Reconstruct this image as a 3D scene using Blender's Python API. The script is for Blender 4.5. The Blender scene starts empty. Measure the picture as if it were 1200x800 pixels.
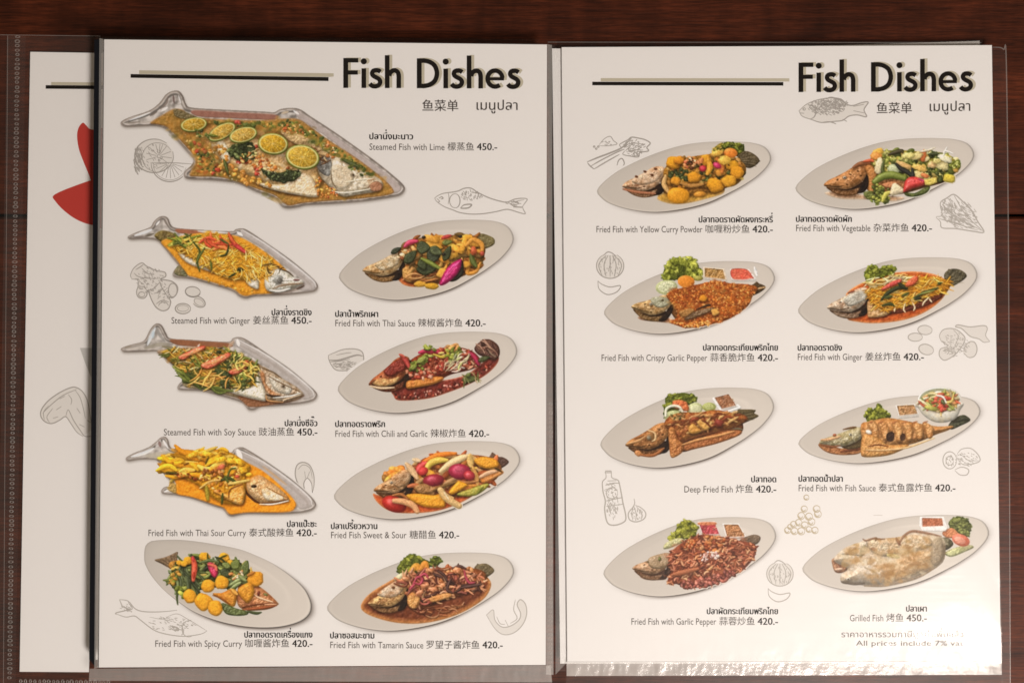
import bpy, math, random
import numpy as np
from mathutils import Vector

scene = bpy.context.scene
COL = scene.collection

# ---------------------------------------------------------------- camera, light, exposure
S = 0.4035e-3                 # metres per photo pixel on the table (an A4 page is 736 pixels tall)
D = 0.55                      # camera height above the table
def W(px, py, z=0.0):
    """photo measurement -> place on the level at height z"""
    k = (D - z) / D
    return ((px - 600) * S * k, (400 - py) * S * k, z)

cam = bpy.data.cameras.new('camera')
cam.sensor_width = 36.0
cam.lens = 18.0 / (600 * S / D)
cam.clip_start = 0.01; cam.clip_end = 50
cam_o = bpy.data.objects.new('camera', cam); COL.objects.link(cam_o)
cam_o.location = (0, 0, D)
scene.camera = cam_o

world = bpy.data.worlds.new('World'); scene.world = world
world.use_nodes = True
world.node_tree.nodes['Background'].inputs[0].default_value = (1.0, 0.78, 0.56, 1)
# a dim room: warm walls all round, darker straight above where the photographer leans over the table
wn, wl = world.node_tree.nodes, world.node_tree.links
tc = wn.new('ShaderNodeTexCoord'); sx = wn.new('ShaderNodeSeparateXYZ'); mr = wn.new('ShaderNodeMapRange')
wl.new(tc.outputs['Generated'], sx.inputs[0]); wl.new(sx.outputs['Z'], mr.inputs['Value'])
mr.interpolation_type = 'SMOOTHSTEP'
mr.inputs['From Min'].default_value = 0.60; mr.inputs['From Max'].default_value = 0.93
mr.inputs['To Min'].default_value = 0.28; mr.inputs['To Max'].default_value = 0.04
wl.new(mr.outputs[0], wn['Background'].inputs[1])

def area_lamp(name, loc, target, size, power, col):
    l = bpy.data.lights.new(name, 'AREA'); l.shape = 'DISK'; l.size = size; l.energy = power; l.color = col
    o = bpy.data.objects.new(name, l); COL.objects.link(o); o.location = loc
    o.rotation_euler = (Vector(target) - Vector(loc)).to_track_quat('-Z', 'Y').to_euler()
    return o
area_lamp('added_gradient_lamp', (0.38, -0.60, 0.85), (0.0, 0.0, 0), 0.30, 10.8, (1.0, 0.90, 0.825))  # unseen lamp, added to grade the brightness across the pages
area_lamp('ceiling_lamp', (1.02, -0.85, 2.0), (0.0, 0.0, 0), 0.40, 14.0, (1.0, 0.90, 0.82))

scene.view_settings.view_transform = 'Standard'
scene.view_settings.look = 'None'
scene.view_settings.exposure = 0.0
scene.view_settings.gamma = 1.0
scene.cycles.use_denoising = True
scene.cycles.transparent_max_bounces = 24
scene.cycles.max_bounces = 8
scene.cycles.filter_width = 1.6

# ---------------------------------------------------------------- helpers
def lin(c):
    c = np.asarray(c, float)
    return np.where(c <= 0.04045, c / 12.92, ((c + 0.055) / 1.055) ** 2.4)

def obj(name, me, mat, parent=None, label=None, smooth=False):
    o = bpy.data.objects.new(name, me); COL.objects.link(o)
    if mat is not None: me.materials.append(mat)
    if parent is not None: o.parent = parent
    if label: o['label'] = label
    if smooth: me.polygons.foreach_set('use_smooth', np.ones(len(me.polygons), bool))
    return o

def mesh(name, verts, faces):
    me = bpy.data.meshes.new(name); me.from_pydata([tuple(v) for v in verts], [], [tuple(f) for f in faces]); me.update()
    return me

def quad_mesh(name, V, F, colours=None):
    """quick mesh from numpy: V (n,3), F (m,4)"""
    me = bpy.data.meshes.new(name)
    V = np.ascontiguousarray(V, np.float32); F = np.ascontiguousarray(F, np.int32)
    k = F.shape[1]
    me.vertices.add(len(V)); me.vertices.foreach_set('co', V.ravel())
    me.loops.add(F.size); me.loops.foreach_set('vertex_index', F.ravel())
    me.polygons.add(len(F)); me.polygons.foreach_set('loop_start', np.arange(len(F), dtype=np.int32) * k)
    me.update(calc_edges=True)
    if colours is not None:
        a = me.color_attributes.new('Ink', 'FLOAT_COLOR', 'POINT')
        c = np.ones((len(V), 4), np.float32); c[:, :3] = colours
        a.data.foreach_set('color', c.ravel())
    return me

def thing(name, label, cat, loc=(0, 0, 0), group=None):
    o = bpy.data.objects.new(name, None); COL.objects.link(o); o.location = loc
    o.empty_display_size = 0.02
    o['label'] = label; o['category'] = cat
    if group: o['group'] = group
    return o

# ---------------------------------------------------------------- materials
def new_mat(name):
    m = bpy.data.materials.new(name); m.use_nodes = True
    return m, m.node_tree.nodes, m.node_tree.links, m.node_tree.nodes['Principled BSDF']

PAPER = 0.80
def mat_paper(name, col=(PAPER, PAPER, PAPER), rough=0.55):
    m, n, l, b = new_mat(name)
    b.inputs['Base Color'].default_value = (*col, 1); b.inputs['Roughness'].default_value = rough; b.inputs['Specular IOR Level'].default_value = 0.06
    return m
M_PAPER = mat_paper('menu_paper')
M_INK = mat_paper('black_ink', (0.007, 0.005, 0.004))
M_GREYINK = mat_paper('grey_ink', (0.055, 0.046, 0.040))
M_THIN = mat_paper('thin_grey_ink', (0.075, 0.064, 0.056))
M_PENCIL = mat_paper('pencil_grey', (0.36, 0.345, 0.325))
M_PENCIL2 = mat_paper('pencil_pale', (0.43, 0.415, 0.39))
M_WASH = mat_paper('pale_grey_wash', (0.71, 0.70, 0.68))
M_BEIGE = mat_paper('beige_ink', (0.50, 0.47, 0.37))
M_RED = mat_paper('red_ink', (0.46, 0.045, 0.035))
M_GREYPRINT = mat_paper('grey_print', (0.50, 0.50, 0.49))

M_PRINT, n, l, b = new_mat('printed_picture')
a = n.new('ShaderNodeAttribute'); a.attribute_name = 'Ink'
l.new(a.outputs['Color'], b.inputs['Base Color']); b.inputs['Roughness'].default_value = 0.55; b.inputs['Specular IOR Level'].default_value = 0.06

def mat_film(name, milk, rough, gloss=1.0, bump=0.0, bscale=400.0, tint=(0.95, 0.93, 0.90), rough2=0.38, mix2=0.5):
    """clear plastic: what lies below shows through, the surface mirrors the lamp, and a little milkiness"""
    m = bpy.data.materials.new(name); m.use_nodes = True
    n = m.node_tree.nodes; l = m.node_tree.links; n.clear()
    out = n.new('ShaderNodeOutputMaterial'); tr = n.new('ShaderNodeBsdfTransparent'); gl = n.new('ShaderNodeBsdfGlossy'); df = n.new('ShaderNodeBsdfDiffuse')
    gl.inputs['Roughness'].default_value = rough
    df.inputs['Color'].default_value = (*tint, 1)
    # reflectance of a thin sheet, the same from both of its sides (Schlick)
    lw = n.new('ShaderNodeLayerWeight'); lw.inputs['Blend'].default_value = 0.5
    pw = n.new('ShaderNodeMath'); pw.operation = 'POWER'; pw.inputs[1].default_value = 5.0; l.new(lw.outputs['Facing'], pw.inputs[0])
    mu = n.new('ShaderNodeMath'); mu.operation = 'MULTIPLY_ADD'; mu.inputs[1].default_value = 0.9 * gloss; mu.inputs[2].default_value = 0.05 * gloss; mu.use_clamp = True
    l.new(pw.outputs[0], mu.inputs[0])
    m1 = n.new('ShaderNodeMixShader'); m1.inputs[0].default_value = milk
    l.new(tr.outputs[0], m1.inputs[1]); l.new(df.outputs[0], m1.inputs[2])
    g2 = n.new('ShaderNodeBsdfGlossy'); g2.inputs['Roughness'].default_value = rough2
    mg = n.new('ShaderNodeMixShader'); mg.inputs[0].default_value = mix2; l.new(gl.outputs[0], mg.inputs[1]); l.new(g2.outputs[0], mg.inputs[2])
    m2 = n.new('ShaderNodeMixShader'); l.new(mu.outputs[0], m2.inputs[0]); l.new(m1.outputs[0], m2.inputs[1]); l.new(mg.outputs[0], m2.inputs[2])
    l.new(m2.outputs[0], out.inputs[0])
    if bump:
        tc = n.new('ShaderNodeTexCoord'); ns = n.new('ShaderNodeTexNoise'); ns.inputs['Scale'].default_value = bscale; ns.inputs['Detail'].default_value = 4
        bp = n.new('ShaderNodeBump'); bp.inputs['Strength'].default_value = bump; bp.inputs['Distance'].default_value = 0.0006
        l.new(tc.outputs['Object'], ns.inputs['Vector']); l.new(ns.outputs['Fac'], bp.inputs['Height'])
        l.new(bp.outputs['Normal'], gl.inputs['Normal'])
    return m
M_FILM = mat_film('clear_sleeve_film', 0.006, 0.15, 0.9, 0.03, 60, mix2=0.2)
M_FILM_R = mat_film('wrinkled_sleeve_film', 0.004, 0.125, 1.0, 0.02, 60, rough2=0.32, mix2=0.22)
M_MARGIN = mat_film('milky_sleeve_margin', 0.009, 0.30, 0.22, 0.10, 220)
M_SEAL = mat_film('crinkled_seal_film', 0.20, 0.16, 1.1, 0.25, 700)
M_SEAL_GLINT = mat_film('glint_whitened_seal', 0.36, 0.14, 1.2, 0.25, 700)  # seal film with extra milk, its glints painted as whiteness
M_WELD = mat_film('embossed_weld', 0.11, 0.35, 0.8)
M_EDGE = mat_film('film_cut_edge', 0.13, 0.25, 1.0)

def mat_wood():
    m, n, l, b = new_mat('dark_stained_wood')
    tc = n.new('ShaderNodeTexCoord')
    def tex(sx, sy, det, rough, dist=0.0, off=0.0):
        mp = n.new('ShaderNodeMapping'); mp.inputs['Scale'].default_value = (sx, sy, sy); mp.inputs['Location'].default_value = (off, off * .7, 0)
        l.new(tc.outputs['Object'], mp.inputs['Vector'])
        t = n.new('ShaderNodeTexNoise'); t.inputs['Scale'].default_value = 1.0; t.inputs['Detail'].default_value = det; t.inputs['Roughness'].default_value = rough; t.inputs['Distortion'].default_value = dist
        l.new(mp.outputs[0], t.inputs['Vector']); return t
    grain = tex(34, 620, 6, .65, .4); broad = tex(9, 28, 4, .6, .8, 3.1); pores = tex(120, 1500, 3, .6, 0, 8.0); across = tex(60, 10, 4, .6, .3, 5.0)
    def rng(t, a, b2, c, d):
        r = n.new('ShaderNodeMapRange'); r.inputs['From Min'].default_value = a; r.inputs['From Max'].default_value = b2; r.inputs['To Min'].default_value = c; r.inputs['To Max'].default_value = d
        l.new(t.outputs['Fac'], r.inputs['Value']); return r
    def mul(p, q):
        k = n.new('ShaderNodeMath'); k.operation = 'MULTIPLY'; l.new(p.outputs[0], k.inputs[0]); l.new(q.outputs[0], k.inputs[1]); return k
    v = mul(mul(rng(grain, .32, .68, .45, 1.35), rng(broad, .32, .68, .45, 1.45)), mul(rng(pores, .35, .6, .55, 1.1), rng(across, .35, .65, .72, 1.2)))
    mx = n.new('ShaderNodeMix'); mx.data_type = 'RGBA'; mx.clamp_factor = False
    mx.inputs['A'].default_value = (0.006, 0.0022, 0.0012, 1); mx.inputs['B'].default_value = (0.069, 0.0158, 0.0060, 1)
    l.new(v.outputs[0], mx.inputs['Factor']); l.new(mx.outputs['Result'], b.inputs['Base Color'])
    b.inputs['Roughness'].default_value = 0.5; b.inputs['Specular IOR Level'].default_value = 0.16
    bp = n.new('ShaderNodeBump'); bp.inputs['Strength'].default_value = .35; bp.inputs['Distance'].default_value = .0004
    l.new(grain.outputs['Fac'], bp.inputs['Height']); l.new(bp.outputs[0], b.inputs['Normal'])
    return m
M_WOOD = mat_wood()
M_GAP_SHADE = mat_paper('painted_gap_shade', (0.010, 0.011, 0.014), 0.3)  # near-black colour standing for shade left of the page stack
M_GAP = mat_paper('dark_gap', (0.004, 0.002, 0.0015), .8)

# ---------------------------------------------------------------- the table
def slab(V, F, x0, x1, y0, y1, z0, z1):
    i = len(V)
    e = 0.0012
    V += [(x0, y0, z0), (x1, y0, z0), (x1, y1, z0), (x0, y1, z0), (x0, y0, z1 - e), (x1, y0, z1 - e), (x1, y1, z1 - e), (x0, y1, z1 - e),
          (x0, y0 + e, z1), (x1, y0 + e, z1), (x1, y1 - e, z1), (x0, y1 - e, z1)]
    F += [(i, i + 3, i + 2, i + 1), (i, i + 1, i + 5, i + 4), (i + 1, i + 2, i + 6, i + 5), (i + 2, i + 3, i + 7, i + 6), (i + 3, i, i + 4, i + 7),
          (i + 4, i + 5, i + 9, i + 8), (i + 6, i + 7, i + 11, i + 10), (i + 5, i + 6, i + 10, i + 9), (i + 7, i + 4, i + 8, i + 11), (i + 8, i + 9, i + 10, i + 11)]
V, F = [], []
ye = [(400 - p) * S for p in (1372, 812, 252, -308, -868)]       # plank seams: one shows at both edges of the photo
for k in range(4):
    slab(V, F, -0.62, 0.62, ye[k] + .0007, ye[k + 1] - .0007, -0.03, 0.0)
table = obj('tabletop', mesh('tabletop', V, F), M_WOOD); table['kind'] = 'structure'
under = obj('tabletop_underside', mesh('tabletop_underside', [(-.6, ye[0] + .01, -.012), (.6, ye[0] + .01, -.012), (.6, ye[4] - .01, -.012), (-.6, ye[4] - .01, -.012)], [(0, 1, 2, 3)]), M_GAP, table)
# ---------------------------------------------------------------- printed food pictures: a small numpy painter
# Everything below is only ink on the menu's paper: it works out the printed colour of each picture in numpy and
# turns it into flat printed meshes, one per depicted thing (plate, fish, sauce, vegetables ...).
# Coordinates of a dish are its own sheet of 5 units per photo pixel.
NZ = {}
def _mknoise():
    r = np.random.RandomState(5)
    for s in (2, 4, 8, 16, 32):
        g = r.rand(512 // s, 512 // s)
        n = 512
        idx = np.arange(n) / s
        i0 = np.floor(idx).astype(int); f = idx - i0; f = f * f * (3 - 2 * f)
        m = 512 // s
        a = g[np.ix_(i0 % m, i0 % m)]; b = g[np.ix_(i0 % m, (i0 + 1) % m)]
        c = g[np.ix_((i0 + 1) % m, i0 % m)]; d = g[np.ix_((i0 + 1) % m, (i0 + 1) % m)]
        fx = f[None, :]; fy = f[:, None]
        NZ[s] = (a * (1 - fx) + b * fx) * (1 - fy) + (c * (1 - fx) + d * fx) * fy - 0.5
_mknoise()

def hx(h):
    if isinstance(h, str):
        return np.array([int(h[i:i + 2], 16) / 255 for i in (0, 2, 4)])
    return np.array(h, float)

def catmull(pts, n=8, closed=True):
    P = np.array(pts, float)
    if closed:
        A = np.roll(P, 1, 0); B = P; C = np.roll(P, -1, 0); D = np.roll(P, -2, 0)
    else:
        Q = np.vstack([2 * P[0] - P[1], P, 2 * P[-1] - P[-2]])
        A = Q[:-3]; B = Q[1:-2]; C = Q[2:-1]; D = Q[3:]
    t = (np.arange(n) / n)[None, :, None]
    A, B, C, D = [q[:, None, :] for q in (A, B, C, D)]
    R = 0.5 * (2 * B + (C - A) * t + (2 * A - 5 * B + 4 * C - D) * t ** 2 + (3 * B - A - 3 * C + D) * t ** 3)
    R = R.reshape(-1, 2)
    if not closed:
        R = np.vstack([R, P[-1]])
    return R

def inside(X, Y, P):
    r = np.zeros(X.shape, bool)
    x0, y0 = P[-1]
    for x1, y1 in P:
        if y0 != y1:
            c = ((Y >= y0) != (Y >= y1)) & (X < (x1 - x0) * (Y - y0) / (y1 - y0) + x0)
            r ^= c
        x0, y0 = x1, y1
    return r

def segdist(X, Y, P, closed=True):
    d = np.full(X.shape, 1e9)
    n = len(P)
    for i in range(n if closed else n - 1):
        ax, ay = P[i]; bx, by = P[(i + 1) % n]
        ux, uy = bx - ax, by - ay
        L = ux * ux + uy * uy + 1e-9
        t = np.clip(((X - ax) * ux + (Y - ay) * uy) / L, 0, 1)
        q = (X - ax - t * ux) ** 2 + (Y - ay - t * uy) ** 2
        np.minimum(d, q, out=d)
    return np.sqrt(d)

def blur(a, s):
    if s <= 0: return a
    k = int(max(1, round(s * 2.5)))
    w = np.exp(-0.5 * (np.arange(-k, k + 1) / s) ** 2); w /= w.sum()
    for ax in (0, 1):
        pad = [(0, 0)] * a.ndim; pad[ax] = (k, k)
        p = np.pad(a, pad, mode='edge')
        o = np.zeros_like(a)
        for i, wi in enumerate(w):
            sl = [slice(None)] * a.ndim; sl[ax] = slice(i, i + a.shape[ax])
            o += wi * p[tuple(sl)]
        a = o
    return a

LD = np.array([-0.35, -0.62, 0.70]); LD /= np.linalg.norm(LD)
HV = LD + np.array([0, 0.25, 1.0]); HV /= np.linalg.norm(HV)
Q = 0.8                                   # painter samples per sheet unit (four per photo pixel)

class Paint:
    def __init__(s, x0, y0, x1, y1, seed=1):
        s.x0, s.y0 = x0, y0
        s.W = int((x1 - x0) * Q) // 2 * 2; s.H = int((y1 - y0) * Q) // 2 * 2
        s.img = np.ones((s.H, s.W, 3)); s.ids = np.zeros((s.H, s.W), np.uint8)
        s.r = np.random.RandomState(seed)
        ys, xs = np.mgrid[0:s.H, 0:s.W]
        s.X = xs / Q + x0; s.Y = ys / Q + y0
        s.names = {}
    def pid(s, name):
        if name is None: return 0
        return s.names.setdefault(name, len(s.names) + 1)
    def win(s, xa, ya, xb, yb):
        i0 = max(0, int((xa - s.x0) * Q) - 1); i1 = min(s.W, int((xb - s.x0) * Q) + 2)
        j0 = max(0, int((ya - s.y0) * Q) - 1); j1 = min(s.H, int((yb - s.y0) * Q) + 2)
        if i1 <= i0 or j1 <= j0: return None
        return slice(j0, j1), slice(i0, i1)
    def noise(s, shape, sc):
        oy, ox = s.r.randint(0, 512, 2)
        return NZ[sc][np.ix_((np.arange(shape[0]) + oy) % 512, (np.arange(shape[1]) + ox) % 512)]
    def lay(s, w, m, c, name):
        s.img[w] = s.img[w] * (1 - m[..., None]) + c * m[..., None]
        if name is not None:
            s.ids[w][m > 0.5] = s.pid(name)
    def shadow(s, x, y, rx, ry, a, k, tint=(0.25, 0.13, 0.06)):
        R = max(rx, ry) * 1.5
        w = s.win(x - R, y - R, x + R, y + R)
        if w is None: return
        X = s.X[w] - x; Y = s.Y[w] - y; ca, sa = math.cos(a), math.sin(a)
        d = np.sqrt(((X * ca + Y * sa) / rx) ** 2 + ((-X * sa + Y * ca) / ry) ** 2)
        m = np.clip(1.45 - d, 0, 1) ** 1.2 * k
        m = m * (s.ids[w] > 0)
        s.img[w] = s.img[w] * (1 - m[..., None] * (1 - np.array(tint)))
    def blob(s, x, y, rx, ry, deg, col, name, h=0.8, spec=0.25, tex=0.10, p=2.0, sh=0.45, amb=0.56, bump=0.0, jit=0.0):
        a = math.radians(deg); col = hx(col)
        if jit: col = np.clip(col * (1 + s.r.randn(3) * jit * 0.18 + s.r.randn() * jit), 0, 1)
        if sh > 0: s.shadow(x + 0.15 * min(rx, ry), y + 0.4 * min(rx, ry), rx * 1.05, ry * 1.05, a, sh)
        R = max(rx, ry) * 1.1
        w = s.win(x - R, y - R, x + R, y + R)
        if w is None: return
        X = s.X[w] - x; Y = s.Y[w] - y; ca, sa = math.cos(a), math.sin(a)
        u = (X * ca + Y * sa) / rx; v = (-X * sa + Y * ca) / ry
        if bump:
            u = u + s.noise(u.shape, 8) * bump; v = v + s.noise(u.shape, 8) * bump
        d = (np.abs(u) ** p + np.abs(v) ** p) ** (1 / p)
        m = np.clip((1 - d) * min(rx, ry) * Q * 0.8 + 0.5, 0, 1)
        dd = np.clip(d, 0, 1)
        prof = dd ** (p if p > 2 else 1.6)
        nx = u / (dd + 1e-6) * prof * h; ny = v / (dd + 1e-6) * prof * h
        gx = nx * ca - ny * sa; gy = nx * sa + ny * ca
        if tex:
            gx = gx + s.noise(u.shape, 4) * tex * 2.5; gy = gy + s.noise(u.shape, 4) * tex * 2.5
        nz = np.sqrt(np.clip(1 - gx * gx - gy * gy, 0.05, 1))
        dif = np.clip(gx * LD[0] + gy * LD[1] + nz * LD[2], 0, 1)
        sp = np.clip(gx * HV[0] + gy * HV[1] + nz * HV[2], 0, 1) ** 26 * spec * .6
        c = col[None, None] * (amb + .05 + 0.53 * dif)[..., None] * (1 + s.noise(u.shape, 4) * tex * 1.5)[..., None] + sp[..., None]
        s.lay(w, m, np.clip(c, 0, 1), name)
    def stroke(s, pts, wd, col, name, taper=0.5, spec=0.2, tex=0.12, sh=0.4, smooth=True, alpha=1.0, flat=0.0, jit=0.0):
        col = hx(col)
        if jit: col = np.clip(col * (1 + s.r.randn(3) * jit * 0.18 + s.r.randn() * jit), 0, 1)
        P = catmull(pts, 6, False) if smooth and len(pts) > 2 else np.array(pts, float)
        lo = P.min(0) - wd * 2; hi = P.max(0) + wd * 2
        w = s.win(lo[0], lo[1], hi[0], hi[1])
        if w is None: return
        X, Y = s.X[w], s.Y[w]
        best = np.full(X.shape, 1e9); sd = np.zeros(X.shape); T = np.zeros(X.shape); N = np.zeros(X.shape + (2,))
        n = len(P) - 1
        for i in range(n):
            ax, ay = P[i]; bx, by = P[i + 1]
            ux, uy = bx - ax, by - ay; L2 = ux * ux + uy * uy + 1e-9; L = math.sqrt(L2)
            t = np.clip(((X - ax) * ux + (Y - ay) * uy) / L2, 0, 1)
            qx = X - ax - t * ux; qy = Y - ay - t * uy
            q = qx * qx + qy * qy
            k = q < best
            best = np.where(k, q, best); T = np.where(k, (i + t) / n, T)
            N[..., 0] = np.where(k, qx, N[..., 0]); N[..., 1] = np.where(k, qy, N[..., 1])
        d = np.sqrt(best)
        ww = wd * (1 - taper * np.abs(2 * T - 1) ** 2.2)
        if sh > 0:
            km = np.clip(1.25 - np.sqrt((X * 0 + 1) * 0 + ((N[..., 0] - 0.15 * wd) ** 2 + (N[..., 1] - 0.5 * wd) ** 2)) / (ww * 1.6), 0, 1) * sh * (s.ids[w] > 0)
            s.img[w] = s.img[w] * (1 - km[..., None] * np.array([0.75, 0.87, 0.94]))
        m = np.clip((ww - d) * Q + 0.5, 0, 1) * alpha
        f = np.clip(d / (ww + 1e-6), 0, 1) ** 1.4 * 0.85 * (1 - flat)
        gx = N[..., 0] / (d + 1e-6) * f; gy = N[..., 1] / (d + 1e-6) * f
        nz = np.sqrt(np.clip(1 - gx * gx - gy * gy, 0.05, 1))
        dif = np.clip(gx * LD[0] + gy * LD[1] + nz * LD[2], 0, 1)
        sp = np.clip(gx * HV[0] + gy * HV[1] + nz * HV[2], 0, 1) ** 22 * spec * .6
        c = col[None, None] * (0.62 + 0.52 * dif)[..., None] * (1 + s.noise(X.shape, 4) * tex * 2)[..., None] + sp[..., None]
        s.lay(w, m, np.clip(c, 0, 1), name)
    def poly(s, pts, col, name, bulge=14, h=1.0, bump=0.5, bsc=8, tex=0.15, spec=0.2, sh=0.5, soft=1.0, col2=None, vary=0.5, smooth=True, n=6, amb=0.56, edge=None, wob=0.0, alpha=1.0, shd=(3, 9)):
        P = catmull(pts, n) if smooth else np.array(pts, float)
        lo = P.min(0) - 25; hi = P.max(0) + 30
        w = s.win(lo[0], lo[1], hi[0], hi[1])
        if w is None: return
        X, Y = s.X[w], s.Y[w]
        if wob:
            X = X + s.noise(X.shape, 8) * wob; Y = Y + s.noise(X.shape, 8) * wob
        ins = inside(X, Y, P); d = segdist(X, Y, P); sd = np.where(ins, d, -d)
        if sh > 0:
            dx, dy = int(shd[0] * Q), int(shd[1] * Q)
            k = np.clip((sd + 9) / 16, 0, 1)
            k = np.roll(np.roll(k, dy, 0), dx, 1) * sh * (s.ids[w] > 0)
            s.img[w] = s.img[w] * (1 - k[..., None] * np.array([0.75, 0.87, 0.94]))
        m = np.clip(sd * Q / soft + 0.5, 0, 1) * alpha
        t = np.clip(sd / bulge, 0, 1)
        hgt = np.sqrt(np.clip(1 - (1 - t) ** 2, 0, 1)) * bulge * h * Q
        b = (s.noise(X.shape, bsc) + 0.6 * s.noise(X.shape, max(2, bsc // 2)) + 0.15 * s.noise(X.shape, 2)) * bump * bsc * 0.42
        gy, gx = np.gradient(hgt + b)
        inv = 1 / np.sqrt(1 + gx * gx + gy * gy)
        dif = np.clip((-gx * LD[0] - gy * LD[1] + LD[2]) * inv, 0, 1)
        sp = np.clip((-gx * HV[0] - gy * HV[1] + HV[2]) * inv, 0, 1) ** 24 * spec * .65
        c = hx(col)[None, None] * np.ones(X.shape + (1,))
        if col2 is not None:
            k = np.clip((s.noise(X.shape, 16) + 0.7 * s.noise(X.shape, 8)) * 2.2 * vary + vary * 0.6, 0, 1)[..., None]
            c = c * (1 - k) + hx(col2) * k
        if edge is not None:
            k = np.clip(1 - sd / (edge[1]), 0, 1)[..., None] * edge[2]
            c = c * (1 - k) + hx(edge[0]) * k
        c = c * (amb + .05 + 0.53 * dif)[..., None] * (1 + s.noise(X.shape, 4) * tex * 1.6 + s.noise(X.shape, 2) * tex)[..., None] + sp[..., None]
        s.lay(w, m, np.clip(c, 0, 1), name)
    def cloud(s, pts, n, cols, name=None, size=(8, 20), alpha=.5, asp=2.0, ang=(-40, 40)):
        # soft see-through patches that break up a surface
        P = catmull(pts, 4)
        for _ in range(n):
            q = s.pick(P); r = s.r.uniform(*size); a = math.radians(s.r.uniform(*ang)); R = r * asp
            w = s.win(q[0] - R, q[1] - R, q[0] + R, q[1] + R)
            if w is None: continue
            X = s.X[w] - q[0]; Y = s.Y[w] - q[1]; ca, sa = math.cos(a), math.sin(a)
            nn = s.noise(X.shape, 16) * .9 + s.noise(X.shape, 8) * .6
            d = np.hypot((X * ca + Y * sa) / (r * asp ** .5), (-X * sa + Y * ca) / (r / asp ** .5)) + nn
            m = np.clip((1 - d) * 1.6, 0, 1) * alpha * (s.ids[w] > 0)
            c = hx(cols[s.r.randint(len(cols))])
            s.img[w] = s.img[w] * (1 - m[..., None]) + c * m[..., None]
            if name: s.ids[w][m > .5] = s.pid(name)
    def pick(s, P):
        P = np.array(P, float); lo, hi = P.min(0), P.max(0)
        for _ in range(200):
            q = lo + s.r.rand(2) * (hi - lo)
            if inside(np.array([q[0]]), np.array([q[1]]), P)[0]: return q
        return P.mean(0)
    def grains(s, pts, n, cols, name, size=(4, 7), asp=1.6, **kw):
        P = catmull(pts, 4)
        L = sorted([s.pick(P) for _ in range(n)], key=lambda q: q[1])
        for q in L:
            r = s.r.uniform(*size)
            s.blob(q[0], q[1], r * asp ** 0.5, r / asp ** 0.5, s.r.uniform(-80, 80), cols[s.r.randint(len(cols))], name, **dict(dict(sh=0.35, tex=0.05, jit=0.12, spec=0.25), **kw))
    def shreds(s, pts, n, cols, name, ln=(30, 60), wd=(2.5, 4), ang=(-60, 60), bend=0.5, **kw):
        P = catmull(pts, 4)
        L = sorted([s.pick(P) for _ in range(n)], key=lambda q: q[1] + s.r.randn() * 20)
        for q in L:
            a = math.radians(s.r.uniform(*ang)); l = s.r.uniform(*ln) / 2
            u = np.array([math.cos(a), math.sin(a)]); v = np.array([-u[1], u[0]]) * l * s.r.uniform(-bend, bend)
            s.stroke([q - u * l + v, q - u * l * 0.3 - v * 0.2, q + u * l * 0.4 - v * 0.4, q + u * l + v * s.r.uniform(-1, 1)], s.r.uniform(*wd),
                     cols[s.r.randint(len(cols))], name, **dict(dict(sh=0.4, jit=0.1), **kw))
    def leaf(s, a, b, wd, col, name, vein=True, **kw):
        a = np.array(a, float); b = np.array(b, float); u = b - a; v = np.array([-u[1], u[0]]) / (np.linalg.norm(u) + 1e-6) * wd
        s.poly([a, a + u * .3 + v, a + u * .7 + v * .8, b, a + u * .7 - v * .8, a + u * .3 - v], col, name, **dict(dict(bulge=8, bump=.4, bsc=4, sh=.5, spec=.35), **kw))
        if vein: s.stroke([a + u * .05, a + u * .95], 1.2, hx(col) * .5 + np.array([.30, .36, .2]) * .7, name, sh=0, alpha=.6)
    def lettuce(s, pts, name, dark='566a20', light='b4ba44', n=26, size=(14, 26)):
        s.poly(pts, dark, name, bulge=20, bump=1.0, bsc=8, col2='2c4810', wob=10, sh=.3)
        P = catmull(pts, 4); c = P.mean(0)
        for _ in range(n):
            q = s.pick(P); r = s.r.uniform(*size)
            k = s.r.rand()
            col = hx(dark) * (1 - k) + hx(light) * k
            s.blob(q[0], q[1], r, r * s.r.uniform(.35, .7), s.r.uniform(-70, 70), col, name, bump=.8, tex=.3, sh=.5, spec=.2, h=.9)
    def chunk(s, x, y, r, col, name, k=5, asp=0.85, rot=None, smooth=False, **kw):
        rot = s.r.uniform(0, 6.28) if rot is None else rot
        A = [rot + 2 * math.pi * i / k + s.r.uniform(-.25, .25) for i in range(k)]
        pts = []
        for t in A:
            rr = r * s.r.uniform(.9, 1.1)
            pts += [(x + rr * math.cos(t - .22), y + asp * rr * math.sin(t - .22)), (x + rr * math.cos(t + .22), y + asp * rr * math.sin(t + .22))]
        s.poly(pts, col, name, n=3, smooth=smooth, **dict(dict(bulge=r * .42, h=.75, bump=.3, bsc=8, tex=.10, spec=.12, sh=.6, vary=.6), **kw))
        P = np.array(pts); c = P.mean(0)
        s.poly(c + (P - c) * .62 + np.array([-.10, -.22]) * r, np.clip(hx(col) * 1.14, 0, 1), name, bulge=r * .3, h=.2, bump=.2, sh=0, soft=3, alpha=.6, smooth=smooth, spec=0)
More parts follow.
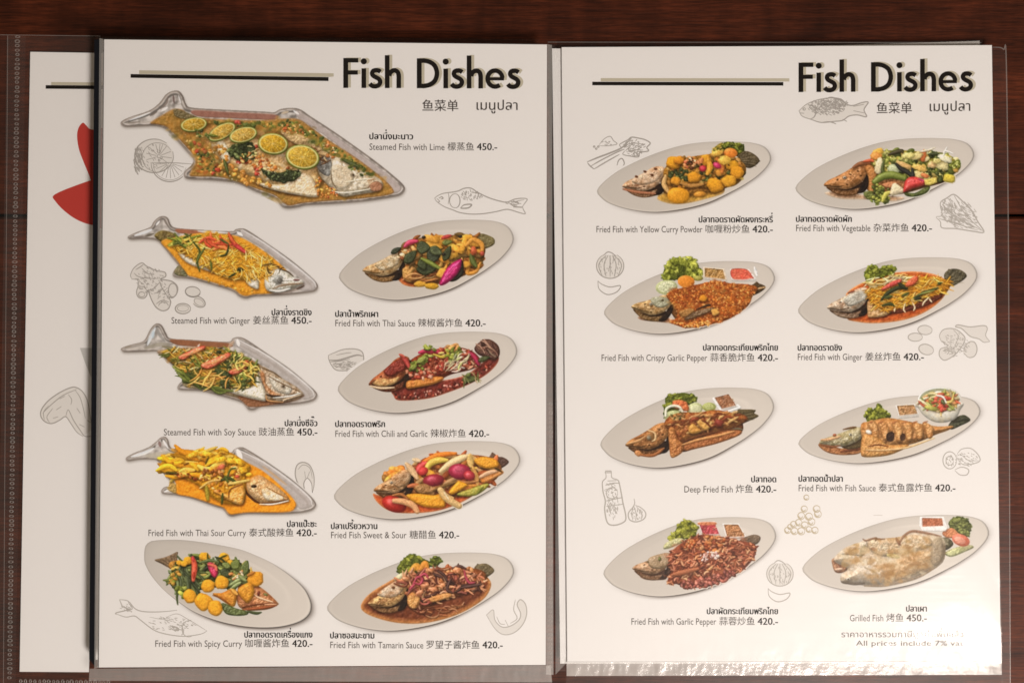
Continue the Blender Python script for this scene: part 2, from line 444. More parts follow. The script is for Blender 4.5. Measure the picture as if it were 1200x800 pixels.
    def head(s, sn, gl, cols, name='fish', eye=True, gill='2a1a10', jaw=True, bump=.6, up=1.0):
        # a fish head in profile from its snout to the top of its gill
        a0 = np.array([225., 388.]); b0 = np.array([458., 300.]); a1 = np.array(sn, float); b1 = np.array(gl, float)
        z = complex(*(b1 - a1)) / complex(*(b0 - a0))
        def T(L):
            o = []
            for x, y in L:
                q = complex(x - a0[0], (y - a0[1]) * up) * z
                o.append((a1[0] + q.real, a1[1] + q.imag))
            return o
        k = abs(z)
        if jaw:
            s.poly(T([(238, 400), (262, 425), (300, 446), (350, 455), (410, 445), (450, 420), (440, 395), (370, 410), (300, 408)]), hx(cols[1]) * .8, name, bulge=8, bump=bump, col2=cols[2], spec=.3)
            s.poly(T([(290, 408), (340, 424), (400, 416), (440, 396), (430, 380), (350, 400)]), hx(gill) * 1.3, name, bulge=5, sh=0, spec=.05)
        s.poly(T([(448, 318), (470, 315), (474, 360), (462, 405), (436, 440), (400, 442), (415, 415), (440, 370)]), gill, name, bulge=8, sh=.2, spec=.1, col2='140c08')
        s.poly(T([(224, 384), (250, 362), (300, 340), (350, 315), (395, 290), (440, 284), (466, 302), (458, 335), (436, 372), (400, 400), (350, 418), (300, 412), (250, 402), (229, 394)]), np.clip(hx(cols[0]) * 1.10, 0, 1), name, bulge=34 * k, h=.9, bump=bump, bsc=8, col2=cols[1], vary=.6, tex=.2, spec=.3)
        s.cloud(T([(250, 375), (340, 325), (440, 292), (450, 330), (400, 385), (320, 405)]), 16, [hx(cols[0]) * 1.18, hx(cols[1]), hx(cols[0]) * 1.08, hx(cols[2]) * 1.2], name, size=(8 * k, 20 * k), alpha=.5, ang=(-60, 0))
        s.stroke(T([(226, 390), (262, 396), (300, 402), (330, 398)]), 2.6 * k, hx(cols[2]) * .55, name, sh=0, flat=1)
        s.stroke(T([(300, 376), (330, 384), (368, 380), (392, 358), (404, 330)]), 2.0, hx(cols[1]) * .7, name, sh=0, alpha=.7, flat=1)
        s.stroke(T([(258, 366), (300, 350), (340, 334)]), 3.0, hx(cols[0]) * 1.25, name, sh=0, alpha=.55, flat=1)
        for q in T([(372, 344), (345, 395), (410, 320), (300, 360), (425, 345)]):
            s.blob(q[0] + s.r.randn() * 3, q[1] + s.r.randn() * 3, 7 * k, 4 * k, s.r.uniform(-50, 20), hx(cols[2]) * .8, name, sh=0, spec=.1, h=.3)
        if eye:
            q = T([(338, 352)])[0]
            s.blob(q[0], q[1], 13 * k, 10 * k, -15, hx(cols[0]) * .72, name, sh=0, h=.4)
            s.blob(q[0], q[1], 8.5 * k, 7 * k, 0, 'd8cbb0', name, sh=.4, h=.7)
            s.blob(q[0], q[1], 4.5 * k, 4 * k, 0, '2a1c14', name, sh=0, spec=.6)
    def tail(s, root, tip0, tip1, col, name='fish', w=14, rays=9):
        root = np.array(root, float); A = np.array(tip0, float); B = np.array(tip1, float); m = (A + B) / 2
        d = m - root; nn = np.array([-d[1], d[0]]) / (np.linalg.norm(d) + 1e-6)
        sg = 1 if np.dot(A - m, nn) > 0 else -1
        s.poly([root + nn * sg * w, root + (A - root) * .6 + nn * sg * w * .5, A, A * .66 + B * .34 - d * .06, A * .34 + B * .66 - d * .06, B, root + (B - root) * .6 - nn * sg * w * .5, root - nn * sg * w], col, name, bulge=8, bump=.4, bsc=4, col2=hx(col) * .7, tex=.25, spec=.2)
        for i in range(rays):
            t = (i + .5) / rays
            s.stroke([root + nn * sg * w * (1 - 2 * t) * .7, A * (1 - t) + B * t - d * .05], 1.5, hx(col) * (1.35 if i % 2 else .55), name, sh=0, alpha=.55, flat=1)
    def sauce(s, pts, col, edge, name='sauce', spec=.25, deep=None, ew=22):
        s.poly(pts, col, name, bulge=10, h=.25, bump=.22, bsc=16, tex=.1, spec=spec, sh=.15, col2=deep if deep is not None else hx(col) * .75, edge=(edge, ew, .85), soft=2.5, amb=.62, n=8)
    def cup(s, q, col, name='sauce_cup', inset=.78, rim='e9dfd2', wall='cfc3b5', dep=12):
        q = np.array(q, float); c = q.mean(0)
        low = q.copy(); low[:, 1] += dep
        s.poly(np.vstack([q[0], q[1], low[2], low[3]]) if len(q) == 4 else low, wall, name, bulge=6, h=.4, bump=.05, tex=.03, spec=.05, n=5, sh=.55, smooth=False)
        s.poly(q, rim, name, bulge=4, h=.5, bump=.03, tex=.03, spec=.1, sh=0, smooth=False)
        i = c + (q - c) * inset
        s.poly(i, col, name, bulge=7, h=-.35, bump=.55, bsc=8, tex=.2, spec=.45, sh=0, col2=hx(col) * .75, smooth=False)
        s.grains(i * .9 + c * .1, 10, [hx(col) * 1.3, hx(col) * .6, 'd9b070'], name, size=(2, 4), sh=0)
    def lime(s, x, y, rx, ry, deg, name='lime_slice', flesh='b3a02c', rind='6f7a22'):
        s.shadow(x + 5, y + 11, rx * 1.08, ry * 1.1, math.radians(deg), .75)
        s.blob(x + 1, y + 5, rx, ry, deg, hx(rind) * .62, name, h=.3, sh=0, spec=.1)
        s.blob(x, y, rx, ry, deg, rind, name, h=.25, sh=0, spec=.15)
        s.blob(x, y, rx * .94, ry * .93, deg, 'd3c878', name, h=.1, sh=0, spec=.05, tex=.03)
        s.blob(x, y, rx * .85, ry * .84, deg, hx(flesh) * np.array([1.05, .93, .8]), name, h=.35, sh=0, spec=.18, tex=.25)
        a = math.radians(deg); ca, sa = math.cos(a), math.sin(a)
        for i in range(9):
            t = i * 2 * math.pi / 9 + .3
            u, v = rx * .84 * math.cos(t), ry * .83 * math.sin(t)
            s.stroke([(x, y), (x + u * ca - v * sa, y + u * sa + v * ca)], 1.3, 'd6cb86', name, sh=0, taper=.2, alpha=.55, flat=1)
        for i in range(14):
            t = s.r.uniform(0, 6.28); f = s.r.uniform(.3, .75); u, v = rx * f * math.cos(t), ry * f * math.sin(t)
            s.blob(x + u * ca - v * sa, y + u * sa + v * ca, 5, 2.5, math.degrees(t), hx(flesh) * s.r.uniform(.8, 1.3), name, sh=0, h=.3)

# ---- plates and trays
PLATE = [(85, 415), (120, 362), (200, 290), (300, 229), (400, 180), (500, 140), (600, 110), (700, 94), (800, 88), (900, 88), (1000, 96), (1075, 125), (1110, 185), (1098, 240), (1040, 310), (970, 365), (900, 410), (750, 490), (600, 535), (430, 558), (280, 541), (160, 500), (105, 455)]
def plate_outline(b, src=PLATE):
    P = np.array(src, float); lo, hi = P.min(0), P.max(0)
    return catmull((P - lo) / (hi - lo) * (np.array(b[2:]) - np.array(b[:2])) + np.array(b[:2]), 6)

class Plate:
    """the printed white plate: colours as a function of the radius towards its outline"""
    def __init__(s, out, paper, tone=0.90, tint=(1.0, 0.978, 0.945)):
        s.P = out; s.c = (out.min(0) + out.max(0)) / 2; s.paper = hx(paper); s.tone = tone; s.tint = np.array(tint)
        d = out - s.c; th = np.arctan2(d[:, 1], d[:, 0]); o = np.argsort(th)
        s.th = th[o]; s.R = np.hypot(d[:, 0], d[:, 1])[o]
    def rad(s, th): return np.interp(th, s.th, s.R, period=2 * math.pi)
    def col(s, r, th):
        """r below 1: the plate; above 1: its printed shadow on the paper"""
        up = -np.sin(th)                                     # 1 towards the top of the sheet
        g = s.tone + 0.02 * np.clip(r - .2, 0, 1) * -up + .035 * np.clip(r, 0, 1) * np.cos(th + .5)
        lip = np.exp(-((r - .80) / .05) ** 2)
        g = g - .025 * lip * np.clip(up + .35, 0, 1) + .03 * np.exp(-((r - .73) / .035) ** 2) * np.clip(np.cos(th + .75), 0, 1)
        g = g - .055 * np.clip((r - .82) / .16, 0, 1) * np.clip(up + .3, 0, 1)
        g = g + .035 * np.exp(-((r - .965) / .015) ** 2) * np.clip(.4 - up, 0, 1)
        g = g - .55 * np.clip((r - .976) / .016, 0, 1) ** 1.5 * np.clip(.12 + .95 * np.clip(.2 - up + .35 * np.cos(th), 0, 1), 0, 1)
        c = s.paper * np.asarray(g)[..., None] * s.tint
        k = np.clip((r - 1) / .085, 0, 1)
        a = np.clip(.66 * np.cos(th - 1.2) + .05, 0, .66) * (1 - k) ** 2.2
        shc = s.paper * (1 - np.asarray(a)[..., None] * np.array([.88, .95, 1.0]))
        return np.where((r > 1)[..., None], shc, c)
    def field(s, X, Y):
        dx, dy = X - s.c[0], Y - s.c[1]; th = np.arctan2(dy, dx)
        return s.col(np.minimum(np.hypot(dx, dy) / s.rad(th), .97), th)

def tray(s, out, cav, paper, seed=3, k=1.0):
    """a pressed metal tray in the shape of a fish, printed with its soft shadow"""
    X, Y = s.X, s.Y
    P = catmull(out, 4); C = catmull(cav, 4)
    ins = inside(X, Y, P); d = segdist(X, Y, P); sd = np.where(ins, d, -d)
    pc = hx(paper)
    k2 = np.clip((np.roll(np.roll(sd, int(9 * Q), 0), int(3 * Q), 1) + 16) / 34, 0, 1)
    a = k2 ** 2 * .62
    s.img[:] = pc * (1 - a[..., None] * np.array([.86, .93, 1.0]))
    s.ids[a > .012] = s.pid('printed_shadow')
    # brushed metal: broad light and dark bands that follow the wall
    n = NZ[32][np.ix_((np.arange(s.H) + 40 * seed) % 512, (np.arange(s.W)) % 512)] + .5 * NZ[16][np.ix_(np.arange(s.H) % 512, (np.arange(s.W) + 90) % 512)]
    hgt = np.clip(sd / (22 * k), 0, 1)
    hgt = (np.sin(hgt * math.pi) * 8 + n * 10) * k
    gy, gx = np.gradient(hgt); inv = 1 / np.sqrt(1 + gx * gx + gy * gy)
    l = np.clip((-gx * LD[0] - gy * LD[1] + LD[2]) * inv, 0, 1)
    sp = np.clip((-gx * HV[0] - gy * HV[1] + HV[2]) * inv, 0, 1) ** 8
    c = pc * (.54 + .36 * l)[..., None] * np.array([.93, .90, .87]) + (sp * .15)[..., None]
    rim = np.exp(-((sd - 3.5) / 2.6) ** 2)
    top = np.clip((gy * -1) * .8 + .5, 0, 1)
    c = c * (1 - .22 * rim[..., None]) + rim[..., None] * pc * np.array([1.04, 1, .96]) * .30 * top[..., None]
    c = c * (1 - (.42 * np.exp(-((sd - .4) / 1.6) ** 2))[..., None] * np.array([.8, 1, 1.15]))
    c = c * (1 - (.22 * np.exp(-((sd - 8.5) / 2.0) ** 2))[..., None] * np.array([.8, 1, 1.15]))
    m = np.clip(sd * Q + .5, 0, 1)[..., None]
    s.img[:] = s.img * (1 - m) + np.clip(c, 0, 1) * m
    s.ids[sd > 0] = s.pid('fish_shaped_tray')
    return P, C
# ---------------------------------------------------------------- the seventeen pictures of the menu
DISHES = []
def dish(side, org, label, paper, plate=None, outline=None, box=None):
    def deco(f):
        DISHES.append(dict(side=side, org=org, label=label, paper=paper, plate=plate, outline=outline, box=box, fn=f)); return f
    return deco
def J(s, L):                                          # photo pixels -> a sheet whose origin is (130, 95)
    return [((x - 130) * 5, (y - 95) * 5) for x, y in L]
GREENS = ['2f4a1c', '3c5a22', '24391a', '56702a']
YEL = ['e9a51c', 'f0b52c', 'd98f14', 'f2c04a']

# left page -----------------------------------------------------------------------------------------------
T1 = [(141.5, 143.5), (151, 137.7), (175, 129.5), (187, 120.5), (194.5, 110.8), (202, 106.7), (209.5, 106.9), (214.8, 113), (218.5, 122.8), (226, 126.5), (265, 128.8), (310, 131), (321, 131.8), (328.5, 128), (342, 126.5), (352.5, 128.8), (364.5, 137), (390, 153.5), (420, 174.5), (442.5, 191), (462, 206.8), (472.5, 216.5), (474.5, 222.5), (469.5, 228.5), (457.5, 231.5), (427.5, 236), (390, 239), (360, 240.5), (349.5, 242.8), (337.5, 244.3), (330, 242), (324, 234.5), (312, 228.5), (300, 224.8), (280, 215.5), (265, 212.8), (242.5, 211), (226, 210.5), (217, 208.5), (216, 201.5), (225, 193), (226.5, 186.5), (220, 179), (205, 162.5), (194.5, 152), (182.5, 147.8), (160, 148.5), (146, 148.6)]
@dish('left', (130, 95), 'steamed fish under lime slices in a fish shaped metal tray', 'd0c2b3', box=(30, 20, 1790, 800))
def d_lime(s):
    cav = J(s, [(176, 144), (190, 135), (203, 128), (214, 129), (232, 138), (300, 141), (332, 139), (350, 140), (364, 149), (385, 164), (420, 187), (447, 208), (460, 221), (457, 228), (420, 233), (360, 237.5), (340, 241), (333, 238), (322, 229), (300, 221), (262, 208.5), (232, 207), (222, 205), (229, 190), (225, 180), (205, 158), (195, 149), (185, 146)])
    tray(s, J(s, T1), cav, 'd0c2b3', 3, 1.25)
    # walls: warm reflection along the back, pale wall at the front
    s.poly(J(s, [(226, 129.5), (268, 131.5), (318, 134), (326, 137), (318, 140.5), (268, 138.5), (232, 136.5)]), '93604c', 'fish_shaped_tray', bulge=6, h=.3, bump=.03, vary=.3, sh=0, tex=.05, spec=.1, col2='7c4c3a', soft=3)
    s.poly(J(s, [(348, 130), (366, 141), (420, 179), (462, 211), (470, 222), (461, 226), (452, 212), (420, 188), (372, 153), (350, 139)]), 'ab978a', 'fish_shaped_tray', bulge=10, h=.25, bump=.02, vary=.25, sh=0, tex=.04, spec=.12, col2='93806f', soft=3)
    for a, b, c in ((((152, 141), (166, 136), (176, 132)), 5, 'e6dfd6'), (((150, 144), (164, 143)), 4, '6d5d4d'), (((188, 128), (195, 121), (197, 113)), 6, '6e5a4c'), (((190, 130), (196, 126)), 7, 'f0e9e2'), (((203, 112), (204, 121)), 6, '50362f'), (((209, 112), (212, 121)), 4, 'd8ccc0'), (((176, 136), (184, 131)), 6, '5b4b3c'), (((330, 133), (338, 131)), 6, 'cfae85'), (((344, 130), (350, 134)), 6, 'efe6de')):
        s.stroke(J(s, a), b, c, 'fish_shaped_tray', sh=0, taper=.6, alpha=.75, flat=1, tex=.02)
    s.sauce(cav, '9c6a20', '84592a', deep='7c5a1c', ew=14)
    F = lambda L: J(s, L)
    s.poly(F([(204, 128), (214, 130), (236, 140), (234, 143), (216, 140), (205, 136)]), '6d5a34', 'herbs', bulge=6, sh=.1, bump=.8, soft=3)
    # the fish itself
    s.poly(F([(238, 150), (270, 146), (305, 150), (330, 158), (352, 166), (372, 180), (383, 196), (375, 218), (340, 228), (300, 215), (262, 202), (240, 180)]), 'b27c34', 'fish', bulge=45, bump=.5, bsc=16, col2='9c6826', spec=.3)
    s.cloud(F([(228, 150), (300, 146), (372, 180), (380, 214), (330, 226), (262, 204), (226, 190)]), 110, ['c89444', 'a8702a', '8c5a1c', 'b8842f', '6a5a20', 'a8641c', 'd8b068', '5a5420'], size=(14, 40), alpha=.5)
    s.cloud(F([(190, 140), (300, 141), (345, 141), (420, 188), (456, 220), (420, 232), (340, 238), (230, 205), (226, 184), (200, 155)]), 150, ['7a5a1c', '5e561e', 'b4802c', '8a6420', '6c4a18', 'c09038'], size=(12, 34), alpha=.42)
    s.poly(F([(246, 160), (280, 160), (320, 168), (356, 188), (374, 204), (370, 226), (340, 226), (312, 214), (280, 200), (256, 186)]), 'cfa868', 'fish', bulge=40, bump=.4, bsc=16, col2='b98a44', spec=.35, sh=.35, soft=5)
    s.cloud(F([(250, 166), (300, 170), (360, 196), (368, 222), (320, 214), (270, 190)]), 70, ['e0c898', 'c8943e', 'a8701f', 'd9b878', 'efe0bc', '8a6a24'], size=(9, 24), alpha=.55)
    s.poly(F([(254, 168), (262, 166), (268, 176), (270, 186), (266, 191), (257, 182)]), 'dcc79c', 'fish', bulge=12, bump=.5, spec=.4)
    s.poly(F([(300, 214), (330, 216), (345, 205), (357, 203), (366, 208), (371, 220), (372, 231), (345, 228), (318, 222)]), 'd9c096', 'fish', bulge=18, bump=.35, bsc=8, col2='c9a468', spec=.35, tex=.08)
    s.poly(F([(330, 153), (352, 158), (372, 168), (384, 180), (380, 186), (360, 176), (336, 163)]), 'cfa867', 'fish', bulge=10, bump=.8, col2='8a6a3c')
    s.poly(F([(371, 190), (382, 183), (394, 184), (412, 190), (425, 200), (444, 209), (449, 217), (443, 224), (420, 228), (400, 230), (385, 218), (374, 204)]), 'c8b18c', 'fish', bulge=44, bump=.45, bsc=16, col2='9c8460', spec=.4, vary=.6)
    s.cloud(F([(380, 186), (412, 190), (446, 212), (440, 226), (396, 228), (376, 205)]), 34, ['a88a60', 'e0ccaa', '7c6a50', 'c89a60', 'efe0c4'], size=(8, 22), alpha=.5)
    s.poly(F([(374, 186), (386, 184), (389, 196), (386, 206), (378, 204), (372, 196)]), '8d8577', 'fish', bulge=10, bump=1, bsc=4, col2='4e463c', sh=.2)
    s.poly(F([(388, 196), (400, 194), (414, 202), (412, 216), (398, 222), (389, 212)]), 'd3bd98', 'fish', bulge=16, bump=.4, col2='bfa274', sh=.05, alpha=.7, soft=4)
    s.blob(*F([(413, 205)])[0], 13, 9, 20, '7a6344', 'fish', h=.4); s.blob(*F([(414, 205)])[0], 6, 5, 20, '3b2c1e', 'fish', sh=0)
    for a, wd, c in (([(404, 214), (420, 211), (434, 210), (445, 214)], 4, 'e6d0a6'), ([(430, 222), (434, 217), (441, 213), (448, 216)], 4, '7a5434'), ([(384, 222), (400, 226), (420, 224), (436, 221)], 4, 'e8d8b4'), ([(395, 222), (389, 212), (388, 200)], 3, '6f5634'), ([(430, 212), (440, 210)], 3, 'a86a32')):
        s.stroke(F(a), wd, c, 'fish', sh=.2)
    s.poly(F([(434, 217), (441, 213), (448, 217), (446, 223), (436, 224)]), 'a9724a', 'fish', bulge=6, col2='8b5634', sh=.2)
    # broth with herbs and chilli
    top = F([(236, 142), (300, 143), (340, 141), (360, 150), (380, 163), (420, 190), (436, 204), (420, 204), (396, 186), (372, 172), (340, 152), (300, 150), (250, 148)])
    s.grains(top, 130, GREENS + ['7a7a28', '8c7a24', 'a08428', 'b88a30'], 'herbs', size=(5, 13), spec=.15, h=.5, sh=.2)
    s.grains(F([(330, 145), (356, 150), (366, 156), (350, 160), (330, 156)]), 36, ['c4501e', 'd2692a', 'd89a3a', 'e2b45a'], 'herbs', size=(4, 9), spec=.25)
    s.grains(F([(378, 165), (392, 172), (396, 184), (384, 184)]), 22, ['c9702a', 'd2892f', 'dcb168'], 'herbs', size=(5, 10))
    low = F([(210, 160), (230, 168), (262, 172), (268, 190), (292, 204), (318, 216), (300, 220), (262, 206), (234, 205), (230, 184)])
    s.grains(low, 110, ['c07f22', 'cf8f2c', 'b87020', 'd9a440', 'a86a1c'], 'sauce', size=(6, 13), spec=.3, sh=.15, h=.5)
    s.grains(F([(232, 178), (250, 184), (252, 200), (236, 200)]), 26, GREENS, 'herbs', size=(5, 10))
    for q in F([(228, 168), (234, 170), (232, 177), (238, 176), (253, 193), (255, 199), (250, 203), (240, 178), (291, 189), (288, 190), (302, 199), (277, 143), (281, 144), (305, 197), (280, 190), (301, 204), (300, 172), (297, 175)]):
        s.blob(q[0], q[1], s.r.uniform(10, 20), s.r.uniform(9, 14), s.r.uniform(-40, 40), ['c23a22', 'd04a30', 'b33a1c'][s.r.randint(3)], 'herbs', bump=.6, spec=.35)
    dk = F([(270, 172), (290, 166), (298, 172), (300, 182), (290, 190), (276, 186), (268, 180)])
    s.poly(dk, '2f4420', 'herbs', bulge=14, bump=1.6, bsc=8, col2='1c2c14', wob=14)
    s.grains(dk, 46, ['27401a', '1d3014', '42602a', '5d7436'], 'herbs', size=(5, 12), spec=.35)
    s.grains(F([(280, 184), (300, 176), (316, 190), (330, 196), (345, 198), (330, 206), (310, 200), (290, 196)]), 70, ['b96a22', 'cf8a34', 'a8501c', 'd9a952', '8c3a18', 'e0bc74'], 'herbs', size=(5, 11))
    dk2 = F([(306, 198), (322, 203), (340, 200), (352, 202), (345, 212), (330, 214), (316, 210)])
    s.poly(dk2, '26381c', 'herbs', bulge=12, bump=1.4, bsc=8, col2='16220f', wob=12)
    s.grains(dk2, 34, ['2c4220', '1a2812', '4b6430'], 'herbs', size=(4, 10), spec=.4)
    s.grains(F([(370, 206), (380, 214), (394, 222), (396, 230), (378, 232), (370, 222)]), 40, ['c8801f', 'd99a34', 'bd6e1c', 'd0571e'], 'sauce', size=(4, 9), spec=.4)
    s.shreds(F([(352, 168), (376, 178), (388, 192), (372, 190), (356, 176)]), 22, ['b07a34', '7d4a20', 'd6b070', '5a3c20'], 'herbs', ln=(20, 44), wd=(3, 5))
    s.shreds(F([(292, 172), (312, 170), (318, 178), (300, 180)]), 10, ['d8b460', 'caa040', '4c5e24'], 'herbs', ln=(20, 40), wd=(3, 5))
    s.leaf(F([(400, 186)])[0], F([(424, 197)])[0], 12, '33471e', 'herbs')
    s.leaf(F([(262, 186)])[0], F([(268, 205)])[0], 9, '40561f', 'herbs')
    s.cloud(F([(232, 142), (300, 144), (345, 144), (400, 178), (440, 206), (400, 190), (350, 160), (300, 152), (246, 150)]), 60, ['4c5620', '3a4a1c', '6c6a24', '8a7a2c'], size=(8, 20), alpha=.55)
    s.cloud(F([(212, 158), (236, 166), (258, 190), (266, 204), (236, 204), (230, 184)]), 46, ['56601f', '3f4a1c', 'a8481c', '7a6a24', 'c8882c'], size=(8, 20), alpha=.5)
    for _ in range(60):
        q = s.pick(F([(200, 140), (345, 142), (440, 208), (440, 228), (340, 238), (232, 204), (226, 180)])); s.blob(q[0], q[1], s.r.uniform(2, 4.5), s.r.uniform(1.5, 3), s.r.uniform(-60, 60), 'f0dcae', 'sauce', sh=0, spec=.5)
    # lime slices
    for x, y, rx, ry, dg, fl in ((227, 146, 15.5, 8, -8, 'a88f24'), (260, 154.5, 17.5, 8.2, -28, 'b59c36'), (285, 158, 16.5, 8.6, -14, 'b8a03c'), (320, 168.5, 17.5, 12.2, 6, 'b59a1e'), (354.5, 184, 19.8, 14, 10, 'b5a02e')):
        q = F([(x, y)])[0]; s.lime(q[0], q[1], rx * 5, ry * 5, dg, flesh=fl)
    s.leaf(F([(243, 158)])[0], F([(256, 160)])[0], 8, '55681f', 'herbs')
    s.grains(F([(228, 153), (240, 153), (244, 160), (232, 162)]), 12, GREENS + ['b8a04a'], 'herbs', size=(5, 10))

T2 = [(50, 185), (100, 160), (180, 130), (200, 100), (230, 72), (260, 66), (285, 80), (300, 115), (330, 135), (450, 145), (650, 155), (680, 143), (720, 138), (760, 155), (850, 215), (1000, 320), (1120, 420), (1162, 470), (1150, 502), (1100, 515), (950, 530), (800, 535), (740, 548), (700, 535), (660, 505), (550, 470), (420, 435), (330, 425), (312, 405), (330, 370), (345, 355), (300, 300), (240, 225), (200, 204), (130, 201), (65, 203)]
def tray_wall(s, back, front, tails, warm='9a5f40'):
    s.poly(back, warm, 'fish_shaped_tray', bulge=6, h=.3, bump=.03, vary=.3, sh=0, tex=.05, spec=.1, soft=3, col2=hx(warm) * .8)
    s.poly(front, 'b0a093', 'fish_shaped_tray', bulge=14, h=.2, bump=.02, vary=.25, sh=0, tex=.04, spec=.12, soft=4, col2='948577')
    s.stroke(front[:5], 6, 'e3d8cc', 'fish_shaped_tray', sh=0, taper=.7, alpha=.55, flat=1, tex=.02)
    s.stroke([(x - 22, y + 16) for x, y in front[:5]], 8, '8c7a6a', 'fish_shaped_tray', sh=0, taper=.7, alpha=.35, flat=1, tex=.02)
    for a, b, c in tails:
        s.stroke(a, b, c, 'fish_shaped_tray', sh=0, taper=.6, alpha=.75, flat=1, tex=.02)
@dish('left', (140, 240), 'steamed fish with ginger in a fish shaped metal tray', 'd2c4b5', box=(10, 40, 1198, 600))
def d_ginger_steamed(s):
    cav = [(200, 190), (250, 150), (310, 165), (350, 158), (640, 168), (690, 165), (740, 195), (830, 255), (960, 355), (1050, 440), (1075, 485), (1040, 512), (920, 520), (790, 526), (740, 538), (704, 526), (664, 497), (550, 460), (420, 424), (345, 416), (325, 402), (345, 372), (355, 352), (310, 298), (250, 220), (222, 202)]
    tray(s, T2, cav, 'd2c4b5', 4)
    tray_wall(s, [(335, 142), (460, 152), (470, 172), (350, 166)], [(720, 146), (860, 232), (1000, 335), (1130, 440), (1150, 480), (1120, 500), (1060, 500), (1060, 440), (960, 350), (830, 250), (730, 190)],
        [([(90, 180), (150, 160), (190, 145)], 9, 'e9e2da'), ([(80, 190), (150, 185)], 5, '5e5044'), ([(210, 130), (235, 100), (245, 75)], 8, '7e6d5f'), ([(215, 120), (235, 95)], 6, 'f3ece6'), ([(260, 85), (285, 125)], 6, '6a5a4c'), ([(150, 185), (200, 170)], 7, '4e4130'), ([(460, 155), (640, 165)], 7, 'd8cabc'), ([(690, 160), (720, 180)], 9, 'efe7df')], '9c5a3c')
    s.poly([(205, 180), (250, 150), (320, 168), (345, 205), (290, 240), (240, 215)], '6a5428', 'herbs', bulge=20, bump=1.4, bsc=8, col2='8a7434', sh=.1, soft=3)
    s.sauce([(245, 215), (330, 190), (480, 165), (640, 175), (720, 195), (830, 260), (940, 345), (1000, 420), (960, 470), (900, 515), (790, 524), (740, 534), (706, 522), (664, 492), (550, 455), (430, 422), (400, 410), (340, 330), (290, 270)], 'd18a16', 'c07a14', deep='b87410', ew=10, spec=.2)
    s.poly([(320, 395), (350, 355), (400, 415), (345, 416)], '7d6a44', 'fish_shaped_tray', bulge=8, bump=.6, sh=0, col2='5c5a3a')
    s.poly([(345, 280), (400, 300), (470, 330), (540, 360), (600, 385), (560, 400), (470, 370), (390, 335)], 'd8c5a4', 'fish', bulge=14, bump=.5, col2='c0a878', spec=.4)
    s.poly([(735, 420), (770, 400), (810, 420), (815, 490), (770, 480), (740, 450)], 'dcccb0', 'fish', bulge=16, bump=.4, col2='cbb68c', spec=.35)
    s.poly([(860, 400), (890, 380), (930, 372), (985, 395), (1030, 425), (1070, 440), (1080, 460), (1050, 480), (1000, 500), (930, 515), (870, 505), (850, 460)], 'cfc4ae', 'fish', bulge=34, bump=.7, bsc=8, col2='b4a283', spec=.45)
    s.blob(930, 436, 30, 28, 10, '8f8676', 'fish', h=.6, bump=.5, spec=.3); s.blob(938, 444, 17, 16, 0, '6a6052', 'fish', sh=.2, bump=.4)
    for a, wd, c in (([(960, 440), (1010, 440), (1070, 445)], 5, 'ebdcc4'), ([(900, 490), (960, 470), (1040, 462), (1076, 460)], 5, '8d6d4c'), ([(1020, 440), (1055, 440)], 5, '6b3a34'), ([(880, 500), (940, 505), (1000, 490)], 6, 'e9dfca'), ([(1040, 492), (1080, 474)], 7, '4e3a2c'), ([(930, 372), (985, 392), (1020, 420)], 4, '4a3620')):
        s.stroke(a, wd, c, 'fish', sh=.2)
    body = [(300, 215), (430, 190), (520, 165), (640, 180), (720, 230), (830, 290), (900, 330), (880, 390), (820, 430), (740, 440), (650, 440), (560, 400), (480, 350), (400, 300), (330, 260)]
    s.poly(body, 'd99a1c', 'topping', bulge=50, bump=1.0, bsc=16, col2='c4800f')
    s.cloud(body, 40, ['f0b838', 'c4820f', 'e8a82a'], size=(14, 30), alpha=.6)
    s.shreds(body, 330, YEL + ['e8b030', 'f6cf62', 'dd9c1a'], 'topping', ln=(30, 75), wd=(2.4, 4.2), ang=(-65, 75), bend=.25, spec=.1)
    s.shreds([(320, 190), (420, 180), (450, 215), (360, 240), (300, 220)], 26, ['7f9a2a', '5c7a22', 'c8b83c', 'e5b93a', '33501c'], 'topping', ln=(40, 80), wd=(4, 7), ang=(-40, 50))
    s.shreds([(500, 200), (620, 205), (630, 250), (540, 250)], 14, ['cf4a22', 'dd6a2c', 'e0542a'], 'topping', ln=(50, 90), wd=(6, 10), ang=(-10, 60))
    s.stroke([(645, 180), (670, 225), (700, 250), (738, 278)], 13, 'c8342c', 'topping', spec=.4, taper=.3); s.stroke([(640, 165), (655, 200), (680, 230)], 9, 'dd5a28', 'topping')
    for a in ([(430, 215), (470, 270), (455, 330), (470, 390)], [(500, 250), (470, 300), (450, 340)], [(535, 330), (540, 380)], [(640, 240), (625, 290), (590, 300)], [(690, 385), (715, 370)], [(640, 425), (680, 400)], [(390, 255), (350, 225), (340, 205)], [(590, 200), (640, 230)]):
        s.stroke(a, 6, ['2c4a1c', '3d5c20', '1e3014'][s.r.randint(3)], 'topping', taper=.5)
    s.blob(708, 378, 18, 13, -20, '2d2c12', 'topping', bump=.8)
    s.shreds([(760, 290), (880, 320), (880, 400), (840, 440), (720, 420), (660, 350)], 60, ['f2b62c', 'f6c650', 'eda31c', 'f9d778'], 'topping', ln=(30, 70), wd=(2.4, 4), ang=(20, 100), bend=.25)
    s.shreds([(870, 340), (960, 370), (900, 400), (860, 400)], 8, ['4a3418', '6a4e20', 'd9a438'], 'topping', ln=(30, 60), wd=(3, 5))
    s.grains([(480, 420), (640, 460), (740, 480), (800, 500), (780, 515), (650, 490), (500, 440)], 20, ['e29c1e', 'eab03c', 'c8800f'], 'sauce', size=(4, 9), sh=.1)

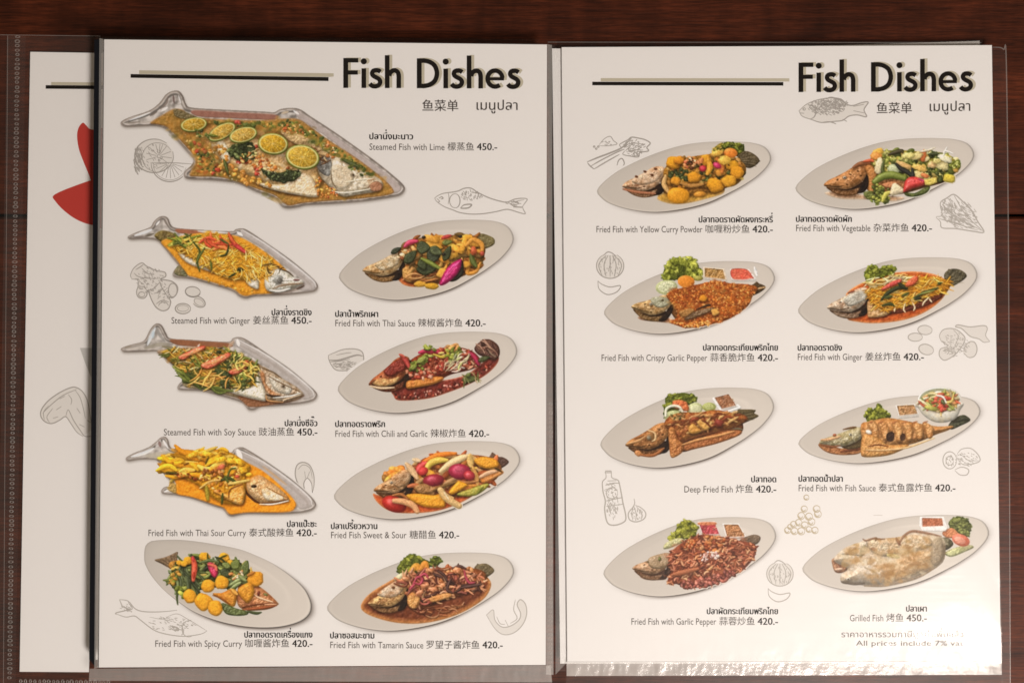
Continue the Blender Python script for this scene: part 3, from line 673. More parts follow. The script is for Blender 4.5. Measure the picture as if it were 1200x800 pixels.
T4 = [(12, 188), (60, 170), (130, 152), (155, 130), (180, 80), (205, 50), (225, 44), (250, 58), (275, 105), (300, 132), (420, 140), (630, 152), (665, 130), (700, 124), (745, 140), (850, 210), (1000, 312), (1110, 405), (1155, 450), (1156, 475), (1130, 498), (1050, 515), (900, 528), (830, 532), (790, 550), (755, 548), (735, 525), (700, 500), (560, 460), (480, 440), (360, 434), (340, 420), (352, 395), (372, 375), (368, 345), (310, 285), (250, 228), (215, 208), (150, 210), (40, 213), (15, 205)]
@dish('left', (140, 370), 'steamed fish with soy sauce in a fish shaped metal tray', 'd4c6b8', box=(-22, 18, 1195, 604))
def d_soy(s):
    cav = [(175, 195), (215, 150), (260, 130), (300, 145), (640, 165), (700, 165), (830, 240), (960, 340), (1080, 440), (1100, 480), (1000, 508), (830, 520), (780, 536), (755, 532), (740, 515), (700, 490), (560, 450), (480, 430), (370, 422), (365, 400), (385, 372), (372, 335), (310, 275), (250, 215)]
    tray(s, T4, cav, 'd4c6b8', 7)
    tray_wall(s, [(300, 138), (440, 146), (640, 160), (640, 185), (440, 180), (330, 168)], [(690, 135), (860, 228), (1000, 325), (1120, 425), (1140, 470), (1080, 490), (1060, 440), (960, 370), (820, 270), (720, 200), (680, 175)],
        [([(40, 195), (100, 185), (150, 165)], 9, 'b8a795'), ([(30, 185), (70, 178)], 6, '86745f'), ([(165, 170), (185, 120), (210, 70)], 10, 'd9d6d0'), ([(215, 70), (235, 110), (265, 150)], 9, '857b70'), ([(200, 90), (195, 130)], 8, 'aab2b2'), ([(150, 190), (220, 170), (290, 165)], 12, '8a7c66'), ([(250, 180), (330, 190)], 8, '6e5f3e'), ([(470, 165), (450, 195)], 5, 'e6dcd2'), ([(640, 180), (670, 150)], 10, 'b8916e'), ([(690, 140), (700, 175)], 10, 'efe8e0')], '8e5636')
    s.sauce([(220, 210), (330, 190), (470, 180), (640, 200), (720, 225), (830, 290), (960, 390), (1060, 450), (1080, 470), (1000, 505), (830, 515), (770, 530), (740, 512), (700, 486), (560, 446), (480, 428), (400, 420), (370, 400), (380, 370), (310, 275)], '9a7a58', '8d6f50', deep='6e4e30', ew=14, spec=.2)
    s.poly([(690, 470), (740, 460), (900, 490), (1000, 500), (900, 520), (770, 534), (720, 500)], '83502c', 'sauce', bulge=8, h=.2, bump=.3, sh=0, soft=3)
    s.poly([(380, 380), (480, 410), (600, 440), (700, 470), (660, 470), (500, 432), (390, 418)], 'a08a60', 'fish_shaped_tray', bulge=8, bump=.6, sh=0, col2='6a5a38', soft=3)
    s.poly([(600, 430), (700, 420), (780, 410), (800, 350), (815, 330), (830, 380), (855, 430), (858, 495), (800, 490), (700, 465)], 'e0d0b2', 'fish', bulge=24, bump=.4, col2='cfb890', spec=.4)
    s.poly([(815, 300), (850, 300), (900, 330), (960, 370), (1030, 410), (1075, 450), (1070, 465), (1020, 485), (960, 505), (880, 500), (855, 485), (850, 420), (820, 360)], 'bfa380', 'fish', bulge=36, bump=.9, bsc=8, col2='8d6a44', spec=.45)
    s.poly([(820, 320), (850, 340), (860, 400), (900, 440), (945, 465), (930, 475), (880, 460), (850, 420)], 'b0703a', 'fish', bulge=10, bump=.6, col2='d4a878', sh=.2)
    s.poly([(880, 350), (960, 385), (1010, 420), (990, 460), (920, 440), (890, 400)], 'd4c4aa', 'fish', bulge=20, bump=.7, col2='b39a78', sh=.15)
    s.blob(958, 412, 14, 11, 20, '8b7358', 'fish', h=.5); s.blob(960, 412, 7, 6, 0, '40301f', 'fish', sh=0)
    for a, wd, c in (([(860, 460), (900, 470), (940, 468)], 6, '2c1c10'), ([(960, 500), (970, 490), (1065, 460)], 4, 'e0b98a'), ([(870, 350), (940, 390), (1060, 445)], 3, '6a4a2a'), ([(900, 480), (1000, 470), (1060, 452)], 4, 'efe3cc'), ([(860, 465), (870, 495), (960, 505)], 4, 'c98a44'), ([(825, 300), (900, 330), (950, 365)], 3, '5a4020')):
        s.stroke(a, wd, c, 'fish', sh=.2)
    body = [(250, 215), (330, 190), (430, 200), (500, 180), (600, 195), (680, 215), (760, 260), (820, 290), (800, 350), (790, 400), (720, 425), (600, 420), (500, 410), (410, 390), (380, 350), (320, 290)]
    s.poly(body, 'b8841f', 'topping', bulge=40, bump=1.4, bsc=8, col2='6e5a1c')
    s.cloud(body, 60, ['c8902a', '4a5420', 'a0641c', 'd8b058', '6a6a20'], size=(14, 30), alpha=.6)
    s.shreds(body, 260, ['d9a52c', 'e2b64a', 'c58e20', '4f5a20', '3b431a', '7b7c2a', 'e8c878', 'b06a20'], 'topping', ln=(28, 80), wd=(2.6, 5.5), ang=(-50, 60), bend=.3, spec=.12)
    s.shreds([(320, 290), (380, 330), (520, 400), (620, 430), (560, 440), (420, 400), (370, 360)], 18, ['4f6a24', '35501c', '7a8a34'], 'topping', ln=(80, 160), wd=(5, 8), ang=(10, 40))
    s.poly([(560, 310), (620, 320), (660, 350), (640, 360), (580, 345)], '24381a', 'topping', bulge=10, bump=1, col2='3c5a28')
    s.poly([(590, 380), (640, 380), (640, 420), (600, 415)], '2c401c', 'topping', bulge=8, bump=1)
    s.shreds([(400, 340), (500, 330), (640, 380), (560, 410), (430, 390)], 16, ['e8b048', 'e09a34', 'd98a2c'], 'topping', ln=(60, 120), wd=(4, 6), ang=(-70, 30))
    for pts in ([(345, 240), (400, 210), (470, 180), (505, 178), (490, 200), (430, 222), (375, 258)], [(480, 285), (540, 255), (600, 230), (640, 215), (650, 235), (600, 270), (530, 308), (490, 305)], [(640, 325), (690, 300), (730, 265), (755, 265), (748, 300), (710, 330), (660, 345)]):
        s.poly(pts, 'c8472a', 'topping', bulge=10, bump=.4, col2='dc7444', spec=.4, vary=.8, sh=.6)
        P = np.array(pts, float); c = P.mean(0)
        s.stroke([P[0] * .7 + c * .3 + (0, 4), c + (0, 6), P[3] * .7 + c * .3 + (0, 4)], 8, 'e0944a', 'topping', sh=0, alpha=.8)
        s.grains(c + (P - c) * .6, 6, ['f0d08a', 'eac070'], 'topping', size=(3, 5), sh=.2)
    s.blob(582, 210, 14, 9, 0, '1f2a12', 'topping', bump=.7); s.blob(645, 300, 16, 8, 20, '2c3c18', 'topping', bump=.7)
    s.shreds([(640, 215), (720, 230), (800, 290), (760, 400), (690, 420), (700, 330)], 46, ['4a6a24', 'd6b040', '6f8430', 'e4c258', '2c451a'], 'topping', ln=(35, 70), wd=(4, 7), ang=(-90, 80), bend=.9)

T6 = [(40, 178), (90, 150), (170, 118), (215, 85), (240, 62), (265, 56), (285, 75), (295, 110), (320, 128), (430, 136), (570, 140), (650, 150), (675, 128), (710, 118), (745, 130), (850, 195), (1000, 300), (1110, 395), (1148, 440), (1150, 465), (1120, 490), (1040, 505), (900, 510), (760, 508), (700, 515), (665, 523), (635, 515), (605, 480), (560, 465), (430, 420), (340, 400), (260, 392), (245, 375), (262, 352), (292, 345), (298, 322), (270, 270), (230, 205), (200, 190), (120, 190), (50, 200)]
@dish('left', (140, 500), 'sour curry fish in a fish shaped metal tray', 'd5c8ba', box=(10, 30, 1192, 580))
def d_sour(s):
    cav = [(160, 175), (230, 110), (290, 118), (340, 135), (640, 155), (700, 150), (830, 220), (960, 310), (1060, 400), (1085, 460), (1030, 492), (760, 500), (690, 508), (645, 510), (610, 472), (560, 455), (430, 410), (350, 392), (290, 370), (305, 345), (305, 320), (275, 262), (240, 205)]
    tray(s, T6, cav, 'd5c8ba', 11)
    tray_wall(s, [(310, 125), (450, 135), (480, 150), (330, 150)], [(690, 130), (850, 210), (1000, 315), (1110, 410), (1130, 460), (1060, 480), (1030, 430), (930, 340), (800, 250), (720, 200), (680, 160)],
        [([(70, 175), (150, 150), (200, 125)], 10, 'e8e2da'), ([(60, 180), (140, 183)], 5, '8d7f70'), ([(215, 115), (240, 80)], 10, 'c8bbae'), ([(232, 85), (240, 115)], 9, '6f4c42'), ([(160, 170), (230, 165), (300, 150)], 18, 'a89880'), ([(255, 75), (285, 125)], 6, 'e9e0d6'), ([(690, 135), (715, 185)], 14, 'f2ebe4'), ([(840, 230), (980, 340)], 6, 'b98a58'), ([(262, 380), (300, 370), (400, 395)], 7, 'e4dbd0')], 'c28a3c')
    s.sauce([(250, 205), (330, 150), (480, 138), (620, 150), (760, 215), (850, 265), (950, 350), (1025, 430), (1030, 470), (980, 498), (760, 500), (690, 508), (645, 510), (612, 474), (560, 456), (430, 412), (335, 390), (330, 330), (290, 270)], 'e08c12', 'd07c10', deep='d27d0c', ew=10, spec=.15)
    s.poly([(285, 345), (300, 320), (330, 340), (330, 388), (285, 368)], 'b08a3c', 'sauce', bulge=6, bump=.6, sh=0, soft=3)
    s.poly([(745, 330), (790, 290), (830, 285), (900, 330), (960, 380), (995, 420), (985, 440), (920, 445), (850, 450), (800, 430), (760, 390)], 'd0a468', 'fish', bulge=40, bump=.8, bsc=8, col2='c0843c', spec=.4)
    s.poly([(840, 360), (900, 380), (960, 410), (950, 435), (870, 430), (840, 400)], 'e0cba4', 'fish', bulge=14, bump=.6, col2='d9a860', sh=.1)
    s.blob(788, 347, 17, 9, 0, '2c1a0a', 'fish', sh=.1)
    for a, wd, c in (([(820, 452), (900, 452), (990, 432)], 4, 'efe2cc'), ([(830, 445), (900, 440), (985, 425)], 4, '6e3c12'), ([(735, 345), (745, 385), (790, 430), (820, 445)], 7, '43200a'), ([(860, 350), (930, 390), (990, 415)], 3, '9d5f1c')):
        s.stroke(a, wd, c, 'fish', sh=.1)
    body = [(240, 215), (330, 150), (480, 140), (600, 130), (720, 190), (770, 240), (740, 300), (740, 400), (720, 450), (620, 450), (540, 410), (440, 330), (330, 290), (280, 265)]
    s.poly(body, 'e09c14', 'topping', bulge=40, bump=1.4, bsc=16, col2='c67c0e')
    s.shreds([(240, 215), (330, 150), (480, 140), (600, 150), (600, 230), (470, 290), (330, 285), (270, 260)], 60, ['f2b41c', 'eda414', 'f6c440', 'd98a10'], 'topping', ln=(70, 140), wd=(11, 18), ang=(-30, 20), spec=.15)
    for q in ((610, 150, 30, 17, 5), (650, 200, 40, 16, 10), (700, 205, 34, 17, 30), (590, 190, 36, 17, -10), (720, 255, 30, 20, 10), (430, 165, 34, 16, -15), (520, 160, 34, 16, 4), (760, 280, 20, 12, 0)):
        s.blob(*q, 'f0b01c', 'topping', bump=.5, tex=.2, jit=.06)
    s.stroke([(580, 130), (605, 128), (635, 140)], 12, 'f0ac18', 'topping'); s.stroke([(590, 155), (625, 158)], 4, '7d4a10', 'topping', sh=0)
    s.grains([(470, 260), (560, 230), (640, 220), (700, 260), (680, 330), (600, 370), (540, 380), (480, 320)], 70, ['c87a14', 'a85a10', 'e0a63a', '8a4a14', 'e8bc60', 'd9903a'], 'topping', size=(7, 14), spec=.3)
    s.grains([(320, 270), (420, 275), (460, 310), (360, 300)], 14, ['a03c18', 'c46a1a', '7a3410'], 'topping', size=(6, 11))
    s.poly([(560, 380), (640, 390), (665, 350), (720, 330), (735, 370), (735, 400), (715, 455), (640, 430)], 'd99026', 'fish', bulge=18, bump=.6, col2='e8b25c', spec=.3)
    for a, wd, c in (([(505, 215), (520, 180)], 5, '4a3a10'), ([(630, 300), (650, 250), (680, 240)], 5, '3c5018'), ([(600, 310), (640, 300), (680, 320)], 9, '2e4216'), ([(620, 290), (635, 320)], 8, '3a5a1c'), ([(275, 265), (310, 268), (340, 272)], 6, '4e4410'), ([(605, 390), (600, 450)], 6, '2f4414'), ([(640, 335), (760, 312)], 9, 'd8b048'), ([(470, 360), (530, 320), (590, 310)], 6, 'd9ac4c'), ([(510, 350), (518, 425)], 12, 'a08a1c'), ([(380, 220), (405, 212)], 5, '6a3c0c'), ([(640, 410), (650, 365), (720, 335)], 4, '7a4410')):
        s.stroke(a, wd, c, 'topping', taper=.3)
    s.blob(600, 235, 26, 14, -15, 'd8683a', 'topping', bump=.6); s.blob(690, 290, 14, 9, 0, 'c84a2a', 'topping')

P8 = [(145, 180), (148, 110), (165, 80), (200, 65), (300, 60), (400, 64), (550, 85), (700, 115), (800, 152), (900, 200), (1000, 268), (1080, 340), (1115, 400), (1127, 445), (1118, 492), (1080, 530), (1020, 555), (940, 572), (850, 577), (750, 572), (650, 556), (550, 530), (450, 491), (380, 450), (300, 390), (240, 335), (190, 275), (160, 225)]
@dish('left', (140, 620), 'fried fish in spicy curry with round yellow eggplants on a tilted white plate', 'dacdc0', outline=P8, box=(185, 100, 960, 525))
def d_spicy(s):
    s.tail((318, 215), (205, 178), (340, 130), '7a5c3c', 'fish_tail', w=20, rays=10)
    s.poly([(300, 190), (370, 180), (420, 210), (400, 260), (330, 240), (290, 225)], 'c88a2c', 'fish_tail', bulge=16, bump=1, col2='8e5a1c')
    s.poly([(690, 430), (700, 320), (760, 300), (830, 340), (880, 380), (925, 425), (930, 440), (880, 465), (800, 475), (730, 470)], 'c8834a', 'fish', bulge=40, bump=1.2, bsc=8, col2='a05a2c', spec=.35)
    for a, wd, c in (([(720, 470), (820, 460), (920, 445)], 7, '9c4c22'), ([(720, 455), (800, 440), (920, 430)], 4, '5a2812'), ([(790, 380), (820, 400), (900, 425)], 5, 'e8bd8c'), ([(850, 440), (920, 437)], 5, 'd99a64')):
        s.stroke(a, wd, c, 'fish', sh=.3)
    s.blob(815, 375, 8, 16, 10, '6a2a1c', 'fish', sh=.1); s.blob(856, 381, 14, 7, 20, '6a6a30', 'fish', sh=.1)
    body = [(290, 300), (310, 240), (370, 190), (420, 170), (470, 165), (540, 180), (600, 180), (700, 190), (760, 230), (800, 270), (740, 310), (680, 330), (560, 340), (450, 360), (370, 390), (320, 350)]
    s.poly(body, '3a4a1e', 'vegetables', bulge=40, bump=1.6, bsc=8, col2='22300f')
    s.shreds(body, 90, ['46602a', '2f4a1e', '5d7a2e', '26381a', '718438', 'b08a2c'], 'vegetables', ln=(45, 120), wd=(7, 12), ang=(-60, 60), spec=.35)
    s.shreds([(300, 260), (380, 220), (460, 220), (500, 330), (400, 350), (320, 320)], 24, ['39522a', '2c4424', '50703a'], 'vegetables', ln=(80, 150), wd=(7, 11), ang=(30, 100), spec=.45)
    s.grains([(285, 300), (320, 240), (350, 260), (340, 330), (300, 325)], 20, ['9a6a1c', '6a7a24', 'c08a2a'], 'vegetables', size=(7, 14))
    s.grains([(330, 340), (380, 340), (400, 390), (350, 395)], 12, ['7a9a30', '5a7a24', '9ab040'], 'vegetables', size=(10, 18))
    for q, r in (((400, 180), 30), ((500, 158), 32), ((612, 165), 36), ((350, 195), 20), ((380, 200), 22), ((650, 195), 22)):
        s.chunk(q[0], q[1], r, 'e2a01e', 'vegetables')
    for a, wd, c in (([(515, 140), (518, 180), (500, 190)], 5, '2c3c16'), ([(560, 160), (600, 175), (625, 200)], 6, '26361a'), ([(590, 165), (630, 150)], 5, '2c3c16'), ([(470, 195), (530, 180), (580, 190)], 8, '3f6a38')):
        s.stroke(a, wd, c, 'vegetables')
    s.leaf((660, 230), (700, 180), 26, '4a6a28', 'vegetables'); s.leaf((720, 270), (750, 180), 24, '3c5a24', 'vegetables'); s.leaf((590, 240), (660, 270), 26, '2a3c1c', 'vegetables'); s.leaf((650, 220), (600, 200), 18, '5a7a34', 'vegetables')
    s.stroke([(430, 165), (440, 220), (432, 298)], 17, 'd8502c', 'vegetables', taper=.45, spec=.4); s.stroke([(436, 250), (434, 285)], 8, 'a8301c', 'vegetables', sh=0); s.stroke([(428, 160), (432, 180)], 10, 'd03a34', 'vegetables')
    s.poly([(515, 200), (545, 195), (575, 225), (575, 265), (555, 282), (530, 250)], 'c82c48', 'vegetables', bulge=16, bump=.4, spec=.5); s.stroke([(520, 205), (560, 215), (570, 240)], 9, 'dd6a44', 'vegetables')
    s.grains([(650, 240), (720, 250), (740, 300), (680, 310)], 20, ['e8c89c', 'd8a060', '7a8a38', 'c87a34'], 'vegetables', size=(6, 12))
    for a in ([(640, 330), (690, 300), (730, 280)], [(660, 340), (710, 310)], [(700, 270), (740, 300)]):
        s.stroke(a, 11, '6a8a4a', 'vegetables', spec=.4)
    s.chunk(800, 290, 50, 'e0941e', 'vegetables', asp=.95); s.stroke([(750, 270), (790, 250)], 10, 'b06a1c', 'vegetables')
    s.poly([(695, 350), (760, 310), (790, 350), (780, 400), (750, 430), (715, 400)], 'dc9420', 'vegetables', bulge=22, bump=.5, col2='c8801c')
    s.poly([(545, 375), (600, 370), (660, 345), (690, 370), (680, 440), (655, 450), (600, 415)], 'd08a24', 'vegetables', bulge=22, bump=.5, col2='b86a18'); s.stroke([(545, 385), (600, 405), (650, 440)], 4, '8a4412', 'vegetables', sh=0); s.stroke([(655, 350), (690, 380)], 10, 'e8a83c', 'vegetables')
    s.poly([(600, 430), (680, 460), (750, 480), (745, 500), (680, 505), (620, 490)], '3c5a26', 'vegetables', bulge=10, bump=.5, spec=.45, col2='263c18'); s.stroke([(750, 480), (800, 490), (830, 485)], 9, '2f4420', 'vegetables')
    for q, r in (((412, 388), 42), ((490, 422), 52), ((520, 332), 40), ((600, 312), 42), ((562, 460), 46)):
        s.chunk(q[0], q[1], r, 'e6a020', 'vegetables', k=7, asp=.98, col2='dc9014', bump=.15, smooth=True)

@dish('left', (380, 240), 'fried fish with Thai sauce, dark leaves and a magenta chilli on a white plate', 'ded1c4', plate=(85, 88, 1110, 560), box=(200, 150, 1020, 520))
def d_thai(s):
    s.sauce([(290, 440), (400, 420), (470, 470), (560, 480), (700, 455), (820, 410), (910, 350), (920, 300), (600, 300), (430, 400)], 'c0581c', 'd07a30', ew=12, spec=.3)
    s.tail((885, 220), (900, 168), (1000, 225), '6e6032', w=24)
    s.poly([(885, 190), (920, 168), (985, 190), (1000, 215), (985, 240), (930, 260), (890, 240)], '7a6a3c', 'fish', bulge=12, bump=.5, col2='5c4c28')
    s.poly([(460, 360), (560, 330), (700, 330), (840, 280), (930, 240), (940, 290), (880, 380), (760, 440), (640, 470), (560, 470), (470, 440)], 'c07a2a', 'fish', bulge=40, bump=1.2, col2='8e5018')
    s.head((225, 385), (458, 302), ['c8a26a', 'a8763a', '6a4218'], bump=1.0)
    s.poly([(300, 350), (360, 310), (430, 285), (440, 330), (400, 370), (340, 385)], 'd8bf94', 'fish', bulge=14, bump=1.2, bsc=4, col2='b08850', sh=0, soft=3)
    s.poly([(465, 370), (530, 350), (560, 370), (520, 390), (515, 450), (470, 440), (458, 400)], 'd8a24a', 'fish', bulge=14, bump=.8, col2='c0843a')
    s.poly([(520, 400), (600, 390), (660, 385), (665, 450), (600, 450), (520, 455)], '9a5a24', 'fish', bulge=18, bump=1.2, col2='6a3a18')
    s.shreds([(520, 400), (660, 390), (660, 440), (530, 450)], 14, ['c8924a', '7a4418', 'b0702c'], 'fish', ln=(60, 120), wd=(3, 6), ang=(-15, 5))
    body = [(430, 270), (500, 220), (580, 190), (700, 185), (820, 170), (900, 200), (940, 280), (910, 370), (840, 390), (760, 380), (660, 390), (560, 360), (470, 340)]
    s.poly(body, 'a06a24', 'vegetables', bulge=40, bump=1.6, col2='4a3a18')
    s.shreds(body, 70, ['d08a24', 'b86a1c', '8a4a14', 'e0a43c', '6a4a1c', 'c0701c'], 'vegetables', ln=(35, 90), wd=(8, 14), ang=(-60, 60))
    for q in ((690, 215, 60, 26, -15), (640, 235, 50, 22, 20), (770, 255, 50, 18, 25), (740, 300, 50, 18, -10), (880, 220, 40, 24, 10), (830, 190, 40, 14, -8), (815, 235, 16, 50, 15), (630, 200, 50, 20, 15), (700, 320, 36, 16, 30)):
        s.blob(*q, 'e09a2a', 'vegetables', p=3, bump=.4, jit=.1)
    s.stroke([(830, 240), (870, 205), (920, 230), (925, 275)], 15, 'd8922e', 'vegetables'); s.stroke([(860, 290), (850, 350), (840, 400), (890, 390), (915, 340)], 12, 'd08a28', 'vegetables')
    s.stroke([(470, 245), (500, 220), (545, 212)], 15, 'c4324a', 'vegetables', spec=.4); s.stroke([(690, 195), (740, 180)], 12, 'b8382c', 'vegetables')
    s.grains([(420, 270), (480, 260), (540, 250), (520, 300), (450, 320)], 24, ['d8aa5c', 'b8803a', '8a4a20', 'e8c48a'], 'vegetables', size=(7, 14))
    for a, b, w, c in (((390, 285), (450, 250), 16, '2a3420'), ((470, 340), (540, 270), 28, '2c3c1c'), ((540, 250), (620, 250), 36, '364a26'), ((600, 290), (680, 300), 44, '2a3a22'), ((620, 250), (690, 290), 26, '465a30'), ((700, 330), (740, 240), 22, '2c3818'), ((690, 225), (750, 215), 16, '6f8030'), ((540, 380), (660, 370), 34, '243618'), ((560, 320), (590, 380), 26, '2f4822')):
        s.leaf(a, b, w, c, 'vegetables', vein=False, col2=hx(c) * .7)
    s.stroke([(570, 315), (620, 340), (680, 375)], 13, '4e7a24', 'vegetables', spec=.5); s.stroke([(860, 290), (870, 330), (890, 360)], 16, '3c5c20', 'vegetables', spec=.4)
    for q in ((583, 190), (797, 186), (700, 290)): s.blob(q[0], q[1], 12, 9, 0, '241c12', 'vegetables')
    s.blob(875, 270, 18, 26, 0, 'c0562a', 'vegetables', bump=.5); s.blob(925, 285, 14, 14, 0, 'b0442c', 'vegetables')
    s.chunk(560, 465, 36, 'd8a02c', 'vegetables', asp=.5); s.chunk(630, 478, 44, 'd09a20', 'vegetables', asp=.45); s.chunk(690, 400, 34, 'e0a43a', 'vegetables', k=4); s.chunk(830, 350, 26, 'd8982c', 'vegetables')
    s.poly([(735, 430), (790, 340), (812, 330), (815, 400), (780, 440), (740, 450)], '2a2618', 'vegetables', bulge=12, bump=.5)
    s.poly([(675, 465), (700, 400), (745, 345), (800, 318), (806, 335), (790, 390), (745, 440), (700, 470)], 'c01e58', 'vegetables', bulge=22, bump=.4, spec=.5, col2='a0184c')
    s.stroke([(700, 440), (750, 380), (795, 330)], 3, 'e05a88', 'vegetables', sh=0, alpha=.7)

@dish('left', (380, 375), 'fried fish in dark red chili and garlic sauce on a white plate', 'e0d4c7', plate=(78, 68, 1130, 546), box=(240, 100, 1050, 480))
def d_chili(s):
    s.sauce([(400, 410), (500, 380), (800, 330), (950, 230), (1010, 180), (1020, 240), (960, 310), (860, 370), (720, 425), (600, 460), (440, 470), (405, 440)], '6e1f10', 'b5562c', deep='4a120a', ew=10, spec=.35)
    s.grains([(420, 430), (560, 420), (800, 350), (960, 260), (1000, 220), (940, 310), (760, 400), (600, 450), (440, 460)], 110, ['8a2c18', '4c140c', 'b04a2c', 'd08a6a', '6a1a10', '3a2014'], 'sauce', size=(4, 9))
    s.poly([(880, 160), (930, 115), (975, 115), (1020, 150), (1028, 200), (1000, 235), (950, 220), (900, 200)], '5a3424', 'fish', bulge=16, bump=.9, bsc=4, col2='3c2018', spec=.4)
    s.shreds([(890, 160), (940, 125), (990, 140), (1000, 200), (930, 190)], 14, ['8c5c44', '3a2018', 'a87c5c'], 'fish', ln=(40, 80), wd=(3, 5), ang=(20, 60))
    s.poly([(470, 330), (480, 260), (560, 200), (700, 160), (800, 160), (880, 190), (920, 250), (860, 290), (740, 320), (640, 370), (520, 400), (480, 390)], '8e3c1c', 'fish', bulge=50, bump=1.4, col2='6a2410', spec=.35)
    s.head((262, 378), (488, 222), ['a4582c', '7c3818', '4a1c0c'], eye=False, bump=1.0)
    s.poly([(350, 300), (400, 250), (460, 220), (490, 240), (470, 290), (430, 310), (380, 330)], '8a2c1a', 'topping', bulge=14, bump=1.5, bsc=4, col2='5c1c10', spec=.5)
    s.poly([(275, 360), (330, 340), (390, 345), (440, 330), (420, 365), (370, 385), (310, 385)], 'd8aa60', 'fish', bulge=14, bump=.8, col2='b0743a', sh=.1); s.stroke([(268, 385), (330, 398), (410, 395)], 7, 'e0bd8a', 'fish'); s.stroke([(262, 372), (300, 350)], 5, '7a3c1c', 'fish')
    s.poly([(485, 360), (540, 345), (620, 335), (680, 330), (700, 345), (640, 375), (540, 395), (485, 400)], 'd0842c', 'fish', bulge=16, bump=.6, col2='b86420', spec=.3)
    body = [(480, 320), (500, 270), (560, 220), (640, 180), (760, 150), (820, 175), (900, 230), (900, 280), (800, 290), (700, 310), (600, 340), (520, 350)]
    s.grains(body, 230, ['a03a20', 'c0603a', '7a2412', 'd08858', '5c180c', 'b84a28', 'e0aa80', '8c2a1c'], 'topping', size=(6, 12))
    s.shreds([(700, 240), (800, 180), (900, 220), (900, 280), (760, 300)], 26, ['d8b48c', 'c89060', '9a4a2c', 'e8cdb0', '6a2418'], 'topping', ln=(30, 70), wd=(4, 7), ang=(-60, 60))
    s.stroke([(555, 190), (610, 178), (680, 190)], 14, 'b8223c', 'topping', spec=.4); s.stroke([(850, 190), (880, 215), (905, 260)], 14, 'a8203a', 'topping', spec=.4); s.stroke([(450, 210), (480, 240), (500, 280)], 14, 'b03a2c', 'topping', spec=.4); s.stroke([(440, 200), (470, 215)], 8, 'c8543a', 'topping')
    s.stroke([(640, 200), (690, 215), (725, 200), (710, 170)], 9, 'c8b030', 'topping'); s.stroke([(670, 195), (700, 190)], 7, 'e0cc5a', 'topping')
    s.grains([(720, 150), (760, 140), (790, 160), (750, 180)], 14, ['e8b060', 'd89040'], 'topping', size=(8, 14))
    for c0, k in (((610, 155), 30), ((580, 215), 34), ((525, 265), 30), ((770, 190), 40), ((750, 220), 24)):
        for i in range(11):
            s.blob(c0[0] + s.r.randn() * k * .55, c0[1] + s.r.randn() * k * .4, s.r.uniform(9, 20), s.r.uniform(6, 11), s.r.uniform(-60, 60), ['7a9a28', '5c8024', '92ac3a', '4a6a1e', 'a6b84a'][s.r.randint(5)], 'topping', bump=.7, sh=.5)
    s.leaf((540, 250), (600, 215), 15, '6f9438', 'topping'); s.leaf((500, 285), (545, 265), 15, '5a8228', 'topping')
    s.shreds([(720, 250), (820, 200), (840, 230), (760, 290)], 14, ['e0cc9a', 'a8b058', 'ccb880'], 'topping', ln=(40, 80), wd=(3, 5), ang=(-70, -20))
    s.leaf((900, 240), (970, 215), 15, '32401c', 'topping'); s.leaf((810, 350), (900, 340), 20, '34501f', 'topping'); s.leaf((830, 330), (860, 310), 12, '466024', 'topping')
    s.shreds([(750, 370), (800, 330), (900, 330), (890, 370)], 8, ['8a7a3c', 'b8a060', '5a6a28'], 'topping', ln=(40, 70), wd=(2.5, 4), ang=(30, 100))

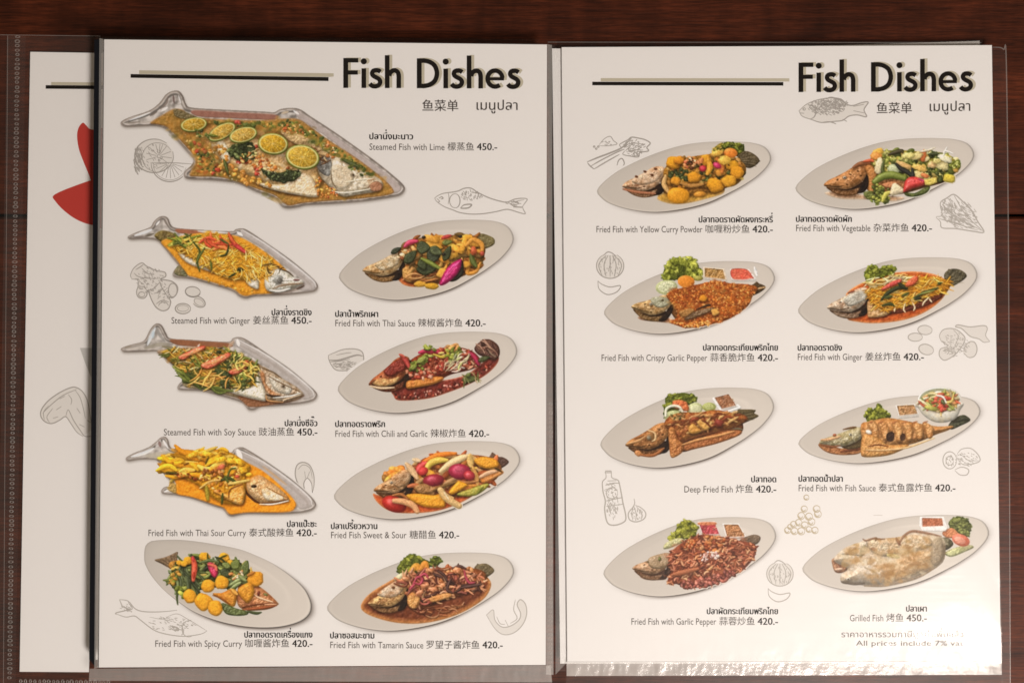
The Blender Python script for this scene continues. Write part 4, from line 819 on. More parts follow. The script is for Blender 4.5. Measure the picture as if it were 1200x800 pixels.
@dish('left', (380, 500), 'sweet and sour fried fish with tomato and peppers on a white plate', 'e4d9cc', plate=(55, 83, 1148, 543), box=(270, 125, 1100, 520))
def d_sweet(s):
    s.sauce([(285, 390), (330, 400), (450, 380), (700, 400), (900, 350), (1010, 300), (960, 340), (860, 410), (760, 460), (640, 495), (480, 505), (380, 490), (310, 440)], 'c04c14', 'e0883c', deep='98300c', ew=12, spec=.35)
    s.tail((975, 200), (985, 148), (1080, 205), '6a4a34', w=22)
    s.poly([(1000, 190), (1040, 175), (1082, 205), (1040, 240), (1010, 230)], '54382a', 'fish', bulge=10, bump=.6)
    s.poly([(480, 330), (540, 240), (640, 190), (800, 160), (980, 180), (1040, 240), (1000, 310), (860, 390), (700, 420), (520, 400)], 'b06a2c', 'fish', bulge=40, bump=1.2, col2='7a3c14')
    s.grains([(340, 310), (400, 250), (480, 230), (470, 280), (380, 330)], 20, ['e0862a', 'ec9c34', 'd87420'], 'vegetables', size=(14, 26))
    s.head((290, 372), (505, 262), ['c89a64', '96602c', '54300f'], bump=1.1)
    s.poly([(400, 310), (470, 265), (510, 270), (490, 330), (430, 355)], 'c8a070', 'fish', bulge=14, bump=1.2, bsc=4, col2='8a5a2c', sh=0, soft=3)
    body = [(520, 300), (560, 210), (680, 160), (840, 160), (1000, 190), (1030, 240), (980, 310), (880, 370), (720, 400), (560, 390)]
    s.shreds(body, 60, ['e0942c', 'd0782a', 'c86a34', 'e8b060', 'a84c1c', 'd8a860'], 'vegetables', ln=(60, 130), wd=(11, 18), ang=(-50, 40))
    s.stroke([(550, 250), (600, 200), (680, 165), (770, 155)], 18, 'e07a1c', 'vegetables'); s.stroke([(540, 270), (570, 230), (600, 210)], 22, 'c8362c', 'vegetables', spec=.4)
    s.stroke([(590, 265), (620, 215), (670, 195), (720, 195)], 20, 'd8b83c', 'vegetables', spec=.35); s.blob(625, 280, 38, 24, 40, 'e8a428', 'vegetables')
    s.stroke([(680, 260), (740, 215), (800, 185), (840, 170)], 22, 'e0bc7c', 'vegetables', spec=.3); s.stroke([(850, 170), (860, 230)], 20, 'dcb45c', 'vegetables'); s.stroke([(480, 215), (510, 250), (545, 300)], 19, 'e4b87a', 'vegetables'); s.stroke([(520, 190), (560, 200)], 14, 'e8c48c', 'vegetables')
    s.poly([(880, 190), (940, 175), (1010, 195), (1020, 230), (960, 245), (900, 225)], 'e69a1c', 'vegetables', bulge=16, bump=.3, spec=.3)
    s.poly([(910, 290), (960, 255), (1030, 250), (1050, 270), (1000, 300), (930, 330)], 'e0862c', 'vegetables', bulge=14, bump=.3, col2='e8a85c'); s.stroke([(900, 300), (960, 270), (1010, 258)], 12, 'dcab7a', 'vegetables')
    s.stroke([(870, 235), (890, 290), (900, 340)], 14, 'd8a048', 'vegetables'); s.stroke([(780, 315), (840, 325), (900, 315)], 8, 'e0944a', 'vegetables')
    for q in ((795, 262, 68, 46, 8, 'a8283c'), (640, 312, 62, 36, -5, '9c2830'), (850, 285, 34, 28, 20, 'b83434'), (410, 452, 74, 46, 20, 'bc2a1c')):
        s.blob(*q[:5], q[5], 'vegetables', h=.95, spec=.55, tex=.05)
    s.blob(790, 245, 30, 18, 10, 'c04858', 'vegetables', sh=0, h=.4); s.blob(580, 260, 30, 24, -30, 'c8342c', 'vegetables')
    s.poly([(530, 350), (580, 330), (640, 350), (700, 340), (640, 385), (560, 390)], 'b8864a', 'fish', bulge=16, bump=.9, col2='8a5a24'); s.stroke([(640, 370), (700, 345), (780, 320)], 9, '7a5424', 'fish')
    s.poly([(730, 380), (780, 320), (800, 320), (840, 340), (800, 370), (750, 395)], 'eaa018', 'vegetables', bulge=14, bump=.2, spec=.3)
    s.poly([(780, 390), (860, 360), (950, 330), (960, 350), (890, 400), (800, 405)], 'a89a30', 'vegetables', bulge=12, bump=.4, col2='788024', spec=.35); s.stroke([(890, 395), (930, 350)], 6, '6a7420', 'vegetables')
    s.poly([(480, 400), (540, 390), (640, 400), (690, 390), (710, 430), (700, 470), (600, 470), (520, 440)], 'eaa21c', 'vegetables', bulge=18, bump=.25, spec=.3, col2='e28f14')
    s.stroke([(410, 432), (470, 438), (520, 460), (545, 495)], 19, 'e0a464', 'vegetables', taper=.25); s.stroke([(680, 370), (720, 420), (790, 462)], 21, 'd8b068', 'vegetables', taper=.15); s.stroke([(700, 380), (730, 425)], 6, 'ecd09a', 'vegetables', sh=0)
    s.stroke([(400, 400), (450, 395), (490, 420)], 9, 'b06a2c', 'vegetables'); s.stroke([(1000, 240), (1040, 262)], 6, '3c2c14', 'vegetables')

@dish('left', (380, 630), 'fried fish in brown tamarind sauce with lettuce on a white plate', 'e6dbcf', plate=(15, 85, 1112, 546), box=(190, 80, 1010, 520))
def d_tamarind(s):
    s.sauce([(215, 390), (260, 330), (350, 270), (460, 220), (700, 190), (900, 200), (965, 240), (975, 290), (930, 360), (820, 430), (700, 475), (560, 500), (420, 495), (300, 465), (230, 430)], '6c3012', 'cf8a3c', deep='4c1c0a', ew=34, spec=.25)
    s.shreds([(560, 420), (760, 380), (860, 360), (760, 440), (620, 470)], 16, ['9a5a2c', 'b87c4c', '5a2810'], 'sauce', ln=(50, 100), wd=(3, 6), ang=(-20, 20))
    s.lettuce([(428, 205), (440, 150), (480, 110), (515, 92), (560, 110), (600, 130), (620, 150), (600, 190), (520, 210)], 'lettuce', '4c6c1c', '94aa34', n=24, size=(12, 24))
    s.lettuce([(610, 165), (630, 120), (660, 105), (690, 130), (670, 160), (640, 170)], 'lettuce', '3a5c1c', '7a9a30', n=14, size=(9, 15))
    s.blob(445, 225, 40, 16, -30, 'd8cf9a', 'lettuce', spec=.2)
    s.tail((890, 200), (900, 150), (992, 200), '6c5a3a', w=26); s.poly([(880, 190), (905, 155), (950, 150), (992, 180), (988, 205), (930, 240), (880, 235)], '75623e', 'fish', bulge=12, bump=.6, col2='58482c')
    s.stroke([(500, 205), (540, 165), (560, 200)], 20, 'dc962c', 'lettuce'); s.stroke([(560, 190), (590, 150), (605, 190)], 18, 'd88a28', 'lettuce')
    s.poly([(470, 290), (520, 230), (620, 185), (740, 170), (860, 175), (940, 200), (940, 250), (880, 310), (780, 340), (680, 370), (580, 410), (510, 410), (480, 360)], '9a5424', 'fish', bulge=50, bump=1.4, col2='6a3212', spec=.4)
    s.head((258, 385), (475, 282), ['d0a460', 'a4703a', '5c3414'], eye=False, bump=1.2)
    s.poly([(310, 330), (380, 275), (430, 250), (465, 290), (440, 330), (380, 350)], 'd8bc98', 'fish', bulge=16, bump=1.2, bsc=4, col2='b88450', sh=.1)
    s.blob(405, 290, 10, 8, 0, '6a3c1c', 'fish', sh=.1)
    body = [(440, 270), (480, 220), (560, 195), (640, 180), (760, 165), (860, 185), (930, 230), (930, 290), (840, 320), (760, 340), (640, 380), (540, 400), (490, 350)]
    s.grains(body, 120, ['b0602c', 'd08a4a', '7c3a18', 'c87438', '94481e', 'e0a868'], 'topping', size=(8, 16), spec=.4)
    s.shreds(body, 110, ['b86a3c', '8a4222', 'd0905c', '5a2414', '9c4a34', 'c07c4a', '3c1c10'], 'topping', ln=(40, 90), wd=(4, 9), ang=(-70, 70), bend=.8, spec=.4)
    for a in ([(520, 270), (545, 230), (575, 240), (560, 270), (530, 262)], [(560, 225), (590, 210), (610, 235)], [(820, 190), (830, 230), (850, 262), (880, 260)], [(500, 300), (530, 270)]):
        s.stroke(a, 7, 'b03444', 'topping', spec=.4)
    s.poly([(490, 340), (520, 320), (560, 350), (550, 400), (520, 415), (490, 390)], 'd89a4a', 'fish', bulge=16, bump=1, col2='b8702c', spec=.4); s.poly([(620, 350), (700, 325), (740, 325), (740, 345), (680, 365), (630, 375)], 'd08c40', 'fish', bulge=10, bump=.6, col2='e0a85c')
    for a in ([(660, 190), (700, 215), (720, 250)], [(740, 240), (720, 300), (750, 320)], [(750, 180), (790, 165), (830, 180)], [(640, 210), (690, 230)], [(800, 290), (870, 280), (920, 270)]):
        s.stroke(a, 9, '4a2a20', 'topping', spec=.4)
    for q in ((590, 280, 34, 16, -20), (640, 300, 30, 14, 10), (560, 320, 34, 15, -30), (620, 190, 28, 14, 0), (480, 240, 24, 14, 20), (780, 190, 24, 20, 0), (690, 280, 26, 15, -10)):
        s.blob(*q, 'c8804a', 'topping', bump=.7, spec=.5, jit=.12)

# right page ----------------------------------------------------------------------------------------------
@dish('right', (680, 140), 'fried fish with yellow curry, potatoes and carrot on a white plate', 'e2d5c9', plate=(97, 130, 1118, 545), box=(230, 130, 1070, 515))
def d_curry(s):
    s.sauce([(450, 460), (520, 420), (800, 380), (840, 430), (720, 470), (600, 495), (510, 490)], 'd09a2c', 'dcae5c', ew=14)
    s.lettuce([(770, 190), (800, 150), (850, 140), (840, 200), (790, 215)], 'lettuce', 'b8962c', 'e0c048', n=12, size=(9, 16)); s.lettuce([(835, 160), (850, 132), (900, 140), (955, 145), (960, 185), (920, 220), (860, 180)], 'lettuce', '3c4c14', '7c8a24', n=22, size=(10, 18))
    s.tail((930, 240), (960, 185), (1055, 245), '5c4a2c', w=26, rays=12); s.poly([(930, 215), (965, 185), (1020, 205), (1050, 245), (1000, 285), (955, 270)], '5e4c30', 'fish', bulge=10, bump=.6, col2='3c2e1a'); 
    for i in range(7): s.stroke([(940, 230 + i * 4), (1010 + i * 4, 205 + i * 12)], 2, '8a7450' if i % 2 else '30240f', 'fish', sh=0, alpha=.6)
    s.poly([(480, 330), (560, 260), (700, 230), (860, 220), (960, 260), (960, 330), (860, 400), (700, 440), (560, 450), (480, 420)], 'c8862a', 'fish', bulge=40, bump=1.2, col2='8e5a1c')
    s.head((247, 392), (490, 290), ['d4ab80', 'b07c4c', '6a3a20'], bump=1.0)
    s.poly([(300, 360), (380, 310), (450, 295), (480, 320), (440, 365), (360, 385)], 'dcb890', 'fish', bulge=16, bump=1.0, bsc=4, col2='b98a5c', sh=0, soft=3)
    for q in ((440, 290), (420, 325), (380, 305), (330, 335)): s.blob(q[0], q[1], 11, 7, 20, '5a2c14', 'fish', sh=.2, bump=.5)
    s.stroke([(250, 408), (330, 425), (440, 435)], 8, 'b06a40', 'fish')
    body = [(490, 300), (540, 240), (640, 220), (740, 205), (860, 200), (950, 260), (960, 330), (900, 390), (780, 400), (660, 400), (560, 400), (500, 370)]
    s.poly(body, 'c08424', 'vegetables', bulge=30, bump=1.6, col2='7a4c14')
    s.grains(body, 80, ['e0a02c', 'c87c1c', 'ecb850', '8a5a18', '4a3c14', '3a4c1c', 'd88a34'], 'vegetables', size=(8, 16))
    s.grains([(530, 310), (620, 290), (660, 330), (600, 360), (540, 350)], 30, ['34421c', '223012', '4c5c28', '2c3818'], 'vegetables', size=(7, 14)); s.grains([(700, 310), (800, 290), (820, 340), (720, 360)], 26, ['3c4418', '2a2c10', '5c5c24', 'a86a1c'], 'vegetables', size=(7, 13))
    for q, r, c in (((545, 255), 46, 'ea9c1c'), ((580, 240), 30, 'e8901c'), ((735, 240), 40, 'e89c20'), ((890, 270), 40, 'e8a01c'), ((920, 310), 46, 'e6981c'), ((790, 385), 52, 'e69a1c'), ((872, 362), 46, 'e8a224'), ((560, 360), 32, 'e09420'), ((670, 340), 40, 'e0941c'), ((820, 310), 30, 'd8902c')):
        s.chunk(q[0], q[1], r, c, 'vegetables', col2=hx(c) * .9)
    s.stroke([(750, 240), (760, 280), (745, 320)], 18, 'eaa428', 'vegetables'); s.stroke([(800, 230), (830, 270), (830, 310)], 15, 'd87a28', 'vegetables'); s.stroke([(700, 260), (715, 230)], 14, 'e0843c', 'vegetables')
    s.blob(882, 196, 40, 28, 10, 'ea8424', 'vegetables', h=.5); s.blob(845, 240, 36, 26, 0, 'e8b83c', 'vegetables', h=.6, bump=.4); s.blob(800, 200, 40, 18, -10, 'eab440', 'vegetables', bump=.5)
    s.grains([(600, 230), (680, 225), (690, 280), (620, 285)], 30, ['d86a3c', 'e8a464', '6a3418', 'f0c890', '2c200f', 'e0884c'], 'vegetables', size=(6, 12))
    for q in ((655, 228), (660, 242), (640, 235), (710, 262), (870, 268)): s.blob(q[0], q[1], 6, 4, 20, '2a200f', 'vegetables', sh=.1)
    s.blob(718, 288, 22, 18, 0, 'c42c34', 'vegetables', spec=.4); s.blob(802, 270, 26, 16, 30, 'd03058', 'vegetables', spec=.4)
    s.stroke([(500, 330), (490, 380), (520, 430)], 14, 'd8a85c', 'fish'); s.stroke([(590, 375), (650, 390), (720, 380)], 12, 'b07830', 'fish')
    s.blob(575, 446, 64, 46, 5, 'e89c1c', 'vegetables', h=.7, p=2.3, spec=.15); s.blob(700, 438, 36, 16, -5, 'e09428', 'vegetables')

@dish('right', (920, 140), 'fried fish with broccoli, mushrooms and tomato on a white plate', 'e6dacd', plate=(60, 110, 1108, 528), box=(220, 150, 1050, 515))
def d_veg(s):
    s.sauce([(230, 430), (330, 420), (450, 440), (690, 455), (640, 480), (480, 470), (320, 465)], 'b88a5c', 'dcc4a4', ew=14)
    s.poly([(440, 300), (500, 250), (700, 240), (980, 230), (960, 350), (820, 400), (660, 440), (500, 430)], 'a8703a', 'fish', bulge=40, bump=1, col2='744418')
    s.head((228, 385), (478, 275), ['c08448', '98602c', '54300f'], bump=.7, up=.95)
    s.stroke([(400, 280), (450, 258), (515, 258)], 14, '8a5028', 'fish'); s.poly([(470, 280), (510, 270), (540, 320), (530, 380), (520, 430), (490, 430), (490, 350)], 'c8843c', 'fish', bulge=16, bump=.6, col2='a8662c')
    s.poly([(460, 430), (510, 420), (520, 470), (480, 465)], '5c6a2c', 'vegetables', bulge=8, bump=1)
    body = [(500, 250), (550, 190), (680, 180), (800, 190), (920, 195), (1010, 240), (1025, 290), (940, 350), (860, 360), (760, 345), (640, 330), (560, 310)]
    s.poly(body, 'a8942c', 'vegetables', bulge=30, bump=1.8, col2='4a5c20')
    s.grains(body, 100, ['c8b83c', 'dccc6a', '8a9a34', '4c6a24', 'e8d48c', 'c89a3c', '2f4a1c', 'e0c060'], 'vegetables', size=(11, 22), spec=.2)
    for c0, k, cc in (((560, 230), 36, 0), ((610, 250), 30, 0), ((690, 240), 26, 0), ((760, 250), 30, 1), ((880, 215), 34, 1), ((905, 310), 44, 1), ((960, 260), 30, 1), ((590, 205), 26, 0), ((1000, 270), 26, 0), ((850, 300), 26, 1)):
        for i in range(16):
            s.blob(c0[0] + s.r.randn() * k * .5, c0[1] + s.r.randn() * k * .4, s.r.uniform(6, 13), s.r.uniform(5, 10), s.r.uniform(-60, 60), [['8fa83a', 'b0bc4c', '7a9430', 'd0cc6a'], ['2f4c1e', '3f5c28', '223a16', '66802e']][cc][s.r.randint(4)], 'vegetables', sh=.4)
    for q in ((545, 190, 36, 20, -20, 'e8b43c'), (535, 215, 36, 22, 10, 'e8983c'), (550, 275, 22, 50, 10, 'e6d29c'), (640, 290, 44, 26, 0, 'b8c08c'), (700, 268, 50, 15, 25, 'd8aa5c'), (790, 285, 44, 18, 20, 'e8bc54'), (780, 325, 50, 20, 10, 'e0c878'), (810, 215, 16, 36, 10, 'dc7434'), (770, 215, 40, 20, -20, 'e4cf7c'), (920, 270, 40, 24, 20, 'e8d68c'), (940, 230, 44, 20, 20, 'e8dcb0'), (860, 265, 24, 20, 0, 'e6bc74'), (720, 210, 40, 18, 0, 'e8d878'), (820, 330, 24, 12, 20, 'dc7c3c'), (890, 245, 26, 16, 0, 'd8c46a')):
        s.blob(*q[:5], q[5], 'vegetables', p=2.6, bump=.4)
    for a, wd, c in (([(610, 205), (640, 195), (680, 185), (690, 192)], 13, '3a3018'), ([(650, 260), (680, 290), (720, 310), (748, 330), (745, 290)], 14, '26241c'), ([(460, 245), (500, 240), (520, 245)], 9, 'dc5c2c'), ([(790, 190), (840, 180), (880, 165)], 6, 'dcc8a0'), ([(840, 205), (900, 200)], 9, '2c3c1c'), ([(580, 240), (570, 290), (580, 315)], 9, '3c5424')):
        s.stroke(a, wd, c, 'vegetables', spec=.35)
    for q in ((940, 180), (950, 160), (985, 200)): s.stroke([(930, 210), (938, 185), q], 6, 'e8dccb', 'vegetables', sh=.1)
    s.stroke([(525, 365), (570, 335), (630, 325), (700, 345)], 22, '4a7a28', 'vegetables', taper=.3, spec=.4)
    s.chunk(960, 345, 42, 'd8c23c', 'vegetables', k=4, asp=.7); s.poly([(905, 330), (920, 330), (920, 365), (895, 365)], '2c4a1c', 'vegetables', bulge=8)
    s.poly([(570, 380), (620, 365), (660, 370), (640, 400), (590, 400)], 'c8804a', 'fish', bulge=12)
    for c0, k in (((560, 440), 46), ((530, 470), 30), ((590, 470), 28), ((545, 410), 26)):
        for i in range(20):
            s.blob(c0[0] + s.r.randn() * k * .5, c0[1] + s.r.randn() * k * .45, s.r.uniform(7, 14), s.r.uniform(6, 10), s.r.uniform(-60, 60), ['3c5a20', '4f6c26', '6f8a30', 'a8ac3c', '2a4416'][s.r.randint(5)], 'vegetables', sh=.4)
    s.stroke([(570, 480), (590, 440), (620, 425)], 14, 'c8c04a', 'vegetables')
    s.chunk(655, 415, 48, 'e6cfa0', 'vegetables', k=3, asp=.9); s.poly([(700, 430), (760, 430), (820, 400), (850, 395), (830, 430), (770, 452), (715, 450)], '2f4c20', 'vegetables', bulge=10, bump=1, col2='466a2c')
    s.poly([(692, 420), (705, 360), (735, 338), (780, 340), (826, 362), (815, 385), (760, 400), (700, 425)], 'd23a30', 'vegetables', bulge=24, bump=.3, spec=.45, col2='d8503c'); s.stroke([(780, 348), (824, 364)], 6, 'cc4060', 'vegetables', sh=0)
    s.poly([(815, 355), (890, 340), (892, 370), (850, 388), (820, 385)], 'dcc450', 'vegetables', bulge=10, bump=.4, smooth=False)

@dish('right', (690, 285), 'fried fish under crispy garlic with two dip cups and lettuce on a white plate', 'e6dacf', plate=(88, 105, 1090, 533), box=(230, 75, 1060, 510))
def d_crispy(s):
    s.lettuce([(436, 190), (460, 120), (510, 95), (560, 100), (600, 85), (640, 130), (660, 165), (630, 200), (560, 215), (470, 215)], 'lettuce', '5c7a1c', 'b4c444', n=44, size=(14, 28))
    s.poly([(525, 140), (555, 130), (560, 190), (535, 200)], '34500f', 'lettuce', bulge=10, bump=1, sh=.2)
    s.blob(455, 258, 64, 42, -5, 'b8bc7c', 'garnish', h=.3, spec=.15); s.blob(458, 256, 52, 33, -5, 'ccc998', 'garnish', h=.2, sh=0, tex=.2); s.blob(640, 205, 30, 16, 0, 'a8a040', 'garnish')
    s.blob(570, 224, 50, 36, 5, 'ea8c24', 'garnish', h=.35, spec=.15)
    s.cup([(668, 138), (795, 150), (812, 218), (670, 200)], 'ac7a34', inset=.84, rim='ead2b4'); s.cup([(826, 150), (940, 152), (985, 212), (836, 212)], 'd84c2c', inset=.82)
    s.poly([(830, 165), (850, 148), (930, 155), (945, 205), (860, 212), (835, 195)], 'd85034', 'sauce_cup', bulge=8, h=-.3, bump=.3, spec=.3, sh=0, col2='d86a40')
    s.stroke([(970, 140), (985, 190)], 9, 'f2eae2', 'sauce_cup', sh=0)
    s.tail((960, 270), (985, 225), (1035, 255), '5a4020', w=20); s.poly([(930, 270), (980, 235), (1036, 255), (1000, 290), (940, 310)], '4c361c', 'fish', bulge=10, bump=.6); s.stroke([(950, 285), (1000, 265), (1035, 258)], 5, 'c89a5c', 'fish')
    s.sauce([(290, 430), (380, 430), (480, 440), (520, 470), (400, 460), (310, 450)], 'a86a3c', 'd8b490', ew=12)
    s.poly([(480, 330), (600, 280), (800, 260), (960, 280), (900, 370), (760, 440), (560, 460), (490, 420)], '8a5420', 'fish', bulge=40, bump=1, col2='5a3414')
    s.head((250, 372), (488, 325), ['cba468', '9c7038', '5c3c18'], bump=.9)
    s.poly([(360, 330), (400, 312), (460, 320), (480, 345), (440, 375), (390, 370)], 'b8b090', 'fish', bulge=12, bump=1, bsc=4, col2='8c8460', sh=.1); s.blob(432, 334, 8, 6, 0, '4a3818', 'fish', sh=.1)
    R1 = [(455, 300), (540, 262), (640, 240), (740, 222), (840, 235), (930, 240), (990, 262), (960, 310), (930, 370), (830, 440), (740, 470), (640, 490), (560, 495), (480, 460), (520, 430), (500, 370)]
    s.poly(R1, 'b4601c', 'topping', bulge=30, bump=1.6, bsc=4, col2='8a3c10')
    s.cloud(R1, 60, ['d08028', '7c3410', 'c86a1c', 'e0a040'], size=(16, 34), alpha=.5)
    s.grains(R1, 900, ['d07c28', 'c06418', 'd88c38', 'a84c12', 'e0a048', '9c4414', 'cc7020', 'b85a1c'], 'topping', size=(3.5, 7), sh=.35, spec=.1, h=.6)
    s.poly([(560, 440), (620, 400), (720, 375), (730, 392), (640, 430), (580, 450)], '6a4a28', 'fish', bulge=8, bump=.6, spec=.5); s.stroke([(630, 388), (700, 362), (712, 365)], 6, '2f1f12', 'fish')
    s.poly([(530, 400), (590, 380), (620, 395), (570, 430), (540, 425)], 'a87434', 'fish', bulge=10, bump=.8)
    s.chunk(738, 402, 26, 'dca444', 'topping', k=4); s.chunk(670, 322, 24, 'd88c1c', 'topping', k=5)
    s.grains([(480, 460), (560, 470), (640, 460), (740, 440), (700, 480), (580, 492)], 90, ['d88428', 'e89c3c', 'b85a1c', 'a84c12', 'ecb058'], 'topping', size=(5, 9))

@dish('right', (925, 285), 'fried fish with ginger shreds in orange sauce on a white plate', 'e9ddd2', plate=(50, 83, 1102, 525), box=(205, 115, 1060, 485))
def d_ginger_fried(s):
    s.sauce([(330, 300), (450, 220), (600, 175), (740, 165), (860, 185), (930, 230), (920, 290), (860, 360), (760, 420), (640, 455), (500, 468), (400, 460), (340, 440), (400, 380)], 'b84c10', 'e09044', deep='8e3408', ew=16, spec=.3)
    s.lettuce([(440, 200), (450, 150), (490, 130), (530, 150), (570, 128), (612, 140), (610, 185), (560, 195), (500, 210), (460, 225)], 'lettuce', '5a7a1c', 'a8bc3c', n=34, size=(10, 20))
    s.tail((920, 220), (935, 150), (1040, 195), '5e5034', w=20, rays=11); s.poly([(905, 190), (940, 152), (1000, 155), (1040, 192), (990, 235), (940, 250)], '5c5036', 'fish', bulge=10, bump=.7, col2='3c3424')
    for i in range(8): s.stroke([(925, 215 + i * 3), (960 + i * 9, 160 + i * 10)], 2, '8a7c5c' if i % 2 else '2a2214', 'fish', sh=0, alpha=.6)
    s.poly([(460, 300), (560, 230), (760, 200), (930, 220), (900, 300), (800, 360), (640, 400), (480, 430)], '8e4a18', 'fish', bulge=40, bump=1, col2='54240c')
    s.head((222, 378), (460, 275), ['cdb596', 'b08c68', '6a4428'], bump=.9)
    s.poly([(320, 330), (390, 285), (450, 275), (455, 320), (410, 350), (350, 370)], 'c4b9a4', 'fish', bulge=14, bump=.9, bsc=4, col2='a4937c', sh=0, soft=3); s.stroke([(345, 290), (380, 280)], 6, '8a4c34', 'fish')
    s.poly([(460, 340), (500, 340), (540, 390), (600, 395), (560, 425), (470, 435), (458, 400)], 'd0a468', 'fish', bulge=14, bump=.8, col2='b07838', spec=.35)
    body = [(460, 320), (470, 250), (560, 200), (660, 190), (760, 195), (880, 205), (945, 230), (920, 290), (880, 290), (760, 340), (660, 380), (560, 400), (500, 370)]
    s.poly(body, 'd8901c', 'topping', bulge=40, bump=1.2, col2='b86c0e')
    s.cloud(body, 40, ['eab038', 'c07c10', 'e0a024'], size=(14, 30), alpha=.6)
    s.shreds(body, 330, YEL + ['f4c860', 'e8a020', 'd08414'], 'topping', ln=(28, 70), wd=(2.4, 4.0), ang=(-60, 40), bend=.25, spec=.1)
    s.shreds([(460, 220), (560, 195), (700, 190), (690, 215), (560, 240), (480, 260)], 26, ['ecd08c', 'e8c060', 'f2dc9c'], 'topping', ln=(50, 100), wd=(4, 6), ang=(-30, 20))
    s.poly([(540, 265), (600, 225), (655, 210), (650, 232), (600, 255), (550, 275)], 'cc4434', 'topping', bulge=10, bump=.4, col2='d8603c', spec=.35); s.poly([(680, 240), (720, 200), (755, 195), (745, 230), (700, 255)], 'dc6434', 'topping', bulge=10, bump=.4, spec=.3, col2='d04a30')
    for a, wd, c in (([(540, 330), (580, 290), (640, 260), (690, 265)], 12, '243216'), ([(640, 235), (680, 260)], 10, '28321a'), ([(545, 365), (590, 355), (612, 365)], 9, '2c3c16'), ([(560, 320), (600, 310)], 10, '3a4c1c'), ([(730, 320), (790, 290), (870, 262)], 9, '34401c'), ([(735, 330), (770, 318)], 8, '2a2a14'), ([(660, 310), (700, 290)], 8, '3c4c1c'), ([(870, 240), (890, 232)], 9, '34401a'), ([(760, 300), (850, 275)], 4, '8a9a3c')):
        s.stroke(a, wd, c, 'topping')
    s.poly([(600, 395), (680, 380), (780, 340), (880, 300), (890, 320), (800, 365), (690, 400), (620, 412)], '5a2410', 'fish', bulge=8, bump=.7, sh=.2)
    for a in ([(680, 350), (670, 385), (680, 405)], [(720, 345), (735, 375), (728, 395)], [(820, 315), (790, 345), (780, 365)], [(820, 325), (835, 345)], [(620, 380), (615, 400)]):
        s.stroke(a, 5, 'eed09a', 'topping')

